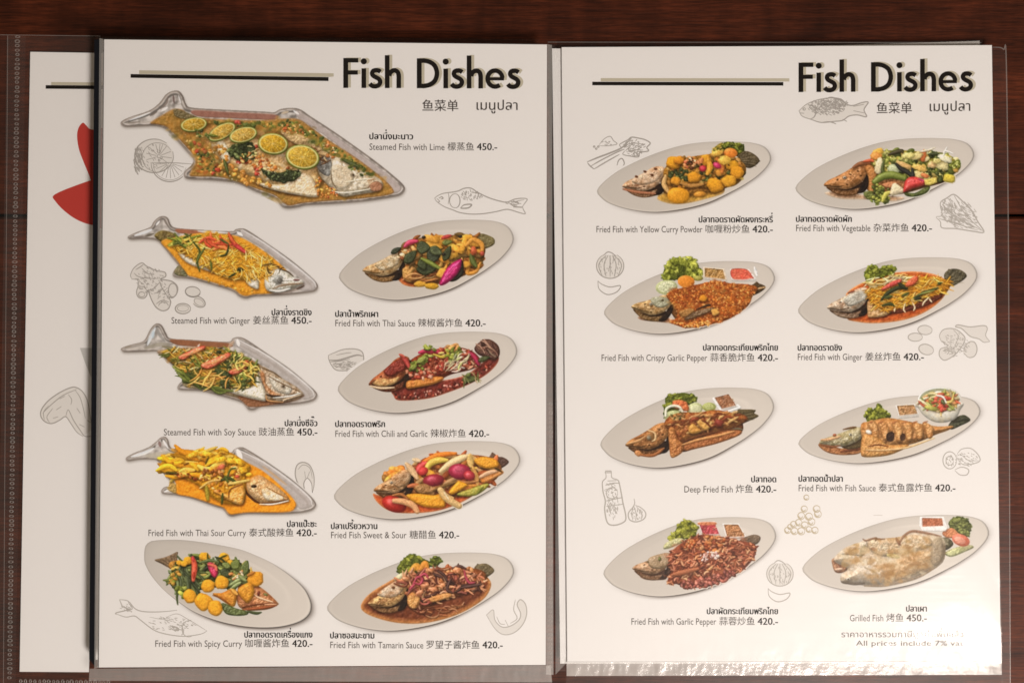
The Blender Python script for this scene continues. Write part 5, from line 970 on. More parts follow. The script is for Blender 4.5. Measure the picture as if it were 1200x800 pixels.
@dish('right', (690, 435), 'deep fried whole fish with lettuce and a dip cup on a white plate', 'eaded3', plate=(67, 95, 1085, 567), box=(205, 110, 1010, 520))
def d_deep(s):
    s.lettuce([(436, 270), (445, 190), (455, 150), (520, 130), (600, 130), (625, 160), (610, 190), (540, 210), (480, 250)], 'lettuce', '466018', '8ea02c', n=34, size=(12, 24))
    s.blob(500, 262, 60, 34, -5, 'a8b070', 'garnish', h=.3); s.blob(620, 220, 48, 36, -15, 'b4b878', 'garnish', h=.3); s.blob(622, 222, 38, 26, -15, 'ccc894', 'garnish', h=.2, sh=0); s.blob(705, 208, 40, 26, 0, '98a048', 'garnish', h=.35); s.blob(706, 206, 30, 18, 0, 'b4b468', 'garnish', h=.2, sh=0)
    s.poly([(488, 205), (495, 175), (530, 168), (575, 180), (588, 215), (570, 235), (530, 225)], 'e0783c', 'garnish', bulge=14, bump=.8, col2='d0602c', wob=8)
    s.stroke([(450, 260), (455, 220), (490, 202), (530, 208), (548, 235)], 8, 'e6dcbc', 'garnish', taper=.1)
    s.cup([(728, 152), (820, 128), (868, 200), (778, 222)], '9c5f34', inset=.92, rim='efe6da'); s.stroke([(732, 160), (775, 232), (800, 240), (885, 212), (872, 200)], 8, 'f4ece2', 'sauce_cup', sh=.2, smooth=False, taper=0)
    s.poly([(870, 230), (900, 222), (975, 225), (970, 245), (995, 262), (940, 290), (870, 310)], '5c4a28', 'fish', bulge=10, bump=.7, bsc=4, col2='40341c')
    for i in range(6): s.stroke([(870, 255 + i * 8), (970, 232 + i * 10)], 2, '8c7850' if i % 2 else '2c200f', 'fish', sh=0, alpha=.6)
    s.poly([(480, 400), (600, 330), (860, 290), (905, 320), (880, 370), (760, 415), (640, 446), (540, 470)], '7a4218', 'fish', bulge=14, bump=.7, col2='54290e')
    s.poly([(540, 430), (640, 396), (800, 346), (890, 346), (880, 375), (760, 420), (640, 450), (560, 465)], 'b46c34', 'fish', bulge=12, bump=.9, col2='94501f'); s.stroke([(830, 342), (870, 335), (900, 340)], 6, '6a5c40', 'fish')
    s.head((216, 432), (470, 315), ['b67c40', '8e5524', '54300f'], bump=1.2, eye=False)
    s.blob(360, 385, 26, 22, -30, '8a6030', 'fish', h=.5); s.stroke([(345, 345), (385, 360), (390, 395), (370, 410)], 6, 'e0b878', 'fish'); s.blob(352, 388, 12, 12, 0, '8c7c60', 'fish')
    s.stroke([(220, 425), (290, 405), (330, 380)], 7, 'd8a05c', 'fish'); s.stroke([(270, 390), (320, 375)], 7, 'a06028', 'fish'); s.blob(290, 480, 26, 18, 30, 'c88444', 'fish', bump=.5); s.stroke([(300, 490), (380, 490), (440, 450)], 10, 'a05c28', 'fish')
    s.poly([(440, 310), (470, 265), (540, 240), (640, 240), (740, 225), (830, 240), (910, 255), (930, 285), (860, 320), (760, 350), (640, 380), (560, 410), (540, 440), (500, 400), (470, 345)], 'bd7630', 'fish', bulge=60, bump=1.3, bsc=16, col2='8c441a', spec=.35, vary=.7)
    s.shreds([(480, 280), (640, 250), (800, 240), (900, 270), (760, 320), (560, 360)], 46, ['8a3c18', 'd89848', '6e3012', 'e0ac5c', 'a45424'], 'fish', ln=(30, 80), wd=(4, 10), ang=(-60, 20), alpha=.8)
    s.poly([(585, 330), (610, 305), (640, 330), (660, 350), (620, 365), (590, 360)], 'd8a040', 'fish', bulge=14, bump=.6, col2='c48430'); s.poly([(630, 290), (660, 280), (710, 310), (710, 330), (680, 345), (650, 325)], 'e0aa4c', 'fish', bulge=14, bump=.6, col2='c98a34')
    s.blob(765, 300, 26, 20, 10, '8a3420', 'fish', bump=.7); s.blob(620, 280, 30, 14, -20, '8e3c1c', 'fish', bump=.7); s.stroke([(660, 285), (690, 300), (715, 330)], 5, '6a2c10', 'fish')
    s.grains([(480, 260), (540, 240), (560, 260), (500, 290)], 14, ['4a4a24', '7a5a28', 'a86a30'], 'fish', size=(5, 10))
    s.poly([(468, 340), (500, 330), (520, 390), (555, 430), (550, 470), (510, 500), (480, 500), (470, 430)], 'c47e38', 'fish', bulge=16, bump=1.1, col2='9a5520', spec=.35); s.stroke([(545, 415), (620, 385), (740, 355), (850, 340)], 4, '6a3412', 'fish', sh=0); s.stroke([(545, 430), (640, 400), (760, 375), (850, 350)], 7, 'd8964c', 'fish')

@dish('right', (925, 435), 'fried fish with a salad bowl and dip cup on a white plate', 'ede2d8', plate=(52, 140, 1120, 540), box=(160, 85, 1075, 515))
def d_fishsauce(s):
    s.lettuce([(444, 270), (455, 230), (500, 215), (515, 185), (540, 200), (560, 230), (595, 260), (570, 275), (500, 288), (460, 285)], 'lettuce', '5c7a1c', 'a0b434', n=26, size=(11, 20))
    s.poly([(930, 320), (960, 280), (1010, 255), (1040, 262), (1060, 288), (1000, 320), (950, 340)], '4e4c34', 'fish', bulge=10, bump=.7, col2='34321f'); s.stroke([(960, 300), (1030, 280), (1058, 288)], 4, '2c2a1a', 'fish')
    s.cup([(622, 198), (735, 190), (760, 250), (640, 262)], 'b07a40', inset=.88, rim='f2e9de', dep=16)
    s.poly([(170, 425), (220, 420), (300, 450), (420, 440), (410, 480), (320, 490), (240, 480), (190, 455)], 'b87840', 'fish', bulge=10, bump=.8, col2='9a5c2c'); s.stroke([(300, 470), (380, 455), (420, 450)], 8, '7a3c1c', 'fish')
    s.poly([(300, 430), (380, 400), (430, 350), (435, 400), (415, 445), (340, 455)], '54401f', 'fish', bulge=8, bump=.5, sh=.1)
    s.poly([(175, 420), (200, 395), (270, 370), (340, 345), (400, 325), (430, 340), (420, 390), (360, 425), (290, 440), (220, 430)], 'c3b389', 'fish', bulge=32, bump=1.0, bsc=8, col2='96844f', spec=.35, vary=.6)
    s.blob(358, 370, 9, 8, 0, 'e8e0cc', 'fish'); s.blob(359, 370, 5, 5, 0, '3a2c18', 'fish', sh=0); s.stroke([(315, 340), (360, 330), (390, 325)], 6, '6a4420', 'fish'); s.stroke([(185, 400), (230, 398), (300, 380)], 8, 'd8a46a', 'fish'); s.blob(265, 372, 11, 8, 0, 'b05c34', 'fish'); s.stroke([(185, 430), (250, 440), (300, 435)], 5, '8a4c24', 'fish')
    s.poly([(420, 310), (480, 290), (560, 272), (640, 280), (740, 300), (860, 320), (960, 320), (930, 345), (860, 370), (780, 405), (700, 430), (620, 440), (480, 440), (430, 400)], 'd29650', 'fish', bulge=50, bump=1.0, bsc=16, col2='b0702e', spec=.3, vary=.6)
    for x0 in (500, 560, 640, 700, 760, 820):
        s.poly([(x0 - 40, 300), (x0 - 8, 285 + (x0 - 500) * .06), (x0 + 22, 330), (x0 + 20, 400 - abs(x0 - 640) * .1), (x0 - 6, 410 - abs(x0 - 640) * .1), (x0 - 22, 350)], 'd89c54', 'fish', bulge=16, bump=.8, col2='bb7834', spec=.35, sh=.5)
        s.stroke([(x0 - 38, 302), (x0 - 10, 292)], 6, 'a05a2c', 'fish', sh=0, alpha=.7)
    s.poly([(572, 365), (600, 352), (616, 370), (610, 405), (580, 410), (568, 390)], '30190c', 'fish', bulge=6, h=-.4, sh=0); s.poly([(650, 375), (668, 362), (682, 380), (672, 405), (652, 402)], '40220f', 'fish', bulge=6, h=-.4, sh=0); s.blob(465, 355, 18, 12, 20, 'efe0cc', 'fish')
    s.poly([(430, 380), (480, 370), (540, 400), (580, 430), (700, 430), (640, 470), (560, 495), (440, 502), (418, 470)], 'd49a4c', 'fish', bulge=22, bump=.8, col2='b97830', spec=.3); s.stroke([(460, 440), (520, 430), (580, 440)], 4, '6a3412', 'fish', sh=0); s.stroke([(450, 460), (560, 460), (690, 445), (850, 390)], 6, 'e6b874', 'fish', sh=.4)
    # salad bowl
    s.poly([(755, 190), (1005, 180), (1000, 230), (975, 275), (920, 298), (850, 296), (790, 260), (760, 220)], 'ddd3c0', 'salad_bowl', bulge=40, h=.6, bump=.05, tex=.03, spec=.1, sh=.6, col2='e6d3ac')
    s.blob(880, 165, 126, 72, 0, 'e9e3d4', 'salad_bowl', h=.3, sh=0, tex=.03); s.blob(880, 163, 117, 64, 0, 'b9b58c', 'salad_bowl', h=-.3, sh=0, tex=.05)
    s.blob(880, 176, 112, 58, 0, 'cfa95c', 'salad', h=.3, sh=0, tex=.2)
    E6 = [(880 + 104 * math.cos(t / 3), 174 + 54 * math.sin(t / 3)) for t in range(19)]
    s.shreds(E6, 70, ['dcb45c', 'e4cc8a', 'c88a3c', 'b4b860', 'cf5a34', 'e8dcb0', '8a9a44', 'd87440'], 'salad', ln=(40, 90), wd=(5, 9), ang=(-60, 60))
    s.grains([(820, 150), (900, 135), (940, 160), (900, 185), (840, 190)], 14, ['c8442c', 'd05c3c'], 'salad', size=(8, 14)); s.grains([(890, 200), (930, 195), (930, 225), (895, 225)], 7, ['cc4c34', 'd8603c'], 'salad', size=(9, 15)); s.stroke([(860, 140), (900, 150), (920, 185)], 6, 'f0e8d8', 'salad'); s.leaf((890, 165), (912, 195), 9, '4c6a3c', 'salad'); s.blob(830, 215, 40, 14, 15, 'b8b44c', 'salad')

@dish('right', (690, 590), 'fried fish under reddish garlic and pepper with two dip cups on a white plate', 'f1e6dc', plate=(85, 78, 1097, 545), box=(240, 85, 1030, 515))
def d_garlic(s):
    s.lettuce([(470, 210), (500, 165), (540, 105), (580, 97), (620, 115), (635, 160), (610, 205), (540, 205)], 'lettuce', '8a8c20', 'bcc048', n=26, size=(12, 24))
    s.poly([(440, 265), (450, 230), (520, 200), (560, 215), (500, 250)], 'ccc48c', 'garnish', bulge=14, bump=.6, col2='b4ac68')
    s.cup([(638, 105), (740, 102), (770, 180), (665, 182)], 'b83434', inset=.9, rim='efe3d8', dep=8); s.cup([(782, 115), (880, 115), (925, 195), (805, 200)], 'b8763c', inset=.86, rim='f2e9df', dep=8)
    s.poly([(645, 108), (735, 106), (742, 122), (650, 124)], 'd8804c', 'sauce_cup', bulge=5, sh=0, h=.2)
    s.tail((905, 225), (960, 182), (1006, 200), '7c6248', 'fish_tail', w=18); s.poly([(880, 215), (960, 180), (1006, 195), (985, 235), (920, 240)], '786048', 'fish_tail', bulge=10, bump=.7, col2='5c4630')
    s.sauce([(300, 425), (380, 435), (450, 430), (440, 445), (340, 445)], 'b87850', 'dcb898', ew=12)
    s.poly([(480, 330), (600, 240), (900, 230), (960, 270), (860, 400), (700, 460), (560, 480), (480, 440)], '8a4428', 'fish', bulge=40, bump=1, col2='5c2814')
    s.head((256, 378), (478, 310), ['c49a70', 'a4744a', '744828'], eye=False, bump=.6, gill='54382a')
    s.poly([(350, 320), (420, 292), (475, 290), (470, 350), (420, 380), (360, 370)], 'b89a74', 'fish', bulge=16, bump=.6, col2='9c7c54', sh=.05, soft=3); s.blob(415, 322, 8, 12, 20, '6a6a30', 'fish'); s.blob(345, 340, 7, 5, 0, '6a5a34', 'fish')
    R = [(470, 330), (480, 280), (560, 220), (660, 180), (780, 195), (880, 215), (975, 240), (970, 310), (900, 390), (800, 440), (720, 480), (640, 490), (560, 500), (540, 470), (480, 470), (460, 450), (480, 400)]
    s.poly(R, '9c4a28', 'topping', bulge=30, bump=1.8, bsc=8, col2='6c2c14')
    s.cloud(R, 60, ['b8643c', '7a3418', 'd08048', '9c4a28'], size=(16, 36), alpha=.5)
    s.shreds(R, 520, ['c06c3c', '9c4a28', 'd8844c', '7a3418', 'b05c34', 'e09c64', '5c2410', 'c87a50'], 'topping', ln=(14, 40), wd=(3.5, 7), ang=(-70, 70), spec=.3, sh=.4)
    s.grains([(540, 470), (640, 430), (800, 400), (860, 410), (760, 470), (600, 495)], 90, ['a4543c', '8a4030', 'bc6c50', '6a2c1c'], 'topping', size=(7, 13), spec=.4)
    s.grains([(560, 230), (680, 190), (800, 210), (760, 280), (600, 290)], 60, ['d8803c', 'c06a2c', 'e4a060', '9c4418'], 'topping', size=(6, 12))
    s.grains([(650, 290), (740, 280), (760, 320), (680, 340)], 40, ['dcb09c', 'c88c78', 'e8c8b8'], 'topping', size=(5, 10), spec=.6)
    s.stroke([(490, 415), (560, 400), (640, 380)], 16, 'b06438', 'topping')

@dish('right', (925, 590), 'pale grilled fish folded open with a dip cup on a white plate', 'f3e9e0', plate=(75, 65, 1170, 515), box=(240, 65, 1100, 490))
def d_grilled(s):
    s.lettuce([(935, 120), (950, 85), (1000, 75), (1050, 100), (1065, 150), (1050, 190), (1000, 180), (950, 160)], 'lettuce', '546a2c', '8a9c4c', n=30, size=(11, 20))
    s.poly([(910, 290), (960, 260), (1050, 240), (1080, 255), (1030, 280), (950, 310)], 'd3cf94', 'garnish', bulge=14, bump=.5, col2='b8b870')
    s.poly([(895, 170), (950, 140), (985, 165), (1000, 190), (930, 200)], 'd88850', 'garnish', bulge=10, bump=.6); s.blob(1005, 212, 54, 34, 20, 'dc7450', 'garnish', h=.5); s.blob(1000, 214, 34, 20, 20, 'e89a78', 'garnish', h=.3, sh=0)
    s.poly([(890, 200), (940, 205), (960, 240), (910, 270)], '4c4428', 'garnish', bulge=10, bump=.8)
    s.poly([(765, 75), (905, 75), (930, 140), (915, 160), (780, 160), (762, 130)], 'f2eae0', 'sauce_cup', bulge=6, h=.4, bump=.03, tex=.02, sh=.5, smooth=False); s.poly([(778, 82), (895, 84), (902, 128), (780, 134)], 'b8683c', 'sauce_cup', bulge=6, h=-.2, bump=.7, bsc=4, sh=0, smooth=False, col2='96481f', spec=.4)
    s.poly([(250, 350), (255, 320), (330, 285), (410, 290), (430, 320), (380, 355), (320, 400), (270, 400)], 'c08c60', 'fish', bulge=14, bump=1, col2='9c6440'); s.stroke([(270, 330), (330, 345), (400, 325)], 6, '8a5434', 'fish'); s.stroke([(270, 385), (310, 380)], 8, 'dcb490', 'fish')
    s.poly([(260, 330), (320, 260), (420, 220), (470, 200), (560, 200), (650, 190), (700, 160), (780, 165), (880, 190), (915, 230), (910, 310), (880, 360), (760, 430), (620, 470), (500, 482), (380, 472), (310, 465), (300, 420), (340, 380)], 'dfcbb0', 'fish', bulge=80, bump=.3, bsc=16, col2='c9a97e', spec=.2, vary=.45, tex=.08)
    s.poly([(300, 290), (420, 225), (460, 230), (440, 300), (360, 300)], 'd8c4a8', 'fish', bulge=18, bump=.7, col2='c8a884', sh=.1, soft=4); s.poly([(470, 210), (560, 205), (650, 200), (720, 180), (820, 200), (830, 250), (700, 290), (560, 310), (470, 270)], 'd8c09a', 'fish', bulge=26, bump=.8, col2='c4a070', sh=.2, soft=5)
    s.poly([(540, 370), (660, 310), (780, 270), (840, 290), (820, 360), (720, 420), (600, 450)], 'c9a269', 'fish', bulge=60, h=.4, bump=.4, col2='bb8f57', sh=0, soft=22, spec=.15, alpha=.85)
    for a, wd, c in (([(430, 205), (450, 215), (500, 200), (520, 205), (560, 205)], 6, '7c5030'), ([(640, 240), (670, 190), (720, 160), (800, 170), (890, 190)], 8, '8a5a38'), ([(625, 200), (650, 240)], 9, '7a4a2c'), ([(418, 305), (430, 270), (440, 245)], 13, '6a6240'), ([(890, 200), (905, 250), (905, 320)], 10, '7c6444'), ([(305, 455), (380, 468), (440, 462)], 9, '5c4c3c'), ([(480, 260), (510, 270)], 9, 'a87444'), ([(440, 480), (560, 478), (740, 435), (860, 370)], 8, '8a7050'), ([(440, 370), (500, 400), (530, 450)], 5, 'b4986c'), ([(510, 200), (505, 215)], 7, '5c3c20')):
        s.stroke(a, wd, c, 'fish', sh=.15, alpha=.75, flat=.5)
    s.blob(610, 305, 40, 12, 10, 'bcac5c', 'fish', sh=0, h=.3); s.blob(345, 440, 12, 9, 0, 'e0d4c0', 'fish'); s.blob(345, 441, 6, 5, 0, '54402c', 'fish', sh=0)
    s.cloud([(300, 290), (460, 215), (700, 180), (880, 200), (890, 320), (760, 420), (520, 470), (320, 450)], 70, ['e2c898', 'b98a48', 'd0aa70', 'a67638', 'ecd8b0', 'c0954e', '9c6c30'], size=(14, 40), alpha=.55)
    s.poly([(840, 220), (890, 200), (905, 300), (870, 360), (830, 340)], '9c8462', 'fish', bulge=20, bump=.6, sh=0, soft=8, alpha=.7)
# ---------------------------------------------------------------- printing on a page
INK_Z = 4e-6
class Page:
    """one sheet of the menu: remembers its level and stacks every print a few thousandths of a millimetre higher"""
    def __init__(s, root, z): s.root, s.z, s.top = root, z, z + 1e-5
    def start(s, h): s.top = s.z + h
    def level(s, step=INK_Z):
        s.top += step; return s.top
    def at(s, pts, z):
        P = np.asarray(pts, float); k = (D - z) / D
        o = np.empty((len(P), 3)); o[:, 0] = (P[:, 0] - 600) * S * k; o[:, 1] = (400 - P[:, 1]) * S * k; o[:, 2] = z
        return o

def flat(pg, name, pts, mat, parent=None, label=None, step=INK_Z):
    pg.start(1.6e-5 if parent else 1.0e-5); z = pg.level(step); return obj(name, mesh(name, pg.at(pts, z), [tuple(reversed(range(len(pts))))]), mat, parent or pg.root, label)

def ribbons(pg, name, lines, mat, parent=None, label=None, wash=()):
    """pen lines: [(points, half width in photo pixels), ...] as one flat mesh"""
    V, F = [], []
    pg.start(1.0e-5); z = pg.level(4e-6)
    for i, (pts, w) in enumerate(lines):
        P = catmull(pts, 5, False) if len(pts) > 2 else np.array(pts, float)
        if len(P) > 3:
            w_ = 1.45 * w * (1 - .5 * np.abs(np.linspace(-1, 1, len(P))) ** 3)
        else: w_ = np.full(len(P), w * 1.25)
        d = np.gradient(P, axis=0); d /= np.linalg.norm(d, axis=1)[:, None] + 1e-9
        nn = np.stack([-d[:, 1], d[:, 0]], 1) * w_[:, None]
        A = pg.at(P + nn, z + i * 4e-8); B = pg.at(P - nn, z + i * 4e-8)
        b = len(V); V += list(A) + list(B); n = len(P)
        F += [(b + k, b + k + 1, b + n + k + 1, b + n + k) for k in range(n - 1)]
    o = obj(name, mesh(name, V, F), mat, parent or pg.root, label)
    if wash:
        V, F = [], []
        for k in wash:
            P = catmull(lines[k][0], 4, False); b = len(V); V += list(pg.at(P, pg.z + 6e-6 + k * 2e-7)); F.append(tuple(range(b, b + len(P))))
        obj('sketch_wash', mesh('sketch_wash', V, F), M_WASH, o)
    return o

# -- writing: Blender's built-in lettering turned into flat meshes
_tc = {}
def glyphs(body):
    if body not in _tc:
        c = bpy.data.curves.new('writing', 'FONT'); c.body = body; c.size = 1.0; c.resolution_u = 3
        o = bpy.data.objects.new('writing', c); COL.objects.link(o)
        bpy.context.view_layer.update()
        me = o.to_mesh()
        V = np.array([v.co[:2] for v in me.vertices]) if len(me.vertices) else np.zeros((0, 2)); F = [tuple(p.vertices) for p in me.polygons]
        o.to_mesh_clear(); bpy.data.objects.remove(o); bpy.data.curves.remove(c)
        _tc[body] = (V, F)
    return _tc[body]
TONE = '\u0e48\u0e49\u0e4a\u0e4b'; UP = '\u0e34\u0e35\u0e36\u0e37\u0e31'
def writing(body):
    """glyphs with Thai tone marks lifted clear of the vowel signs below them"""
    out = ''; marks = []
    for i, ch in enumerate(body):
        if ch in TONE and i and body[i - 1] in UP: marks.append((out[:-1], ch))
        else: out += ch
    V, F = glyphs(out); V = V.copy(); F = list(F)
    for pre, ch in marks:
        pv, _ = glyphs(pre); mv, mf = glyphs('\u0e01' + ch); bv, bf = glyphs('\u0e01')
        x1 = pv[:, 0].max()
        keep = mv[:, 1] > bv[:, 1].max() + .02
        idx = np.where(keep)[0]; re = {j: q for q, j in enumerate(idx)}
        m = mv[idx]; m = (m - m.mean(0)) * .9; m[:, 0] += x1 - .10; m[:, 1] += 1.02
        b = len(V); V = np.vstack([V, m]); F += [tuple(b + re[j] for j in f) for f in mf if all(j in re for j in f)]
    return V, F

def text(pg, name, body, x0, x1, base, em, mat, bold=0.0, slope=0.0, parent=None, anchor='l', sx=None, label=None):
    """letters of size em (photo pixels) on a baseline; stretched to run from x0 to x1 when both are given"""
    V, F = writing(body)
    lo, hi = V[:, 0].min(), V[:, 0].max()
    if x0 is not None and x1 is not None: k = (x1 - x0) / (hi - lo)
    else:
        k = sx or em
        if x0 is None: x0 = x1 - k * (hi - lo)
    P = np.stack([x0 + (V[:, 0] - lo) * k, base - V[:, 1] * em], 1)
    P[:, 1] += (P[:, 0] - P[:, 0].mean()) * slope
    VV, FF = [], []
    pg.start(4.5e-5)
    offs = [(0, 0)] if not bold else [(0, 0), (-bold, 0), (bold, 0), (0, bold * .6)]
    for i, (dx, dy) in enumerate(offs):
        z = pg.level(1.5e-6); b = len(VV)
        VV += list(pg.at(P + (dx, dy), z)); FF += [tuple(b + j for j in f) for f in F]
    pg.level()
    return obj(name, mesh(name, VV, FF), mat, parent or pg.root, label)

# -- the geometric heading letters, drawn with strokes
def heading_polys(x, base, k):
    """outlines (photo px) of the words Fish Dishes; k = 1 gives a capital of 35 px"""
    t = 5.7; out = []
    def bar(x0, y0, x1, y1): out.append([(x0, y0), (x1, y0), (x1, y1), (x0, y1)])
    def path(P, w=t, n=8):
        P = catmull(P, n, False); d = np.gradient(P, axis=0); d /= np.linalg.norm(d, axis=1)[:, None] + 1e-9
        nn = np.stack([-d[:, 1], d[:, 0]], 1) * w / 2
        for i in range(len(P) - 1): out.append([tuple(P[i] + nn[i]), tuple(P[i + 1] + nn[i + 1]), tuple(P[i + 1] - nn[i + 1]), tuple(P[i] - nn[i])])
    def disk(cx, cy, r): out.append([(cx + r * math.cos(a), cy + r * math.sin(a)) for a in np.linspace(0, 2 * math.pi, 18)[:-1]])
    def F_(o): bar(o, 0, o + t, 35); bar(o + t, 29.8, o + 17.6, 35); bar(o + t, 15.6, o + 17, 20.6)
    def i_(o): bar(o, 0, o + 5.5, 23); disk(o + 2.75, 31.2, 3.6)
    def s_(o): path([(o + 13.4, 18.9), (o + 11.2, 20.4), (o + 8, 20.9), (o + 4.9, 19.9), (o + 3.6, 17.2), (o + 4.8, 14.6), (o + 8, 12.6), (o + 11.2, 10.8), (o + 13, 8.0), (o + 12.2, 4.6), (o + 9.2, 2.4), (o + 5.4, 2.1), (o + 2.6, 3.2), (o + 0.9, 5.2)], 5.3)
    def h_(o): bar(o, 0, o + 5.5, 38.5); path([(o + 5, 14.5), (o + 6.6, 18.4), (o + 10.6, 20.8), (o + 14.6, 19.3), (o + 16.2, 15), (o + 16.3, 8), (o + 16.3, 0)], 5.4)
    def D_(o): bar(o, 0, o + t, 35); path([(o + t, 32.3), (o + 9, 32.3), (o + 15.5, 30.6), (o + 21.2, 26), (o + 23.6, 17.5), (o + 21.2, 9), (o + 15.5, 4.4), (o + 9, 2.7), (o + t, 2.7)], 5.4)
    def e_(o):
        a = [(o + 11 + 8.7 * math.cos(q), 11.6 + 9.4 * math.sin(q)) for q in np.radians(np.arange(5, 325, 16))]
        path(a, 5.2, 3); bar(o + 3.5, 9.5, o + 21.6, 13.2)
    F_(0); i_(21.3); s_(30.2); h_(48.7); D_(86.2); i_(117.3); s_(126); h_(144.7); e_(166.8); s_(192)
    return [[(x + px * k, base - py * k) for px, py in q] for q in out]

def heading(pg, x, base, k, slope):
    def build(name, dx, dy, mat, parent):
        V, F = [], []; z = pg.level(6e-6)
        for i, q in enumerate(heading_polys(x + dx, base + dy, k)):
            q = [(a, b_ + (a - x) * slope) for a, b_ in q]
            b = len(V); V += list(pg.at(q, z + i * 1.2e-7)); F.append(tuple(b + j for j in range(len(q))))
        pg.level(3e-5)
        return obj(name, mesh(name, V, F), mat, parent)
    pg.start(1.0e-5)
    sh = build('heading_shadow', 3.2, -.6, M_BEIGE, pg.root)
    h = build('heading', 0, 0, M_INK, pg.root)
    sh.parent = h
    return h

# -- pictures
def picture(pg, d):
    ox, oy = d['org']
    root = None; pg.start(2.2e-5)
    s = Paint(*d['box'], seed=DISHES.index(d) + 1)
    paper = hx(d['paper'])
    out = None
    if d['plate']: out = plate_outline(d['plate'])
    elif d['outline']: out = catmull(d['outline'], 6)
    alb = lambda c: np.clip(lin(np.clip(c, 0, 1)) / lin(paper) * PAPER, 0.0, 0.93)
    px = lambda P: np.asarray(P, float) / 5 + (ox, oy)
    if out is not None:
        pl = Plate(out, paper)
        s.img[:] = pl.field(s.X, s.Y)
        th = np.linspace(-math.pi, math.pi, 161)[:-1]; R = pl.rad(th); m = len(th)
        def rings(name, rs, z, shift, parent):
            V, Cc = [], []
            for r in rs:
                P = pl.c + np.stack([np.cos(th), np.sin(th)], 1) * (R * r)[:, None]
                if r > 1: P = P + np.array(shift) * ((r - 1) / .085)
                V.append(pg.at(px(P), z)); Cc.append(pl.col(np.full(m, r if r != 1 else 0.9999 if name == 'white_plate' else 1.0001), th))
            V = np.vstack(V); Cc = np.vstack(Cc)
            F = [(i * m + (j + 1) % m, i * m + j, (i + 1) * m + j, (i + 1) * m + (j + 1) % m) for i in range(len(rs) - 1) for j in range(m)]
            me = quad_mesh(name, V, np.array(F), alb(Cc))
            return obj(name, me, M_PRINT, parent)
        root = rings('dish_picture', [1.0, 1.012, 1.025, 1.04, 1.06, 1.085], pg.level(), (2, 6), pg.root)
        rings('white_plate', [0.004, .3, .5, .6, .65, .69, .73, .77, .8, .84, .88, .92, .945, .96, .97, .978, .985, .992, .997, 1.0], pg.level(), (0, 0), root)
    d['fn'](s)
    inked = s.ids > 0
    n4 = NZ[4][np.ix_((np.arange(s.H) + 77) % 512, (np.arange(s.W) + 31) % 512)]; n8 = NZ[8][np.ix_((np.arange(s.H) + 7) % 512, (np.arange(s.W) + 131) % 512)]
    top_id = s.names.get('fish_shaped_tray', 0)
    fm = (s.ids > top_id).astype(float)[..., None]
    s.img = np.clip(s.img * (1 + fm * (.08 * n4 + .11 * n8)[..., None]), 0, 1)
    y0_ = s.img @ np.array([.3, .59, .11]); ch = s.img - y0_[..., None]                # print screens hold colour more coarsely than tone
    s.img = np.clip(blur(y0_, 0.95)[..., None] + .55 * blur(ch, 3.2) + .45 * blur(ch, 1.0), 0, 1)
    food = blur((s.ids > 0).astype(float), .9)[..., None]
    if 'fish_shaped_tray' in s.names: food = food * blur((s.ids > s.names['fish_shaped_tray']).astype(float), .9)[..., None]
    g = s.img.copy(); m_ = np.maximum(g[..., 1] - g[..., 0], 0); g[..., 0] += .8 * m_; sat_ = np.clip((g.max(-1) - g.min(-1)) * 2.2 - .3, 0, 1); g[..., 1] *= 1 - .045 * sat_
    y_ = g.mean(-1, keepdims=True); g = (y_ + (g - y_) * .95) * .99
    s.img = s.img * (1 - food) + g * food
    s.img *= (1 + NZ[2][np.ix_(np.arange(s.H) % 512, np.arange(s.W) % 512)] * .05)[..., None]
    C = s.img.reshape(s.H // 2, 2, s.W // 2, 2, 3).mean((1, 3)); I = s.ids[::2, ::2].copy()
    h, w = I.shape
    if out is not None:                                   # let each print run one cell over its rim
        for ax, sg in ((0, 1), (0, -1), (1, 1), (1, -1)):
            R_ = np.roll(I, sg, ax); I = np.where((I == 0) & (R_ > 0), R_, I)
    ys, xs = np.mgrid[0:h, 0:w]
    P = px(np.stack([(xs * 2 + .5) / Q + s.x0, (ys * 2 + .5) / Q + s.y0], -1).reshape(-1, 2))
    col = alb(C).reshape(-1, 3)
    cell = I[:-1, :-1]
    z = pg.level()
    order = sorted(s.names, key=lambda q: q != 'printed_shadow')
    if out is None:                                       # the soft printed shadow carries the picture of a tray
        order = ['printed_shadow'] + [q for q in order if q != 'printed_shadow']
    for nm in order:
        jj, ii = np.where(cell == s.names[nm])
        if len(jj) == 0: continue
        q = jj * w + ii
        F = np.stack([q, q + w, q + w + 1, q + 1], 1)
        u, inv = np.unique(F, return_inverse=True); F = inv.reshape(F.shape)
        me = quad_mesh(nm, pg.at(P[u], z), F, col[u])
        if root is None: root = obj('dish_picture', me, M_PRINT, pg.root)
        else: obj(nm, me, M_PRINT, root)
    pg.level()
    root['label'] = d['label']
    return root

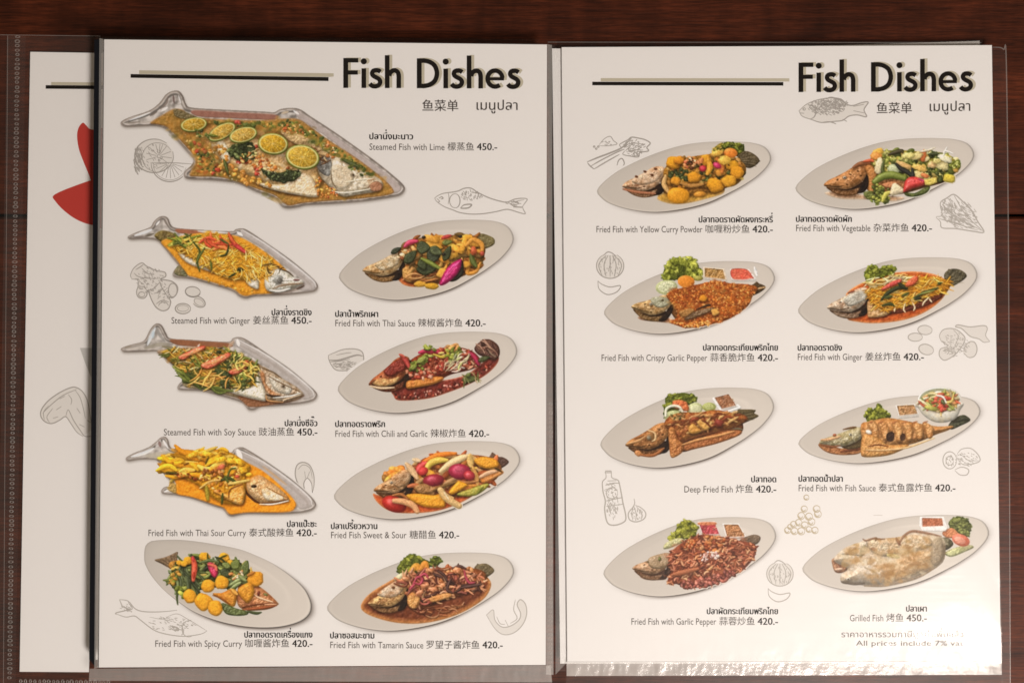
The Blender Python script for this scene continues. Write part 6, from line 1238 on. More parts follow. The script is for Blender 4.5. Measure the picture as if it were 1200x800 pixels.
def caption(pg, thai, eng, cjk, price, tb, eb, x0=None, x1=None, slope=0.0, tw=None, faint=False, k=1.0):
    """a dish's three lines of name and price; x0 left edge or x1 right edge with the measured span"""
    ink = M_GREYINK
    Ve, _ = writing(eng); we = Ve[:, 0].max() - Ve[:, 0].min()
    Vc, _ = writing(cjk); wc = Vc[:, 0].max() - Vc[:, 0].min()
    Vp, _ = writing(price); wp = Vp[:, 0].max() - Vp[:, 0].min()
    span = x1 - x0
    gap = 3.6
    sc, sp = 10.6 * k, 11.6 * k                              # em of the Chinese name and of the price
    le = span - wc * sc - wp * sp * 1.02 - 2 * gap
    c = text(pg, 'dish_caption', eng, x0, x0 + le, eb, 10.9 * k, M_THIN, 0.0, slope)
    text(pg, 'chinese_name', cjk, x0 + le + gap, x0 + le + gap + wc * sc, eb - .2, sc, ink, 0, slope, c)
    text(pg, 'price', price, x1 - wp * sp * 1.02, x1, eb, sp, M_INK, 0.22, slope, c)
    Vt, _ = writing(thai); wt = Vt[:, 0].max() - Vt[:, 0].min()
    L = tw if tw else wt * 10.4
    if thai_right(x0): text(pg, 'thai_name', thai, x1 - L, x1, tb, 10.2 * k, M_INK, 0.30, slope, c)
    else: text(pg, 'thai_name', thai, x0, x0 + L, tb, 10.2 * k, M_INK, 0.30, slope, c)
    return c
def thai_right(x0): return x0 in RIGHT
RIGHT = {201, 192, 174, 182, 699, 705, 802, 740, 996}

# ---------------------------------------------------------------- sheets of film
def fbm(X, Y, seed, scale, oct=3):
    r = np.random.RandomState(seed); o = np.zeros_like(X); a = 1.0
    for _ in range(oct):
        ox, oy = r.rand(2) * 512
        u = (X / scale * 16 + ox) % 512; v = (Y / scale * 16 + oy) % 512
        o += a * NZ[16][v.astype(int) % 512, u.astype(int) % 512]
        scale /= 2.1; a *= .5
    return o
def film(name, corners, z, mat, parent, relief=None, nx=60, ny=90, label=None):
    """a sheet between four photo corners (tl, tr, br, bl), with relief(u, v, px, py) added to its height"""
    u, v = np.meshgrid(np.linspace(0, 1, nx), np.linspace(0, 1, ny))
    c = np.array(corners, float)
    P = (c[0] * ((1 - u) * (1 - v))[..., None] + c[1] * (u * (1 - v))[..., None] + c[2] * (u * v)[..., None] + c[3] * ((1 - u) * v)[..., None])
    px, py = P[..., 0], P[..., 1]
    zz = np.full(u.shape, z)
    if relief is not None: zz = np.maximum(zz + relief(u, v, px, py), z - .0006)
    k = (D - z) / D
    V = np.stack([(px - 600) * S * k, (400 - py) * S * k, zz], -1).reshape(-1, 3)
    j, i = np.mgrid[0:ny - 1, 0:nx - 1]; q = (j * nx + i).ravel()
    F = np.stack([q, q + nx, q + nx + 1, q + 1], 1)
    return obj(name, quad_mesh(name, V, F), mat, parent, label, smooth=True)
def strip(pg_z, name, a, b, w, mat, parent, dz=0.0):
    a = np.array(a, float); b = np.array(b, float); d = (b - a) / np.linalg.norm(b - a); nn = np.array([-d[1], d[0]]) * w / 2
    q = [a + nn, b + nn, b - nn, a - nn]; k = (D - pg_z) / D
    V = [((x - 600) * S * k, (400 - y) * S * k, pg_z + dz) for x, y in q]
    return obj(name, mesh(name, V, [(0, 1, 2, 3)]), mat, parent)
def chain(name, a, b, z, mat, parent, step=5.4, w=3.2, l=2.2):
    """a row of small embossed rings, the heat weld of the sleeve"""
    a = np.array(a, float); b = np.array(b, float); L = np.linalg.norm(b - a); d = (b - a) / L; nn = np.array([-d[1], d[0]])
    V, F = [], []; m = 10; r_ = random.Random(int(abs(a[0]) * 7 + abs(b[1])))
    for i in range(int(L / step)):
        c = a + d * ((i + .5) * step + r_.uniform(-.5, .5)) + nn * r_.uniform(-.25, .25); fz = r_.uniform(.75, 1.1); fl = r_.uniform(.7, 1.15)
        t = np.linspace(0, 2 * math.pi, m, endpoint=False)
        k = (D - z) / D
        for rr, zz in ((1.0, 0), (.72, .00012), (.45, 0)):
            for q in t:
                p = c + nn * math.cos(q) * w * rr * fz + d * math.sin(q) * l * rr * fl
                V.append(((p[0] - 600) * S * k, (400 - p[1]) * S * k, z + zz))
        o = len(V) - 3 * m
        for g in range(2):
            F += [(o + g * m + j, o + g * m + (j + 1) % m, o + (g + 1) * m + (j + 1) % m, o + (g + 1) * m + j) for j in range(m)]
    return obj(name, mesh(name, V, F), mat, parent)
def seal(name, a, b, c, d_, z, parent, seed, amp=.0006, nx=260, ny=8, mat=None):
    """the crinkled heat-sealed edge of a sleeve: fine ribs across the strip"""
    def rel(u, v, px, py):
        along = px + py
        return amp * (fbm(px * 1.0, py * .25, seed, 9, 3) + .6 * fbm(px * 1.3, py * .5, seed + 5, 4, 2)) * (.4 + .6 * np.sin(np.clip(v, 0, 1) * math.pi))
    return film(name, (a, b, c, d_), z, mat or M_SEAL, parent, rel, nx, ny)
def sheet(name, corners, z0, z1, mat, parent, label=None):
    """a sheet (or block of sheets) of paper with thickness"""
    V = []
    for z in (z0, z1):
        k = (D - z1) / D
        V += [((x - 600) * S * k, (400 - y) * S * k, z) for x, y in corners]
    F = [(0, 1, 2, 3), (7, 6, 5, 4), (0, 4, 5, 1), (1, 5, 6, 2), (2, 6, 7, 3), (3, 7, 4, 0)]
    return obj(name, mesh(name, V, F), mat, parent, label)
# ---------------------------------------------------------------- the sheet that sticks out on the far left
Z_UL, Z_L, Z_UR, Z_R = .0012, .0102, .0040, .0054
t = thing('menu_page', 'menu page underneath, its left strip printed with a red petal and a mushroom sketch', 'menu page', group='pages of the menu book')
t.location = (0, 0, 0)
pg = Page(t, Z_UL)
sheet('paper_sheet', [(35.5, 61), (128, 62.5), (104, 787), (23, 786.5)], Z_UL - .0003, Z_UL, M_PAPER, t)
rule = flat(pg, 'heading_rule', [(53.5, 100), (150, 100.6), (150, 105), (53.5, 104.2)], M_INK)
flat(pg, 'rule_shadow', [(60, 96.4), (150, 97), (150, 100.5), (60, 99.9)], M_BEIGE, rule)
petal = catmull([(97, 144), (101, 147), (107, 152), (125, 155), (125, 215), (112, 212), (106.5, 211), (104.6, 206), (98, 190), (92.5, 175), (90.3, 160), (92, 150)], 5)
pr = flat(pg, 'petal_print', petal, M_RED)
petal2 = catmull([(62, 230), (72, 224), (90, 217), (106, 211.5), (125, 206), (130, 235), (125, 267), (112, 264.5), (98, 261), (85, 254.5), (73, 245), (65, 236)], 5)
flat(pg, 'petal', petal2, M_RED, pr)
gp = flat(pg, 'corner_print', [(93.5, 407.5), (130, 407.5), (130, 470), (110, 449), (100, 426)], M_GREYPRINT)
ribbons(pg, 'ingredient_sketch', [
    ([(97, 511), (90, 506), (83, 496), (77, 488), (70, 492), (61, 496), (53, 494), (48, 488), (48.5, 480), (56, 470), (68, 461), (80, 455), (88, 453.5), (96, 458), (102, 468), (105, 482), (107, 494), (112, 500)], .45),
    ([(77, 488), (80, 480), (86, 492), (94, 504), (100, 511), (112, 510)], .35), ([(50, 484), (60, 474), (74, 463), (90, 456)], .35), ([(52, 492), (51, 483), (57, 475)], .3), ([(58, 495), (55, 488), (62, 478)], .3),
    ([(88, 457), (94, 466), (98, 480), (100, 490)], .3), ([(70, 467), (76, 464)], .3), ([(62, 490), (68, 488)], .3), ([(80, 462), (84, 468), (83, 474)], .3), ([(93, 497), (99, 500)], .3), ([(90, 478), (94, 484)], .3), ([(102, 492), (108, 496)], .3), ([(66, 480), (72, 476)], .3)], M_PENCIL, label='pencil sketch of a mushroom cap', wash=(0,))
und = lambda a: (lambda u, v, px, py: a * fbm(px, py, 3, 260, 2))
sl = film('plastic_sleeve', [(8, 42), (632, 46), (632, 812), (-4, 812)], Z_UL + .0009, M_FILM, t, und(.0004), 60, 80)
mg = film('sleeve_margin', [(8, 43), (35, 61), (22.5, 787), (-4, 811)], Z_UL + .0004, M_MARGIN, sl, None, 6, 60)
film('sleeve_margin', [(8, 43), (400, 46), (400, 64.5), (35, 61)], Z_UL + .0004, M_MARGIN, sl, None, 30, 6)
film('sleeve_margin', [(22.5, 787), (400, 789), (400, 812), (-4, 811)], Z_UL + .0004, M_MARGIN, sl, None, 30, 6)
chain('welded_seam', (20.5, 40), (11, 799), Z_UL + .0011, M_WELD, sl)
chain('welded_seam', (22, 797.5), (135, 799), Z_UL + .0011, M_WELD, sl)
strip(Z_UL + .0012, 'cut_edge', (-10, 41), (118, 42.5), .8, M_EDGE, sl)
strip(Z_UL + .0012, 'cut_edge', (9, 42), (4, 800), .7, M_EDGE, sl)

# a second sleeve below it reaches past the left edge of the photo
t0 = thing('menu_page', 'lowest menu sleeve on the far left, only its clear plastic edge showing', 'menu page', group='pages of the menu book')
sheet('paper_sheet', [(70, 75), (545, 78), (545, 775), (66, 772)], .0002, .0005, M_PAPER, t0)
film('plastic_sleeve', [(-60, 41), (30, 42), (18, 815), (-72, 815)], .0007, M_MARGIN, t0, None, 20, 20)

# ---------------------------------------------------------------- left hand page
tb = thing('menu_page', 'closed menu pages under the left page, a dark strip painted for the shade beside them', 'menu page', group='pages of the menu book')
sheet('paper_sheet', [(122, 52), (634, 58), (634, 772), (118, 774)], .0026, .0094, M_PAPER, tb)
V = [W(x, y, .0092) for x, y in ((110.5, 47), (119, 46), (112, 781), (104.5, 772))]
obj('gap_shade_strip', mesh('gap_shade_strip', V, [(3, 2, 1, 0)]), M_GAP_SHADE, tb)  # dark strip put in as the shadow gap beside the stack
tl = thing('menu_page', 'left menu page with one large and three small fish shaped metal trays printed on it', 'menu page', group='pages of the menu book')
pl_ = Page(tl, Z_L)
LQ = [(121, 46.5), (641, 52.5), (639.5, 778.5), (114.5, 781.5)]
sheet('paper_sheet', LQ, Z_L - .0004, Z_L, M_PAPER, tl)
r = flat(pl_, 'heading_rule', [(153, 87), (385, 90.6), (385, 95.2), (153, 91.4)], M_INK)
flat(pl_, 'rule_shadow', [(163, 82.6), (391, 86.2), (391, 90), (385, 90.4), (163, 86.9)], M_BEIGE, r)
heading(pl_, 402.3, 103.3, 1.0, 0.004)
text(pl_, 'chinese_heading', '鱼菜单', 495, 537, 129.3, 14.6, M_GREYINK, .12, .005)
text(pl_, 'thai_heading', 'เมนูปลา', 558.5, 606.5, 129, 16.0, M_GREYINK, .12, .005)

tr_ = thing('menu_page', 'right menu page with eight white oval plates, its plastic shining at the lower corner', 'menu page', group='pages of the menu book')
pr_ = Page(tr_, Z_R)
RQ = [(658.2, 55.6), (1162.3, 53.2), (1173, 776.5), (664.8, 777)]
sheet('paper_sheet', RQ, Z_R - .0003, Z_R, M_PAPER, tr_)
r = flat(pr_, 'heading_rule', [(694, 96), (918, 96.4), (918, 100.6), (694, 100.2)], M_INK)
flat(pr_, 'rule_shadow', [(704, 91.8), (925, 92), (925, 95.8), (704, 95.6)], M_BEIGE, r)
heading(pr_, 935.8, 108.2, .985, -0.006)
text(pr_, 'chinese_heading', '鱼菜单', 1027.5, 1068.5, 132, 14.2, M_GREYINK, .12, -.01)
text(pr_, 'thai_heading', 'เมนูปลา', 1089.5, 1137, 130.3, 16.0, M_GREYINK, .12, -.01)

for d in DISHES:
    picture(pl_ if d['side'] == 'left' else pr_, d)

for c in [
    ('ปลานึ่งมะนาว', 'Steamed Fish with Lime', '檬蒸鱼', '450.-', 163.4, 176, 433, 582.5, .004, 51),
    ('ปลานึ่งราดขิง', 'Steamed Fish with Ginger', '姜丝蒸鱼', '450.-', 369.3, 379.2, 201, 365, .002, 46.5),
    ('ปลาน้ำพริกเผา', 'Fried Fish with Thai Sauce', '辣椒酱炸鱼', '420.-', 371.2, 382.3, 393, 569, .002, 50),
    ('ปลานึ่งซีอิ๊ว', 'Steamed Fish with Soy Sauce', '豉油蒸鱼', '450.-', 499, 509.8, 192, 371.8, .0, 38),
    ('ปลาทอดราดพริก', 'Fried Fish with Chili and Garlic', '辣椒炸鱼', '420.-', 500, 511.6, 393, 573, .0, 58),
    ('ปลาแป๊ะซะ', 'Fried Fish with Thai Sour Curry', '泰式酸辣鱼', '420.-', 617, 627.7, 174, 371, .0, 34.5),
    ('ปลาเปรี้ยวหวาน', 'Fried Fish Sweet & Sour', '糖醋鱼', '420.-', 619.4, 630.2, 388, 538, .0, 54),
    ('ปลาทอดราดเครื่องแกง', 'Fried Fish with Spicy Curry', '咖喱酱炸鱼', '420.-', 746.4, 757.3, 182, 366, .0, 79.5),
    ('ปลาซอสมะขาม', 'Fried Fish with Tamarin Sauce', '罗望子酱炸鱼', '420.-', 747.4, 759, 387, 589, .004, 51.5)]:
    caption(pl_, c[0], c[1], c[2], c[3], c[4], c[5], c[6], c[7], c[8], c[9])
for c in [
    ('ปลาทอดราดผัดผงกระหรี่', 'Fried Fish with Yellow Curry Powder', '咖喱粉炒鱼', '420.-', 260.6, 272.4, 699, 905.5, .0, 86.5),
    ('ปลาทอดราดผัดผัก', 'Fried Fish with Vegetable', '杂菜炸鱼', '420.-', 260, 271, 933, 1092, .0, 65),
    ('ปลาทอดกระเทียมพริกไทย', 'Fried Fish with Crispy Garlic Pepper', '蒜香脆炸鱼', '420.-', 410.5, 422.8, 705, 911.5, .0, 87.5),
    ('ปลาทอดราดขิง', 'Fried Fish with Ginger', '姜丝炸鱼', '420.-', 410.6, 421.8, 935, 1082.5, .0, 51.5),
    ('ปลาทอด', 'Deep Fried Fish', '炸鱼', '420.-', 564.6, 576.6, 802, 909.5, .0, 29),
    ('ปลาทอดน้ำปลา', 'Fried Fish with Fish Sauce', '泰式鱼露炸鱼', '420.-', 564, 575.2, 936, 1119.5, .0, 51.5),
    ('ปลาผัดกระเทียมพริกไทย', 'Fried Fish with Garlic Pepper', '蒜蓉炒鱼', '420.-', 719, 731.4, 740, 911.5, .0, 83),
    ('ปลาเผา', 'Grilled Fish', '烤鱼', '450.-', 716, 727.4, 996, 1086, .0, 24)]:
    caption(pr_, c[0], c[1], c[2], c[3], c[4], c[5], c[6], c[7], c[8], c[9])
nt = text(pr_, 'price_note', 'ราคาอาหารรวมภาษีมูลค่าเพิ่มแล้ว', 986, 1129, 746, 9.4, M_THIN, 0)
text(pr_, 'note_line', 'All prices include 7% vat', 1003, 1129, 756, 8.6, M_THIN, 0, 0, nt)

# -- pencil sketches between the dishes
def circ(cx, cy, rx, ry, a0=0, a1=360, n=14, rot=0):
    r = math.radians(rot)
    return [(cx + rx * math.cos(q) * math.cos(r) - ry * math.sin(q) * math.sin(r), cy + rx * math.cos(q) * math.sin(r) + ry * math.sin(q) * math.cos(r)) for q in np.radians(np.linspace(a0, a1, n))]
def Z(L, ox, oy, k): return [([(ox + x / k, oy + y / k) for x, y in p], w) for p, w in L]
rs = np.random.RandomState(8)
def hatch(cx, cy, rx, ry, n, ang, ln):
    o = []
    for _ in range(n):
        t, f = rs.uniform(0, 6.28), math.sqrt(rs.rand()); x, y = cx + rx * f * math.cos(t), cy + ry * f * math.sin(t)
        a = math.radians(ang + rs.uniform(-18, 18)); l = ln * rs.uniform(.5, 1)
        o.append(([(x - math.cos(a) * l, y - math.sin(a) * l), (x, y + .2), (x + math.cos(a) * l, y + math.sin(a) * l)], .28))
    return o
# lime, left page
L = [(circ(350, 375, 260, 225, -15, 360 - 50), 4.2), (circ(395, 395, 205, 195, 100, 330), 2.6), (circ(413, 380, 22, 22), 2.5), ([(300, 470), (560, 466), (860, 484)], 3), (circ(560, 470, 250, 250, 20, 180), 4), (circ(560, 470, 225, 228, 15, 178), 2)]
for q in np.radians(np.arange(-85, 300, 31)):
    if 40 < math.degrees(q) < 140: continue
    L.append(([(413 + 35 * math.cos(q), 380 + 35 * math.sin(q)), (413 + 175 * math.cos(q), 380 + 165 * math.sin(q))], 2.6)); 
for q in np.radians(np.arange(15, 180, 18)): L.append(([(560 + 40 * math.cos(q), 475 + 30 * math.sin(q)), (560 + 195 * math.cos(q), 475 + 200 * math.sin(q))], 2.4))
LL = [([(150 + x / 11.43, 150 + y / 11.43) for x, y in p], w / 9) for p, w in L] + hatch(162, 188, 5, 16, 110, 70, 2.6) + hatch(176, 184, 16, 15, 40, 50, 2)
ribbons(pl_, 'ingredient_sketch', LL, M_PENCIL, label='pencil sketch of cut lime halves', wash=(0, 3))
# fish, left page
fishL = [([(80, 148), (110, 125), (170, 100), (260, 88), (320, 75), (370, 52), (420, 45), (460, 55), (520, 95), (640, 150), (780, 188), (830, 182), (880, 160), (950, 150), (1010, 158), (985, 200), (960, 235)], 3.2), ([(80, 148), (105, 185), (180, 235), (260, 265), (330, 292), (440, 308), (560, 305), (690, 285), (790, 262), (850, 268), (920, 290), (990, 305), (970, 260), (965, 235)], 3.0), (circ(285, 175, 55, 70, 60, 300), 2.4), (circ(290, 175, 45, 70, -80, 90), 3), ([(120, 150), (150, 135), (165, 150), (140, 158)], 3), ([(100, 150), (130, 180), (110, 190)], 2.4), ([(345, 240), (380, 215), (450, 212), (420, 245), (350, 250), (345, 240)], 4), ([(450, 90), (520, 98), (570, 120)], 3), ([(870, 190), (920, 175), (980, 165)], 2), ([(870, 235), (960, 240)], 4), ([(880, 215), (950, 200)], 2), ([(215, 90), (225, 150), (215, 210)], 2)]
ribbons(pl_, 'ingredient_sketch', Z([(p, w / 7) for p, w in fishL], 500, 215, 8.571) + hatch(552, 229, 14, 6, 60, 60, 1.6) + hatch(600, 238, 8, 4, 30, 10, 2), M_PENCIL, label='pencil sketch of a whole fish facing left')
# ginger, left page (sheet of zoom 5)
gin = [([(70, 430), (65, 410), (85, 370), (130, 340), (160, 360), (215, 385), (265, 395), (270, 420), (240, 435), (270, 440), (310, 450), (340, 480), (335, 520), (310, 545), (290, 540), (300, 570), (285, 610), (250, 620), (215, 600), (190, 560), (165, 500), (160, 530), (140, 548), (110, 540), (100, 510), (110, 470), (105, 440), (70, 435)], 2.6), ([(85, 400), (110, 420), (160, 430), (230, 432)], 2), ([(130, 370), (160, 400), (200, 410)], 2), (circ(312, 500, 25, 40), 2.2), ([(170, 500), (200, 490), (240, 450)], 2), ([(235, 450), (250, 490), (280, 530)], 2), ([(215, 580), (250, 560), (290, 570)], 2), (circ(258, 592, 28, 22, 180, 360), 2), (circ(130, 525, 18, 15), 2), ([(95, 380), (120, 365), (140, 350)], 2), ([(200, 520), (230, 510), (250, 490)], 1.8), ([(110, 480), (140, 480), (160, 500)], 1.8)]
gin += [(circ(430, 510, 44, 30, n=18, rot=8), 2.6), (circ(430, 515, 40, 22, 0, 180), 1.8), (circ(463, 568, 42, 28, -150, 120, rot=30), 2.6), (circ(372, 608, 45, 30, n=18), 2.6), (circ(372, 606, 33, 18), 1.4), (circ(465, 570, 30, 18, rot=30), 1.4)]
ribbons(pl_, 'ingredient_sketch', Z([(p, w / 5.4) for p, w in gin], 140, 240, 5) + hatch(177, 329, 18, 16, 110, 40, 1.6) + hatch(192, 345, 8, 10, 40, -40, 1.4), M_PENCIL, label='pencil sketch of ginger root with cut slices', wash=(0, 12, 14, 15))
ribbons(pl_, 'ingredient_sketch', Z([([(25, 205), (60, 190), (110, 172), (170, 168), (215, 180), (230, 210), (225, 255), (190, 285), (130, 295), (70, 292), (40, 260), (25, 225), (25, 205)], .42), ([(28, 235), (80, 235), (130, 222), (190, 205), (225, 210)], .7), ([(30, 245), (90, 240), (150, 228)], .35), ([(60, 270), (120, 275), (180, 255)], .3), ([(70, 205), (120, 195), (160, 190)], .3)], 380, 375, 5) + hatch(405, 428, 15, 5, 60, -10, 2.2), M_PENCIL, label='pencil sketch of a fish fillet', wash=(0,))
ribbons(pl_, 'ingredient_sketch', Z([([(1130, 385), (1125, 330), (1100, 300), (1080, 330), (1082, 370), (1050, 340), (1030, 280), (1040, 225), (1075, 207), (1115, 225), (1138, 280), (1140, 340), (1130, 385)], .45), ([(1045, 250), (1075, 222), (1115, 240), (1130, 300)], .28), ([(1090, 300), (1085, 260)], .25), ([(1100, 300), (1115, 260)], .25)], 140, 500, 5), M_PENCIL, label='pencil sketch of a salmon steak', wash=(0,))
fl2 = [([(560, 408), (600, 415), (635, 452), (680, 465), (760, 465), (830, 458)], 3), ([(545, 475), (590, 490), (630, 485), (660, 505), (720, 550), (780, 570), (860, 580), (940, 570), (970, 555)], 3), ([(560, 408), (575, 440), (600, 455), (545, 470), (545, 478)], 3.4), ([(600, 420), (620, 450), (590, 460)], 3), ([(850, 525), (860, 560), (850, 575)], 3), (circ(885, 545, 32, 38, 60, 300), 2.4), ([(795, 530), (830, 540), (835, 552), (805, 548)], 5), ([(780, 490), (830, 475), (880, 500), (930, 530), (970, 555)], 2), ([(700, 490), (760, 500), (800, 490)], 1.6), ([(900, 520), (920, 530)], 2)]
ribbons(pl_, 'ingredient_sketch', Z([(p, w / 7.5) for p, w in fl2], 0, 600, 4) + hatch(200, 730, 26, 9, 70, 15, 2) + hatch(149, 712, 8, 5, 26, 40, 1.6), M_PENCIL2, label='pencil sketch of a fish facing right')
ribbons(pl_, 'ingredient_sketch', Z([([(950, 450), (990, 420), (1000, 480), (1040, 520), (1090, 515), (1140, 480), (1150, 440), (1130, 390), (1150, 360), (1180, 390), (1185, 450), (1160, 510), (1110, 555), (1050, 565), (1000, 530), (950, 450)], .4), ([(1120, 360), (1110, 420), (1130, 470), (1090, 500)], .35), ([(1060, 480), (1080, 520)], .25), ([(1010, 460), (1030, 500), (1060, 505)], .3)], 380, 630, 5), M_PENCIL2, label='pencil sketch of a tamarind pod', wash=(0,))
# right page
fr = [([(145, 520), (180, 490), (230, 470), (290, 460), (340, 465), (370, 490), (400, 495), (440, 482), (470, 480), (450, 515), (462, 548), (420, 540), (380, 545), (350, 565), (310, 570), (250, 575), (200, 560), (160, 545), (145, 520)], 3), ([(270, 465), (300, 458), (350, 475), (365, 492)], 4), (circ(200, 525, 24, 32, -90, 90), 3), (circ(170, 512, 6, 5), 2.5), ([(250, 575), (290, 572), (320, 582)], 3), ([(350, 560), (370, 570)], 2.4), ([(400, 500), (450, 490)], 2), ([(400, 520), (450, 530)], 2), ([(150, 530), (170, 532)], 2)]
ribbons(pr_, 'ingredient_sketch', Z([(p, w / 6.5) for p, w in fr], 900, 0, 4) + hatch(969, 126, 22, 9, 240, 35, 1.8) + hatch(972, 122, 22, 7, 160, -40, 1.5), M_PENCIL, label='shaded pencil sketch of a whole carp under the heading', wash=(0,))
cel = [([(40, 250), (100, 225), (180, 195), (245, 165), (300, 110)], 4), ([(60, 275), (130, 235), (220, 190), (260, 175)], 3), ([(80, 292), (150, 250), (230, 205)], 3), ([(42, 255), (60, 275), (82, 292)], 3), ([(245, 170), (230, 150), (250, 135), (280, 120), (300, 105), (340, 110), (380, 120), (410, 140), (390, 165), (400, 185), (350, 195), (340, 220), (290, 215), (250, 205), (260, 185)], 3), ([(215, 270), (225, 240), (245, 230), (258, 255), (250, 275)], 3), ([(110, 150), (140, 115), (175, 100), (195, 125), (215, 145), (160, 155), (110, 155)], 2), ([(260, 150), (320, 140), (380, 150)], 2), ([(270, 190), (320, 180), (370, 180)], 2)]
ribbons(pr_, 'ingredient_sketch', Z([(p, w / 6) for p, w in cel], 680, 140, 5) + hatch(743, 171, 13, 7, 80, -30, 1.8) + hatch(745, 180, 9, 4, 40, 20, 1.6) + hatch(711, 168, 7, 3, 14, -20, 1.2) + Z([(circ(82 + 12 * i, 160 + (i % 2) * 12, 5, 4), .4) for i in range(3)], 680, 140, 5), M_PENCIL, label='pencil sketch of celery stalks and a heap of powder')
def garlic(pg, cx, cy, r, mat, label, clove=True):
    L = [(circ(cx, cy, r, r * .92, -60, 240, 20), .42), ([(cx - r * .5, cy - r * .75), (cx - r * .2, cy - r * 1.0), (cx + r * .1, cy - r * .95), (cx + r * .45, cy - r * .7)], .45)]
    for f in (-.75, -.4, 0, .4, .75): L.append(([(cx + f * r * .35, cy - r * .8), (cx + f * r * 1.1, cy - r * .1), (cx + f * r * .75, cy + r * .8)], .38))
    if clove: L += [([(cx - r * .9, cy + r * 1.1), (cx - r * .8, cy + r * 1.7), (cx - r * .2, cy + r * 2.1), (cx + r * .5, cy + r * 1.9), (cx + r * .75, cy + r * 1.45), (cx, cy + r * 1.55), (cx - r * .6, cy + r * 1.35), (cx - r * .9, cy + r * 1.1)], .42)]
    return ribbons(pg, 'ingredient_sketch', L + hatch(cx, cy, r * .85, r * .75, 40, 80, 1.6), mat, label=label, wash=(0,))
garlic(pr_, 715, 311.5, 16, M_PENCIL, 'pencil sketch of a garlic bulb and clove')
ribbons(pr_, 'ingredient_sketch', hatch(1124, 250, 22, 14, 120, 35, 3.2) + hatch(1130, 258, 18, 10, 70, 25, 3) + hatch(1112, 242, 9, 9, 50, 60, 2.6) + Z([([(885, 570), (920, 560), (910, 490), (950, 460), (990, 440), (1040, 480), (1090, 530), (1130, 600), (1165, 660), (1100, 655), (1000, 640), (920, 635), (910, 600), (885, 575)], .5), ([(990, 445), (1060, 560), (1160, 655)], .4), ([(920, 500), (1020, 580), (1150, 650)], .4), ([(900, 580), (1000, 610), (1130, 650)], .4)], 920, 140, 5), M_PENCIL2, label='pencil sketch of a leafy bunch')
g2 = [([(1175, 575), (1140, 580), (1110, 560), (1060, 545), (1010, 500), (975, 490), (990, 478), (1060, 490), (1140, 482), (1160, 500), (1150, 540), (1175, 575)], 2.4), ([(890, 575), (880, 540), (905, 505), (960, 500), (1000, 520), (1030, 560), (1000, 620), (960, 660), (910, 685), (880, 660), (885, 620), (930, 600), (890, 575)], 2.4), ([(1020, 620), (1050, 580), (1085, 580), (1100, 620), (1085, 660), (1050, 668), (1020, 640)], 2.4), (circ(795, 508, 42, 27, n=18, rot=5), 2.2), (circ(738, 550, 42, 24, n=18), 2.2), (circ(802, 622, 44, 30, n=18, rot=15), 2.4), ([(960, 505), (990, 545), (970, 600)], 1.8), ([(920, 620), (960, 640)], 1.8)]
ribbons(pr_, 'ingredient_sketch', Z([(p, w / 5.6) for p, w in g2], 925, 285, 5) + hatch(1120, 402, 16, 12, 90, 30, 1.6) + hatch(1118, 412, 14, 6, 40, -20, 1.5), M_PENCIL2, label='pencil sketch of pale ginger root with slices', wash=(0, 1, 2, 3, 4, 5))
bt = [([(75, 45), (78, 75), (62, 95), (65, 140), (75, 180), (72, 220), (85, 280), (120, 290), (160, 275), (168, 250), (155, 190), (148, 150), (138, 100), (130, 85), (105, 75), (102, 45)], 3), ([(75, 45), (102, 45)], 3), ([(72, 52), (104, 52)], 2.4), ([(75, 110), (110, 100), (138, 100)], 2.4), ([(80, 180), (150, 165)], 2.4), (circ(105, 145, 26, 25), 2), ([(80, 205), (155, 195)], 2), ([(85, 90), (125, 88)], 2)]
bt += [([(205, 170), (208, 190), (200, 210), (180, 235), (185, 265), (215, 275), (250, 262), (258, 235), (235, 210), (210, 200)], 2.6), ([(205, 205), (215, 240), (212, 270)], 2), ([(215, 205), (240, 235), (238, 265)], 2), ([(200, 212), (195, 240), (200, 268)], 2)]
ribbons(pr_, 'ingredient_sketch', Z([(p, w / 5.5) for p, w in bt], 690, 540, 3.871) + hatch(718, 592, 8, 16, 60, 80, 2.2) + hatch(716, 572, 8, 8, 30, 20, 1.6) + hatch(747, 602, 8, 7, 34, 70, 1.5), M_PENCIL2, label='pencil sketch of a sauce bottle and a garlic bulb')
ribbons(pr_, 'ingredient_sketch', Z([(circ(940, 520, 40, 50, n=18), .4), (circ(940, 522, 22, 26), .35), ([(985, 480), (1010, 455), (1060, 450), (1100, 480), (1118, 520), (1080, 540), (1020, 545), (990, 520)], .4), ([(970, 575), (1010, 560), (1050, 575), (1040, 605), (1000, 605), (970, 580)], .4), ([(1000, 480), (1050, 520), (1110, 522)], .3)], 925, 435, 5) + hatch(1132, 538, 14, 8, 60, 30, 1.6) + hatch(1113, 540, 5, 7, 26, 70, 1.4), M_PENCIL2, label='pencil sketch of limes or mushrooms')
pc_ = []
for x, y, r_ in ((945, 582.6, 3), (942.5, 596, 3.6), (957, 596, 4), (958.5, 602, 4), (939, 604, 4), (948, 605, 4.2), (930, 614, 3.6), (936, 612, 3.8), (943, 615, 4), (951, 611, 4), (923, 621, 3.6), (931, 622, 4), (939, 622, 4.2), (955, 621, 3.8), (926, 617, 3), (948, 620, 3.4)):
    pc_ += [(circ(x, y, r_, r_, n=12), .4), (circ(x - .6, y + .4, r_ * .55, r_ * .55, 0, 200, 8), .4)]
ribbons(pr_, 'ingredient_sketch', pc_, mat_paper('pepper_beige', (.52, .46, .34)), label='pencil sketch of scattered peppercorns')
garlic(pr_, 914, 672, 15.5, M_PENCIL2, 'pale pencil sketch of a garlic bulb by the grilled fish')

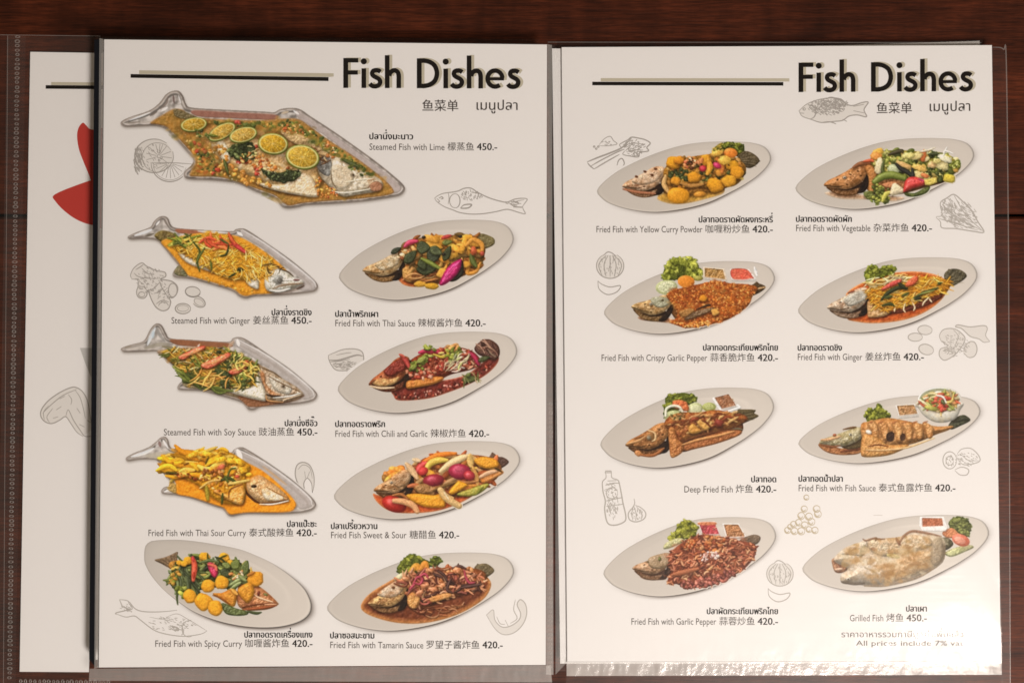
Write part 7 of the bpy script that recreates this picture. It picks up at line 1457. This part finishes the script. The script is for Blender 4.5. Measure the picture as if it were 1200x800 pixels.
# -- clear sleeves of the two pages
def wav(a, seed, sc):
    return lambda u, v, px, py: a * fbm(px, py, seed, sc, 3)
slL = film('plastic_sleeve', [(117, 45), (643, 51), (641.5, 783), (110.5, 783)], Z_L + .0008, M_FILM, tl, lambda u, v, px, py: .00035 * fbm(px, py, 12, 240, 2) + .0004 * np.clip((px - 520) / 120, 0, 1) * np.clip((py - 330) / 300, 0, 1) * fbm(px * .25, py * 1.3, 4, 60, 2), 90, 130)
film('sleeve_margin', [(116.5, 45), (121, 46), (114.5, 782), (110.5, 783)], Z_L + .0003, M_SEAL, slL, None, 3, 40)
strip(Z_L + .0009, 'cut_edge', (121.8, 46), (115.4, 782), .7, M_INK, slL)
film('sleeve_margin', [(641.5, 52), (650.5, 53), (649, 790), (640, 790)], Z_L - .0006, M_MARGIN, slL, None, 4, 60)
film('sleeve_margin', [(641.5, 52), (646.8, 53), (648.5, 790), (640, 790)], Z_L - .0002, M_SEAL, slL, None, 4, 60)
chain('welded_seam', (645.2, 470), (644.6, 788), Z_L + .0001, M_WELD, slL, 5.4, 2.6, 2.2)
seal('sealed_edge', (105, 783), (645, 779), (647, 799), (104, 797), Z_L + .0003, slL, 21, .00016)
film('sleeve_margin', [(104, 797), (647, 799), (647, 812), (104, 812)], Z_L, M_MARGIN, slL, None, 40, 4)

def crinkle(u, v, px, py):
    e = np.clip((py - 560) / 180, 0, 1)
    diag = (px - 1040) * .86 - (py - 700) * .5; along = (px - 1040) * .5 + (py - 700) * .86
    cor = np.clip((px - 930) / 230, 0, 1) * np.clip((py - 590) / 150, 0, 1)
    fold = np.sin(diag / 15 + 2.2 * fbm(px, py, 71, 120, 2) + along * .012) * .35 + np.abs(fbm(diag, along * .18, 31, 50, 3)) * 1.0
    low = np.clip((py - 742) / 22, 0, 1); fade = np.clip((px - 660) / 220, .25, 1)
    return (.00030 * fbm(px, py, 17, 260, 2) + .00026 * cor * fold + .00020 * e * fbm(px * .7, py * 1.2, 41, 80, 3)
            + .00012 * low * fade * fbm(px * 1.1, py * .7, 55, 15, 3) + .00002 * cor * fbm(px, py, 57, 12, 2))
slR = film('plastic_sleeve', [(657.5, 54.5), (1163, 52.5), (1174, 776.5), (664, 776.5)], Z_R + .0012, M_FILM_R, tr_, crinkle, 330, 470)
# its margin on the right, with a rounded upper corner
V = [(1163, 55.5), (1172, 56), (1176.5, 58.5), (1179, 64), (1181, 200), (1182.5, 420), (1184, 812), (1173.8, 812), (1173.5, 776), (1168, 420)]
obj('sleeve_margin', mesh('sleeve_margin', [W(x, y, Z_R + .0002) for x, y in V], [tuple(range(len(V)))[::-1]]), M_MARGIN, slR)
ribs = ribbons(Page(slR, Z_R + .0005), 'cut_edge', [(V[:7], .45)], M_EDGE, slR)
film('sleeve_margin', [(650, 58), (657.5, 57), (664, 776), (651, 790)], Z_R + .0003, M_WELD, slR, wav(.0004, 66, 40), 6, 200)
seal('sealed_edge', (664, 775.5), (1174, 775), (1174, 790), (664, 791.5), Z_R + .0006, slR, 33, .00026, mat=M_SEAL_GLINT)
film('sleeve_margin', [(664, 791), (1174, 790), (1178, 812), (662, 812)], Z_R + .0002, M_MARGIN, slR, None, 30, 4)

# ---------------------------------------------------------------- sheets that peep out behind the right page
ta = thing('menu_page', 'menu page behind the right page, a pale strip of it showing along the fold', 'menu page', group='pages of the menu book')
sheet('paper_sheet', [(647, 57), (1140, 66), (1150, 770), (656.5, 777)], Z_UR - .0003, Z_UR, M_PAPER, ta)
film('plastic_sleeve', [(645, 50.5), (1150, 50.8), (1160, 786), (654, 786)], Z_UR + .0003, M_FILM, ta, und(.0002), 30, 40)
strip(Z_UR + .0004, 'cut_edge', (642, 49.6), (1150, 50.2), .8, M_EDGE, ta)
tc_ = thing('menu_page', 'menu page behind the right page, its white top edge showing above the heading', 'menu page', group='pages of the menu book')
sheet('paper_sheet', [(690, 62), (1148, 48.2), (1164, 760), (700, 770)], .0016, .0019, M_PAPER, tc_)
film('plastic_sleeve', [(688, 58), (1152, 46.5), (1168, 780), (698, 780)], .0022, M_FILM, tc_, und(.0002), 30, 40)
